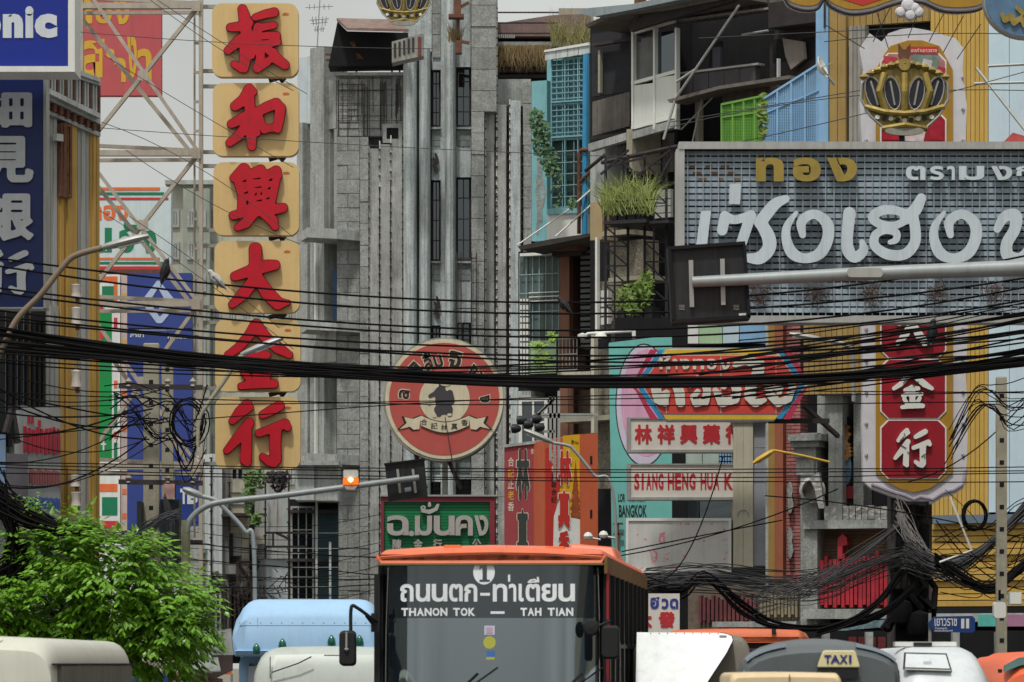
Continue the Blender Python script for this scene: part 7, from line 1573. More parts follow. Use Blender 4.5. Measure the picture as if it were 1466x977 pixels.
def van(name, label, cat, pxc, Y, W_, L_, prof, colr, yaw=0, zb=.28, r_=.18, glass_=(.0, 0, 0, 0), tum=.05, crown=.04, skirt=None, extras=None, dent=.0):
    """prof: list of (y, roof height); glass_: (y0,z0,y1,z1) of the windscreen in profile"""
    t_ = thing(name, label, cat, (X(pxc, Y), Y, 0), rz=yaw, local=True); w_ = W_/2; mb = MB()
    mb.loft([ring(y, w_*(1-.06*(1 if i in (0, len(prof)-1) else 0)), zb, zt, min(r_, (zt-zb)*.4), crown, tum) for i, (y, zt) in enumerate(prof)]); mb.build('body', colr, t_, True)
    y0, z0, y1, z1 = glass_
    if z1:
        n_ = Vector((0, -(z1-z0), (y1-y0))).normalized()*.02; k = w_-.16; mb = MB()
        vs_ = [Vector((-k, y0, z0)), Vector((k, y0, z0)), Vector((k-.05, y1, z1)), Vector((-k+.05, y1, z1))]; mb.add([v+n_*1.5 for v in vs_]+[v-n_ for v in vs_], [(0, 1, 2, 3), (7, 6, 5, 4), (0, 4, 5, 1), (1, 5, 6, 2), (2, 6, 7, 3), (3, 7, 4, 0)]); mb.build('windscreen', m_shield, t_)
    yb_ = prof[-1][0]
    for sx in (-1, 1):
        for j in range(3):
            a_ = .9+j*(yb_-1.3)/3; bx('side_window', t_, m_tglass, sx*(w_-.03)-.012, sx*(w_-.03)+.03*sx, a_+.06, a_+(yb_-1.3)/3-.06, 1.1, min(1.65, prof[2][1]-.3)) if prof[0][1] < 1.4 else None
        mb = MB(); mb.lathe((sx*(w_-.22), -.02, .72), [(.02, -.03), (.1, -.02), (.11, .03)], 14, 'y'); mb.build('headlight', m_lampg, t_, True)
        mb = MB(); mb.bar((sx*(w_-.05), .5, 1.15), (sx*(w_+.14), .45, 1.2), .03); mb.box(sx*(w_+.08), sx*(w_+.24), .42, .47, 1.08, 1.32); mb.build('wing_mirror', m_rubber, t_)
    bx('bumper', t_, m_rubber, -w_, w_, -.08, .1, .28, .48); bx('number_plate', t_, m_white, -.17, .17, -.1, -.085, .33, .44)
    wheels(t_, w_, (.75, yb_-.8)); return t_
m_vw = M('van_cream_paint', (206, 206, 192), .4, var=.05, scale=2, streak=.12, grime=.1, gcol=(150, 140, 116))
m_vb = M('light_blue_paint', (166, 204, 238), .6, var=.05, scale=1.2, grime=.2, streak=.12, gcol=(130, 150, 170)); m_vg = M('van_grey_white', (190, 198, 192), .4, var=.06, streak=.2, grime=.35, gcol=(150, 146, 120))
m_vbr = M('bright_white_paint', (232, 236, 236), .4, var=.03, grime=.05); m_vo = M('bus_orange', (228, 118, 82), .4, var=.1, streak=.3, grime=.25, gcol=(160, 80, 50)); m_vinyl = M('grey_vinyl', (92, 98, 100), .45, var=.1, scale=1.5)

# nearest van, left corner
v = van('white_van', 'cream white box van with a riveted rounded roof in the bottom left corner', 'van', -76, 34, 1.72, 4.2, [(0, 1.9), (.02, 2.0), (.16, 2.09), (.5, 2.11), (3.9, 2.1), (4.15, 2.0)], m_vw, R(-4.2), r_=.2, crown=.02, tum=.02, glass_=(.0, 1.15, .0, 1.6))
for i, (x_, z0) in enumerate(((-.45, 1.9), (-.12, 1.9), (.12, 1.9), (.42, 1.9))):
    mb = MB()
    for k in range(9): mb.lathe((x_+.006*math.sin(k*3), .0+.02*k, z0+.03*k if k < 6 else 2.06+.004*k), [(.002, -.012), (.012, 0), (.002, .012)], 6)
    mb.build('rivet_row', m_vw, v, kind='stuff')
bx('side_panel_dark', v, M('dark_grey_side', (120, 118, 108), .8, streak=.6), .855, .885, .3, 3.8, 1.5, 1.88); bx('gutter_trim', v, m_rubber, .85, .89, .05, 4, 1.885, 1.9); bx('seam', v, m_rubber, -.86, .86, -.004, .0, 1.74, 1.746)  # dark grey streaked strip along the right side
bx('roof_latch', v, m_yel, -.05, -.0, .03, .06, 2.1, 2.13)

# blue truck
v = van('blue_truck', 'light blue high-roofed truck with a row of green marker lamps, left of the bus', 'truck', 441, 60, 2.15, 7, [(-.15, 2.1), (-.12, 2.55), (.0, 2.7), (.25, 2.79), (.9, 2.83), (6.8, 2.83), (7, 2.7)], m_vb, R(1), zb=2.0, r_=.26, crown=.0, tum=.08)
mb = MB(); mb.loft([ring(y, 1.0, .35, zt, .12) for y, zt in ((.2, 1.2), (.25, 2.0), (1.7, 2.05), (1.75, 1.5))]); mb.build('cab', m_vb, v, True); bx('cab_windscreen', v, m_shield, -.85, .85, .17, .24, 1.2, 1.9); bx('cargo_box', v, m_vb, -1.05, 1.05, 1.8, 6.95, .9, 2.05)
for px_ in (368, 405, 475, 515): mb = MB(); mb.lathe(((px_-441)*.01, -.16, Z(933 if px_ < 380 else 926 if px_ < 420 else 921, 60)), [(.05, -.03), (.06, 0), (.05, .06), (.025, .1), (.003, .12)], 12); mb.build('marker_lamp', M('green_lens', (16, 96, 74), .2, var=.1, spec=.8), v, True)
mb = MB(); mb.loft([[(x, -.17, 2.02), (x, -.2, 2.08), (x, -.1, 2.1), (x, -.1, 2.02)] for x in (-1.03, 1.03)]); mb.build('visor_lip', m_vb, v)
bx('panel_seam', v, m_steel, -1.0, 1.0, -.13, -.118, 2.44, 2.445); bx('panel_seam', v, m_steel, -.72, -.715, -.13, -.0, 2.1, 2.55)
for k in range(14): bx('rivet', v, m_steel, -.98+k*.15, -.965+k*.15, -.128, -.115, 2.47, 2.485)
bx('amber_lamp', v, m_tail, -1.2, -1.1, .1, .2, 1.74, 1.86); bx('chevron_panel', v, M('white_stripe', (200, 206, 214), .5), -.86, -.7, .12, .2, 1.6, 1.86)

# cream van in front of it
v = van('cream_van', 'grey-white van with a long wiper, in front of the blue truck', 'van', 463, 50, 1.72, 4.5, [(0, 1.5), (.05, 1.86), (.14, 2.0), (.4, 2.08), (1.2, 2.1), (4.2, 2.09), (4.5, 1.85)], m_vg, R(-1), r_=.25, crown=.01, tum=.04, glass_=(-.02, 1.0, -.01, 1.45))
mb = MB(); mb.tube([(-.62, -.03, 1.79), (-.3, -.035, 1.9), (-.14, -.03, 1.98)], .008, 5); mb.build('wiper_arm', m_rubber, v); bx('seam', v, m_rubber, -.64, -.63, -.02, -.005, 1.72, 1.98)
bx('rust_stain', v, M('rust_stain', (176, 168, 130), .7), .0, .3, .12, .13, 2.0, 2.005)

# white truck right of the bus
v = van('white_truck', 'bright white truck body with a slanting right edge and grey side, right of the bus', 'truck', 990, 46, 1.3, 5, [(.05, 2.1), (.08, 2.16), (.3, 2.21), (4.8, 2.2), (5, 2.1)], M('grey_canvas', (128, 122, 112), .8, var=.15, streak=.3), R(-3), r_=.16, crown=.01, tum=.02, skirt=1)
def LP(x, y, yl, Yd=46, cx=990): return ((x-cx)*Yd/F, yl+(Z(y, Yd)-2.2)*.9, Z(y, Yd))
pp = [(912, 905.5), (1030, 906.5), (1040, 908), (1047, 911), (1049, 917), (1040, 935), (1014, 975), (996, 1010), (985, 1150), (912, 1150)]
mb = MB(); n = len(pp); mb.add([LP(x, y, -.14) for x, y in pp]+[LP(x, y, .06) for x, y in pp], [tuple(range(n)), tuple(range(2*n-1, n-1, -1))]+[(i, n+i, n+(i+1) % n, (i+1) % n) for i in range(n)]); mb.build('white_panel', m_vbr, v)
mb = MB(); mb.tube([LP(x, y, -.12) for x, y in pp[1:9]], .009, 6); mb.build('edge_trim', m_darkwood, v)
for i in range(9): mb = MB(); mb.lathe(LP(932+i*12, 907, -.15), [(.003, -.006), (.007, 0), (.003, .006)], 6, 'y'); mb.build('rivet', m_steel, v)
bx('hinge', v, m_steel, LP(1030, 0, 0)[0], LP(1040, 0, 0)[0], -.16, -.14, Z(914, 46), Z(910, 46))

# orange minibus behind it
v = van('orange_minibus', 'orange roofed minibus just showing over the white truck', 'minibus', 1052, 57, 1.84, 5.5, [(0, 2.2), (.05, 2.3), (.2, 2.35), (.6, 2.36), (5.3, 2.36), (5.5, 2.2)], M('orange_roof', (228, 116, 72), .5, var=.05), R(-5), zb=2.18, r_=.07, crown=.02, tum=.02)
bx('cab', v, m_rubber, -.88, .88, .05, 5.4, .4, 2.18); bx('windscreen', v, m_shield, -.8, .8, .02, .05, 1.2, 2.1); bx('roof_catch', v, m_darkwood, .5, .56, -.0, .06, 2.31, 2.37)

# three-wheeler with the TAXI plate
t_ = thing('tuk_tuk', 'dark grey vinyl roofed tuk-tuk carrying a cream TAXI plate', 'tuk-tuk', (X(1175, 31), 31, 0), rz=R(-2), local=True)
mb = MB(); rings = []
for y_, w_, h in ((-.1, .54, .18), (0, .585, .235), (.25, .6, .27), (1.0, .6, .29), (1.8, .58, .25), (1.9, .5, .15)):
    rings.append([(w_*math.cos(R(a_)), y_, 1.8+h*(math.sin(R(a_))**.75 if a_ not in (0, 180) else 0)) for a_ in range(0, 181, 15)]+[(-w_, y_, 1.76), (w_, y_, 1.76)])
mb.loft(rings); mb.build('canopy', m_vinyl, t_, True)
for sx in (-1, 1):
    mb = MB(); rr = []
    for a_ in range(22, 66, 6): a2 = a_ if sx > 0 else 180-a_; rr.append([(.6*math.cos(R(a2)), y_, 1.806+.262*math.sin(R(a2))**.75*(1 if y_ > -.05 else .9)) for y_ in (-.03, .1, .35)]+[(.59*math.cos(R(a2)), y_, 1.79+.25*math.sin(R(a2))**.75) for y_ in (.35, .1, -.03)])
    mb.loft(rr); mb.build('sheen_patch', M('painted_sheen_vinyl', (150, 162, 172), .4, var=.06), t_, True)  # added pale pieces: the glossy canopy's reflections put into colour
def fr(x0, x1, z0, z1, y0, y1, m_, name): return bx(name, t_, m_, x0, x1, y0, y1, z0, z1)
pts = [(x+.124, z) for x, z in [(-.155, 1.82), (.155, 1.82), (.15, 1.845), (.125, 1.93), (.115, 1.945), (-.105, 1.945), (-.12, 1.93), (-.15, 1.845)]]
mb = MB(); n = 8; mb.add([(x, -.2, z+.05) for x, z in pts]+[(x, -.14, z+.05) for x, z in pts], [tuple(range(n)), tuple(range(2*n-1, n-1, -1))]+[(i, n+i, n+(i+1) % n, (i+1) % n) for i in range(n)]); pl_ = mb.build('taxi_plate', M('taxi_cream', (226, 214, 164), .5, var=.05), t_, bevel=.006)
class LFace:
    def __init__(s, cx, Yd, fn): s.cx = cx; s.Yd = Yd; s.fn = fn
    def p(s, px, py, d=0): x = (px-s.cx)*s.Yd/F; z = Z(py, s.Yd); return Vector((x, s.fn(x, z)-d, z))
lf = LFace(1175, 31, lambda x, z: -.2)
m_tx = M('taxi_navy', (44, 44, 120), .5)
for ch, x0, x1 in (('T', 1177, 1187), ('A', 1186, 1199), ('X', 1199, 1210), ('I', 1212, 1215.5)): letter(lf, pl_, m_tx, ch, x0+1.5, 938, x1+1.5, 950, .001, .006, .035)
bx('plate_foot', t_, m_rubber, -.03, .27, -.19, -.12, 1.79, 1.872)
bx('windscreen', t_, m_shield, -.52, .52, -.04, -.02, 1.1, 1.76); bx('front_panel', t_, M('tuk_blue', (40, 70, 130), .4), -.5, .5, -.1, .0, .5, 1.1); bx('rear_body', t_, M('tuk_blue', (1, 1, 1)), -.6, .6, .9, 2.1, .4, .9); bx('floor', t_, m_rubber, -.55, .55, -.1, 2.1, .33, .42); bx('seat', t_, m_darkwood, -.5, .5, 1.3, 1.8, .9, 1.0); bx('seat_back', t_, m_darkwood, -.5, .5, 1.75, 1.85, 1.0, 1.45)
for sx in (-1, 1):
    for y_ in (-.02, 1.1, 1.85): mb = MB(); mb.tube([(sx*.55, y_, .9 if y_ > 1 else .5), (sx*.56, y_, 1.85)], .02, 8); mb.build('roof_post', m_chrome, t_)
    mb = MB(); mb.lathe((sx*.35, -.14, .9), [(.02, -.04), (.08, -.03), (.09, .04)], 12, 'y'); mb.build('headlight', m_lampg, t_)
    mb = MB(); mb.lathe((sx*.52, 1.5, .26), [(.1, -.06), (.24, -.06), (.26, 0), (.24, .06), (.1, .06)], 18, 'x'); mb.build('wheel', m_tyre, t_, True)
mb = MB(); mb.lathe((0, -.15, .26), [(.1, -.05), (.24, -.05), (.26, 0), (.24, .05), (.1, .05)], 18, 'x'); mb.build('wheel', m_tyre, t_, True)

# beige canopy in front
v = van('beige_cart', 'small beige roofed cart in front of the tuk-tuk, only its flat roof edge showing', 'cart', 1125, 26, .7, 1.5, [(0, 1.81), (.03, 1.825), (.15, 1.84), (1.3, 1.84), (1.5, 1.8)], M('beige_paint', (220, 196, 156), .5, var=.04), R(0), zb=.5, r_=.03, crown=.005, tum=.01); bx('seam', v, m_darkwood, .02, .026, -.006, .0, 1.6, 1.83)

# white van with roof hatch
v = van('hatch_van', 'white van with a black rimmed roof hatch, right of the tuk-tuk', 'van', 1352, 36, .86, 4.2, [(0, 1.5), (.03, 1.66), (.12, 1.82), (.32, 1.96), (.6, 2.03), (1.0, 2.05), (4, 2.04), (4.2, 1.8)], M('cool_white_paint', (208, 214, 216), .35, var=.04, grime=.06), R(0), r_=.2, crown=.0, tum=.05)
sl_ = lambda x, z: (.12+(z-1.82)*(.2/.14)) if z > 1.82 else (.03+(z-1.66)*(.09/.16))
def hq2(pts, m_, d0, d1, nm): mb = MB(); n = len(pts); l_ = LFace(1352, 36, sl_); mb.add([l_.p(x, y, d1) for x, y in pts]+[l_.p(x, y, d0) for x, y in pts], [tuple(range(n)), tuple(range(2*n-1, n-1, -1))]+[(i, n+i, n+(i+1) % n, (i+1) % n) for i in range(n)]); return mb.build(nm, m_, v)
hq2([(1300, 934), (1361, 935.5), (1365, 961), (1295, 959)], m_rubber, .0, .03, 'hatch_seal'); hq2([(1302, 936), (1359, 937.5), (1362, 957.5), (1298, 955.5)], M('cool_white_paint', (1, 1, 1)), .0, .045, 'hatch'); hq2([(1297, 957.2), (1363, 959.2), (1363, 961), (1297, 959)], m_steel, .03, .06, 'hatch_handle'); hq2([(1325, 947), (1337, 947), (1337, 951), (1325, 951)], M('emblem_grey', (170, 176, 180), .4), .045, .05, 'emblem')
bx('roof_rack', v, m_white, -.34, .2, .9, 1.1, 2.05, 2.09); bx('rack_slot', v, m_rubber, -.18, -.02, .86, .9, 2.055, 2.085)
for y_ in (.35,): bx('corner_seal', v, m_rubber, .36, .39, .3, .34, 1.7, 1.76)

# orange and green taxi at the right edge
v = van('orange_taxi', 'orange vehicle with a green windscreen strip cut by the right edge', 'taxi', 1492, 44, 1.05, 4.2, [(0, 1.4), (.05, 1.8), (.2, 1.93), (.6, 1.99), (3.9, 1.98), (4.2, 1.6)], M('coral_orange', (238, 112, 72), .4, var=.04), R(0), r_=.3, tum=.1)
l_ = LFace(1492, 44, lambda x, z: .02 if z < 1.8 else .05+(z-1.8)*1.1)
mb = MB(); q = [(1438, 962), (1440, 953), (1462, 942), (1492, 938), (1492, 948), (1462, 953)]; mb.add([l_.p(x, y, .05) for x, y in q]+[l_.p(x, y, -.05) for x, y in q], [tuple(range(6)), tuple(range(11, 5, -1))]+[(i, 6+i, 6+(i+1) % 6, (i+1) % 6) for i in range(6)]); mb.build('green_strip', M('bottle_green', (60, 96, 92), .3, var=.2), v); bx('hinge', v, m_rubber, -.46, -.42, .0, .04, 1.8, 1.84)

# ---------------------------------------------------------------- the city bus
BY = 42.0; BC = 702.5
bus = thing('city_bus', 'large orange roofed city bus with dark windscreen and white route lettering in the centre', 'bus', (X(BC, BY), BY, 0), rz=R(-4.3), local=True)
bw = 1.158
def surf(x, z): return .17*(abs(x)/bw)**6+(z-1.2)*.03
lf = LFace(BC, BY, surf)
mb = MB(); mb.loft([ring(y, bw, .3, 1.22, .03, .0) for y in (.06, .14, 9.3, 9.4)]); mb.build('lower_body', m_vo, bus, True)
mb = MB(); rs = []
for y_, zb_, zt, w_ in ((.03, 2.915, 2.95, bw-.02), (.02, 2.905, 2.97, bw), (.08, 2.9, 3.02, bw), (.3, 2.9, 3.05, bw), (9.1, 2.9, 3.05, bw), (9.4, 2.9, 2.96, bw-.05)):
    rs.append(ring(y_, w_, zb_, zt, min(.1, (zt-zb_)*.45), .045, .03))
mb.loft(rs); mb.build('roof', m_vo, bus, True)
bx('dirty_gutter', bus, M('grimy_orange', (126, 96, 56), .85, var=.25, streak=.4), bw-.02, bw+.012, .02, 9.35, 2.8, 2.96)
bx('front_gutter', bus, M('olive_trim', (120, 104, 58), .7), -bw+.02, bw-.02, .01, .06, 2.885, 2.905)
def sheet_on(lf, pts, m_, d0, d1, nm, root, nx=12):
    (x0, y0), (x1, y1) = pts; mb = MB(); rows = []
    for i in range(nx+1):
        x = x0+(x1-x0)*i/nx; rows.append([lf.p(x, y0, d1), lf.p(x, y1, d1), lf.p(x, y1, d0), lf.p(x, y0, d0)])
    mb.loft(rows); return mb.build(nm, m_, root, True)
m_bglass = glass('bus_windscreen', (26, 34, 40), .24, .35)
sheet_on(lf, ((545, 885), (862, 1045)), m_bglass, -.01, .0, 'windscreen', bus, 30)
sheet_on(lf, ((545, 806), (862, 885)), glass('windscreen_film', (14, 18, 24), .07, .0), -.012, .002, 'destination_film', bus, 30)
for x0, x1 in ((537.5, 545), (862, 868)): sheet_on(lf, ((x0, 806), (x1, 1050)), m_rubber, -.06, .01, 'corner_pillar', bus, 3)
for x0, x1 in ((546, 553), (852, 861)): sheet_on(lf, ((x0, 808), (x1, 1045)), glass('dark_edge_glass', (8, 9, 11), .02, .0), .002, .0035, 'painted_dark_edge', bus, 4)  # added strips: dark reflections at the glass edges put into colour
sheet_on(lf, ((544, 806), (863, 808.5)), m_rubber, -.02, .008, 'top_seal', bus)
mb = MB(); mb.tube([lf.p(549, 1040, .012), lf.p(550, 900, .012), lf.p(553, 812, .012)], .006, 5); mb.tube([lf.p(858, 1040, .012), lf.p(857, 880, .012), lf.p(855, 812, .012)], .006, 5); mb.build('wiper_trim', m_chrome, bus)
m_bt = M('route_white', (240, 244, 246), .5, var=.02)
for ch, x0, x1, y0 in (('ถ', 572, 590, 837), ('น', 595, 614, 837), ('น', 618, 639, 837), ('ต', 643, 661, 837), ('ก', 665, 682, 837), ('ท', 706, 725, 837), ('า', 729, 738, 837), ('เ', 743, 749, 837), ('ต', 753, 772, 837), ('ย', 776, 796, 837), ('น', 800, 822, 837)): letter(lf, bus, m_bt, ch, x0-.8, y0-1, x1+.8, 861.5, .004, .003, .024)
for ch, x0, y0, x1, y1 in (('l', 727, 823, 730, 833), ('-', 687, 849, 701, 853)): letter(lf, bus, m_bt, 'I' if ch == 'l' else '-', x0, y0, x1, y1, .004, .003, .02)
g_ = brush_geo([[(0, 8, 2.2), (4, 2, 2.2), (12, 0, 2.2), (20, 6, 2.2), (0, 8, 2)], [(19, -6, 2), (20, 6, 2)]], g=.6, soft=1); brush(lf, bus, m_bt, g_, 0, 0, 1, .004, .003, box=(755, 826, 772, 835))
g_ = brush_geo([[(0, 0, 18)]], holes=[[(-3.6, -13), (5, -15), (5, 11), (10, 11), (10, 14.5), (-8, 14.5), (-8, 11), (-2.5, 11), (-2.5, -6), (-8, -3), (-8, -6)]], g=.8, soft=1); brush(lf, bus, m_bt, g_, 0, 0, 1, .012, .003, name='route_number', box=(677, 801, 708, 837))
x_ = 573
for w0, a_, b_ in (('THANON', 573, 641), ('TOK', 648, 681), ('TAH', 745, 776), ('TIAN', 784, 821)):
    n = len(w0); adv = (b_-a_)/n; x_ = a_
    for ch in w0: wd = adv*(.34 if ch == 'I' else 1.1 if w0 == 'TIAN' else .9); letter(lf, bus, m_bt, ch, x_+(1 if ch == 'I' else 0), 870.5, x_+wd, 882, .004, .003, .04); x_ += wd+adv*.1
letter(lf, bus, m_bt, '-', 702, 875.5, 722, 879, .004, .003, .0)
for x0, x1, y0, y1, m_ in ((693, 708, 896, 909, M('sticker_white', (206, 206, 224), .5)), (696, 705, 898, 907, M('sticker_pink', (206, 170, 200), .5)), (696, 708, 932, 941, M('sticker_blue', (70, 120, 190), .5)), (696, 708, 941, 944.5, M('sticker_yellow', (190, 190, 80), .5))):
    sheet_on(lf, ((x0, y0), (x1, y1)), m_, .003, .006 if x1-x0 != 9 else .009, 'sticker', bus, 2)
mb = MB(); n = 20; mb.add([lf.p(x, y, .006) for x, y in ell(700.5, 920, 9, 9, n)]+[lf.p(x, y, .003) for x, y in ell(700.5, 920, 9, 9, n)], [tuple(range(n)), tuple(range(2*n-1, n-1, -1))]+[(i, n+i, n+(i+1) % n, (i+1) % n) for i in range(n)]); mb.build('round_sticker', M('sticker_yellow', (200, 200, 96), .5), bus)
# roof markers
for x0, x1, h in ((-.49, -.3, .06), (.16, .14, .05), (.53, .74, .045)):
    mb = MB(); a_, b_ = min(x0, x1), max(x0, x1); mb.loft([[(x, y, z) for x, y, z in ((a_+i*.012, .1+i*.012, 3.03+h*i), (b_-i*.012, .1+i*.012, 3.03+h*i), (b_-i*.012, .26-i*.012, 3.03+h*i), (a_+i*.012, .26-i*.012, 3.03+h*i))] for i in (0, 1)]); mb.build('marker_lamp', M('marker_orange', (240, 110, 50), .35), bus, bevel=.006)
mb = MB(); mb.loft([[(a, b, c) for a, b, c in ((.55+i*.04, 3.4+i*.1, 3.06+.14*i), (1.1-i*.05, 3.4+i*.1, 3.02+.14*i), (1.1-i*.05, 5-i*.1, 3.02+.14*i), (.55+i*.04, 5-i*.1, 3.06+.14*i))] for i in (0, 1)]); mb.build('roof_ventilator', m_vo, bus, bevel=.02)
# sides: open windows with hung panels and bars
m_pan = M('grimy_panel', (110, 108, 96), .7, var=.35, scale=8, streak=.5); m_pan2 = M('yellowed_notice', (150, 140, 70), .7, var=.3, scale=9)
for sx in (-1, 1):
    for k in range(10):
        y_ = .12+k*1.0; bx('window_pillar', bus, m_rubber, sx*bw-.03, sx*bw+.03, y_, y_+.12, 1.22, 2.8)
        if k < 9:
            bx('hung_panel', bus, m_pan if k % 3 else m_pan2, sx*(bw-.02)-.006, sx*(bw-.02)+.006, y_+.16, y_+.55, 2.1, 2.72)
            bx('hung_panel', bus, m_pan, sx*(bw-.03)-.006, sx*(bw-.03)+.006, y_+.6, y_+.95, 2.2, 2.75)
            for j in range(3): bx('window_bar', bus, m_steel if j == 1 else m_rubber, sx*bw-.012, sx*bw+.012, y_+.3+j*.25, y_+.33+j*.25, 1.3, 2.12)
    bx('window_rail', bus, m_rubber, sx*bw-.03, sx*bw+.028, .12, 9.3, 2.06, 2.1)
bx('red_edge', bus, M('deep_red_trim', (150, 30, 40), .5), bw+.0, bw+.024, .06, .1, 1.22, 2.82)
bx('rear_wall', bus, m_vo, -bw, bw, 9.3, 9.4, 1.22, 2.86); bx('floor', bus, m_dark, -bw+.05, bw-.05, .2, 9.3, .9, .95); bx('ceiling', bus, m_dark, -bw+.04, bw-.04, .15, 9.3, 2.8, 2.84)
bx('partition', bus, m_dark, -.5, bw-.1, 3.0, 3.04, .95, 2.4); bx('dashboard', bus, m_dark, -1.05, 1.05, .25, .6, 1.0, 1.3)
for i in range(6): bx('grab_rail', bus, m_white, -1.08+i*.055, -1.066+i*.055, 1.7, 1.72, 1.0, 2.35)
for k in range(4):
    for sx in (-1, 1): bx('bus_seat', bus, m_dark, sx*.7-.4, sx*.7+.4, 3.4+k*1.3, 3.5+k*1.3, 1.3, 1.95)
mb = MB(); mb.tube([(-.87+.2*math.cos(a_), .42+.1*math.sin(a_), 1.42+.2*math.sin(a_)) for a_ in [2*math.pi*i/20 for i in range(21)]], .015, 6, False); mb.bar((-.87, .42, 1.42), (-.87, .35, 1.2), .04); mb.build('steering_wheel', m_rubber, bus)
# mirrors
mb = MB(); mb.tube(spline([Vector(p) for p in ((-1.14, .0, Z(890, 42)), (-1.2, -.12, Z(884, 42)), (-1.32, -.2, Z(871, 42)), (-1.38, -.22, Z(870, 42)), (-1.385, -.22, Z(905, 42)))], 5), .018, 8); mb.tube([(-1.16, .0, Z(899, 42)), (-1.24, -.14, Z(882, 42))], .014, 6); mb.box(-1.2, -1.15, -.05, .03, Z(905, 42), Z(878, 42)); mb.build('mirror_arm', m_rubber, bus, True)
def rbox(nm, x0, x1, y0, y1, z0, z1, m_, root):
    mb = MB(); pts = rrect(x0, z0, x1, z1, .045, 4); n = len(pts); k = .02; c0, c1 = (x0+x1)/2, (z0+z1)/2
    mb.loft([[(c0+(x-c0)*s_, y, c1+(z-c1)*s_) for x, z in pts] for y, s_ in ((y0, .86), (y0+k, .97), (y1-k, 1), (y1, .93))]); return mb.build(nm, m_, root, True)
rbox('wing_mirror', -1.5, -1.33, -.28, -.18, Z(954, 42), Z(903, 42), m_rubber, bus); mb = MB(); mb.tube([(-1.42, -.29, Z(905, 42)), (-1.42, -.3, Z(930, 42))], .012, 6); mb.lathe((-1.42, -.29, Z(930, 42)), [(.01, -.02), (.025, 0), (.01, .02)], 8); mb.build('mirror_stalk', m_steel, bus)
rbox('wing_mirror', 1.12, 1.3, -.25, -.15, Z(944, 42), Z(896, 42), m_rubber, bus); mb = MB(); mb.lathe((1.02, -.24, Z(899, 42)), [(.01, -.03), (.07, -.02), (.085, .02), (.02, .06)], 16, 'y'); mb.build('round_mirror', m_rubber, bus, True); mb = MB(); mb.tube([(1.03, -.2, Z(901, 42)), (1.15, -.2, Z(893, 42)), (1.2, -.1, Z(890, 42)), (1.15, .05, Z(888, 42))], .014, 6); mb.build('mirror_arm', m_rubber, bus)
for sx in (-1, 1):
    mb = MB(); mb.lathe((sx*.85, .04, .75), [(.02, -.03), (.11, -.02), (.13, .04)], 16, 'y'); mb.build('headlight', m_lampg, bus, True)
for x0 in (-.55, .5):
    mb = MB(); mb.tube([(x0, -.03, 1.22), (x0+.1, surf(x0+.1, 1.5)-.03, 1.5), (x0+.42, surf(x0+.4, 1.86)-.03, 1.8)], .012, 6); mb.bar((x0+.2, surf(x0+.2, 1.6)-.02, 1.56), (x0+.62, surf(x0+.6, 1.9)-.02, 1.86), .02, .015); mb.build('wiper', m_rubber, bus)
bx('bumper', bus, m_rubber, -bw, bw, -.06, .08, .32, .55); bx('number_plate', bus, m_white, -.25, .25, -.08, -.06, .38, .5); wheels(bus, bw, (2.1, 6.9), .46, .26)
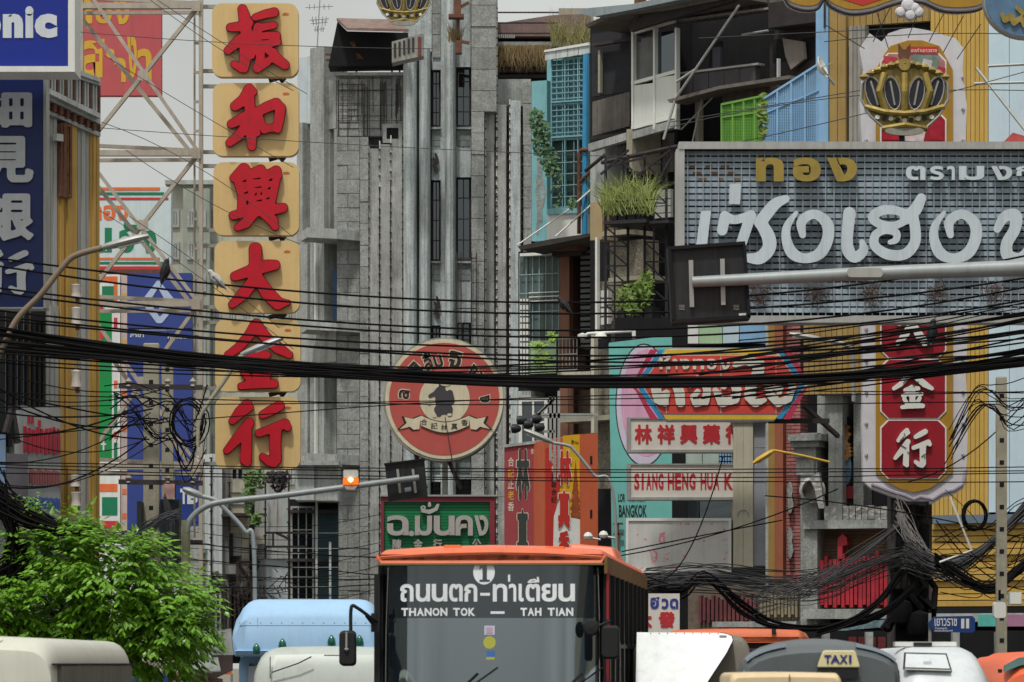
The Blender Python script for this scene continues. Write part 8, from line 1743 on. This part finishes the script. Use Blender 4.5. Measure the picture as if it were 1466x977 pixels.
# driver
m_skin = M('skin', (150, 104, 80), .6, var=.08); m_shirt = M('blue_shirt', (40, 70, 120), .8, var=.15, scale=8)
def driver():
    t_ = thing('person', 'bus driver in a blue shirt behind the lower left of the windscreen', 'person', (0, 0, 0), local=True)
    t_.matrix_world = Matrix.Translation((X(BC, BY), BY, 0)) @ Matrix.Rotation(R(-4.3), 4, 'Z'); ox, oy = -.9, .95
    V = [(0, 0, 1.3), (0, .02, 1.5), (0, .0, 1.72), (0, -.01, 1.84), (0, -.02, 1.93), (.2, 0, 1.72), (.24, -.14, 1.5), (.12, -.4, 1.5), (-.2, 0, 1.72), (-.24, -.14, 1.5), (-.12, -.4, 1.5), (.1, -.02, 1.25), (.12, -.42, 1.25), (.12, -.45, .98), (-.1, -.02, 1.25), (-.12, -.42, 1.25), (-.12, -.45, .98)]
    E_ = [(0, 1), (1, 2), (2, 3), (3, 4), (2, 5), (5, 6), (6, 7), (2, 8), (8, 9), (9, 10), (0, 11), (11, 12), (12, 13), (0, 14), (14, 15), (15, 16)]
    rad = [.14, .15, .14, .055, .055, .075, .05, .032, .075, .05, .032, .1, .075, .05, .1, .075, .05]
    me = bpy.data.meshes.new('body'); me.from_pydata([(x+ox, y+oy, z) for x, y, z in V], E_, []); o = bpy.data.objects.new('body', me); col.objects.link(o)
    m_ = o.modifiers.new('s', 'SKIN'); sv = me.skin_vertices[0].data
    for i, r_ in enumerate(rad): sv[i].radius = (r_, r_*.8)
    sv[0].use_root = True; o.modifiers.new('u', 'SUBSURF').levels = 1
    dg = bpy.context.evaluated_depsgraph_get(); m2 = bpy.data.meshes.new_from_object(o.evaluated_get(dg)); bpy.data.objects.remove(o); m2.materials.clear(); m2.materials.append(m_shirt); m2.materials.append(m_skin)
    for p in m2.polygons: p.material_index = 1 if p.center.z > 1.86 or p.center.y < oy-.3 and p.center.z > 1.4 else 0; p.use_smooth = True
    place('body', m2, t_, (0, 0, 0))
    hm = MB(); rs = []
    for z, rx, ry, oy_ in ((-.13, .03, .03, -.03), (-.11, .055, .06, -.02), (-.05, .07, .09, 0), (.02, .077, .1, .005), (.08, .07, .09, .01), (.12, .045, .06, .015), (.135, .01, .01, .015)): rs.append([(ox+rx*math.cos(a_), oy-.03+oy_+ry*math.sin(a_), 2.04+z) for a_ in [2*math.pi*i/16 for i in range(16)]])
    hm.loft(rs); hm.tube([(ox, oy-.12, 2.05), (ox, oy-.15, 2.01)], [.012, .018], 6); h_ = hm.build('head', m_skin, t_, True)
    hr = MB(); hr.loft([[(ox+(rx+.008)*math.cos(a_), oy-.01+(ry+.008)*math.sin(a_), 2.04+z) for a_ in [2*math.pi*i/16 for i in range(16)]] for z, rx, ry in ((.04, .078, .095), (.09, .072, .09), (.13, .045, .06), (.148, .01, .01))]); hr.build('hair', m_ink, t_, True)
    for sx in (-1, 1):
        for k in range(5):
            hb = MB(); a0 = Vector((ox+sx*.12+(k-2)*.018, oy-.4, 1.5)); hb.tube([a0, a0+Vector((0, -.045, .01)), a0+Vector((0, -.07, -.02)), a0+Vector((0, -.06, -.05))] if k < 4 else [a0, a0+Vector((-sx*.03, -.03, .0)), a0+Vector((-sx*.04, -.06, -.01))], [.011, .01, .009, .007][:4 if k < 4 else 3], 6); hb.build('finger', m_skin, t_, True)
driver()

# ================================================================ street stalls, lower left
f = FY(58)
t_ = thing('market_stall', 'brown awning stall with a silver fringed canopy between the tree and the blue truck', 'stall', f.p(275, 950+EYE*F/58, 0))
poly(f, t_, [(262, 938), (332, 938), (332, 960), (300, 975), (262, 975)], M('brown_canvas', (92, 76, 72), .85, var=.15), -.6, -.4, 'back_sheet'); 
mb = MB(); mb.add([f.p(255, 948, .3), f.p(312, 943, .3), f.p(316, 962, .6), f.p(262, 965, .6), f.p(255, 946, .3), f.p(312, 941, .3), f.p(316, 960, .6), f.p(262, 963, .6)], [(0, 1, 2, 3), (4, 5, 6, 7), (0, 1, 5, 4), (1, 2, 6, 5), (2, 3, 7, 6), (3, 0, 4, 7)]); mb.build('canopy', M('striped_canopy', (136, 142, 138), .7, streak=.9, var=.2), t_)
poly(f, t_, [(185, 968), (262, 962), (300, 985), (185, 990)], M('blue_tarpaulin', (60, 72, 150), .6, var=.3, scale=6), -.3, .2, 'tarpaulin'); poly(f, t_, [(246, 962), (318, 972), (318, 990), (246, 990)], M('rust_canvas', (140, 110, 90), .8), .2, .35, 'front_sheet')
poly(f, t_, [(262, 915), (330, 900), (334, 938), (262, 940)], m_pgrey, -1, -.8, 'wall_panel')
for x_ in (188, 330): bx('leg', t_, m_steel, X(x_, 58), X(x_+3, 58), 58, 58.05, 0, Z(965, 58))
mb = MB(); mb.tube([f.p(296, 932, .2), f.p(308, 952, .2)], .02); mb.build('strut', m_white, t_)
# dark goods fronts at street level so that nothing floats behind the traffic
f = FY(90)
t_ = thing('arcade', 'dim ground floor arcade front behind the traffic on the right', 'arcade', f.p(1200, 1080, 0))
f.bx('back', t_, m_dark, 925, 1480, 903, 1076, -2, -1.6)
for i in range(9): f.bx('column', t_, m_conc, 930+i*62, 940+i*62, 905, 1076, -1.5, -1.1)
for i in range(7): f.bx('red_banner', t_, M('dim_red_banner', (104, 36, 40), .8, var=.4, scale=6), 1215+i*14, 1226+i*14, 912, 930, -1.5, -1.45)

# ================================================================ rest of the street, beside and behind the photographer (seen only in glass)
for k_, (x0, x1, y0, y1, h_, lb_) in enumerate(((26, 40, -70, 24, 9, 'long grey shophouse row on the right behind the photographer'), (-26, -13.5, 22, 60, 12, 'shophouse row on the left before the clad building'), (17, 30, 26, 88, 16, 'shophouse row on the right before the yellow building'))):
    t_ = thing('shophouse_row', lb_, 'shophouses', ((x0+x1)/2, (y0+y1)/2, 0)); bx('wall', t_, m_cream if k_ % 2 == 0 else m_conc, x0, x1, y0, y1, .14, h_)
    xs_ = x1 if x0 < 0 else x0
    for z_ in range(int(h_//3.4)): bx('window_band', t_, m_tglass, xs_-.05, xs_+.05, y0+1, y1-1, 1.2+z_*3.4, 2.9+z_*3.4)
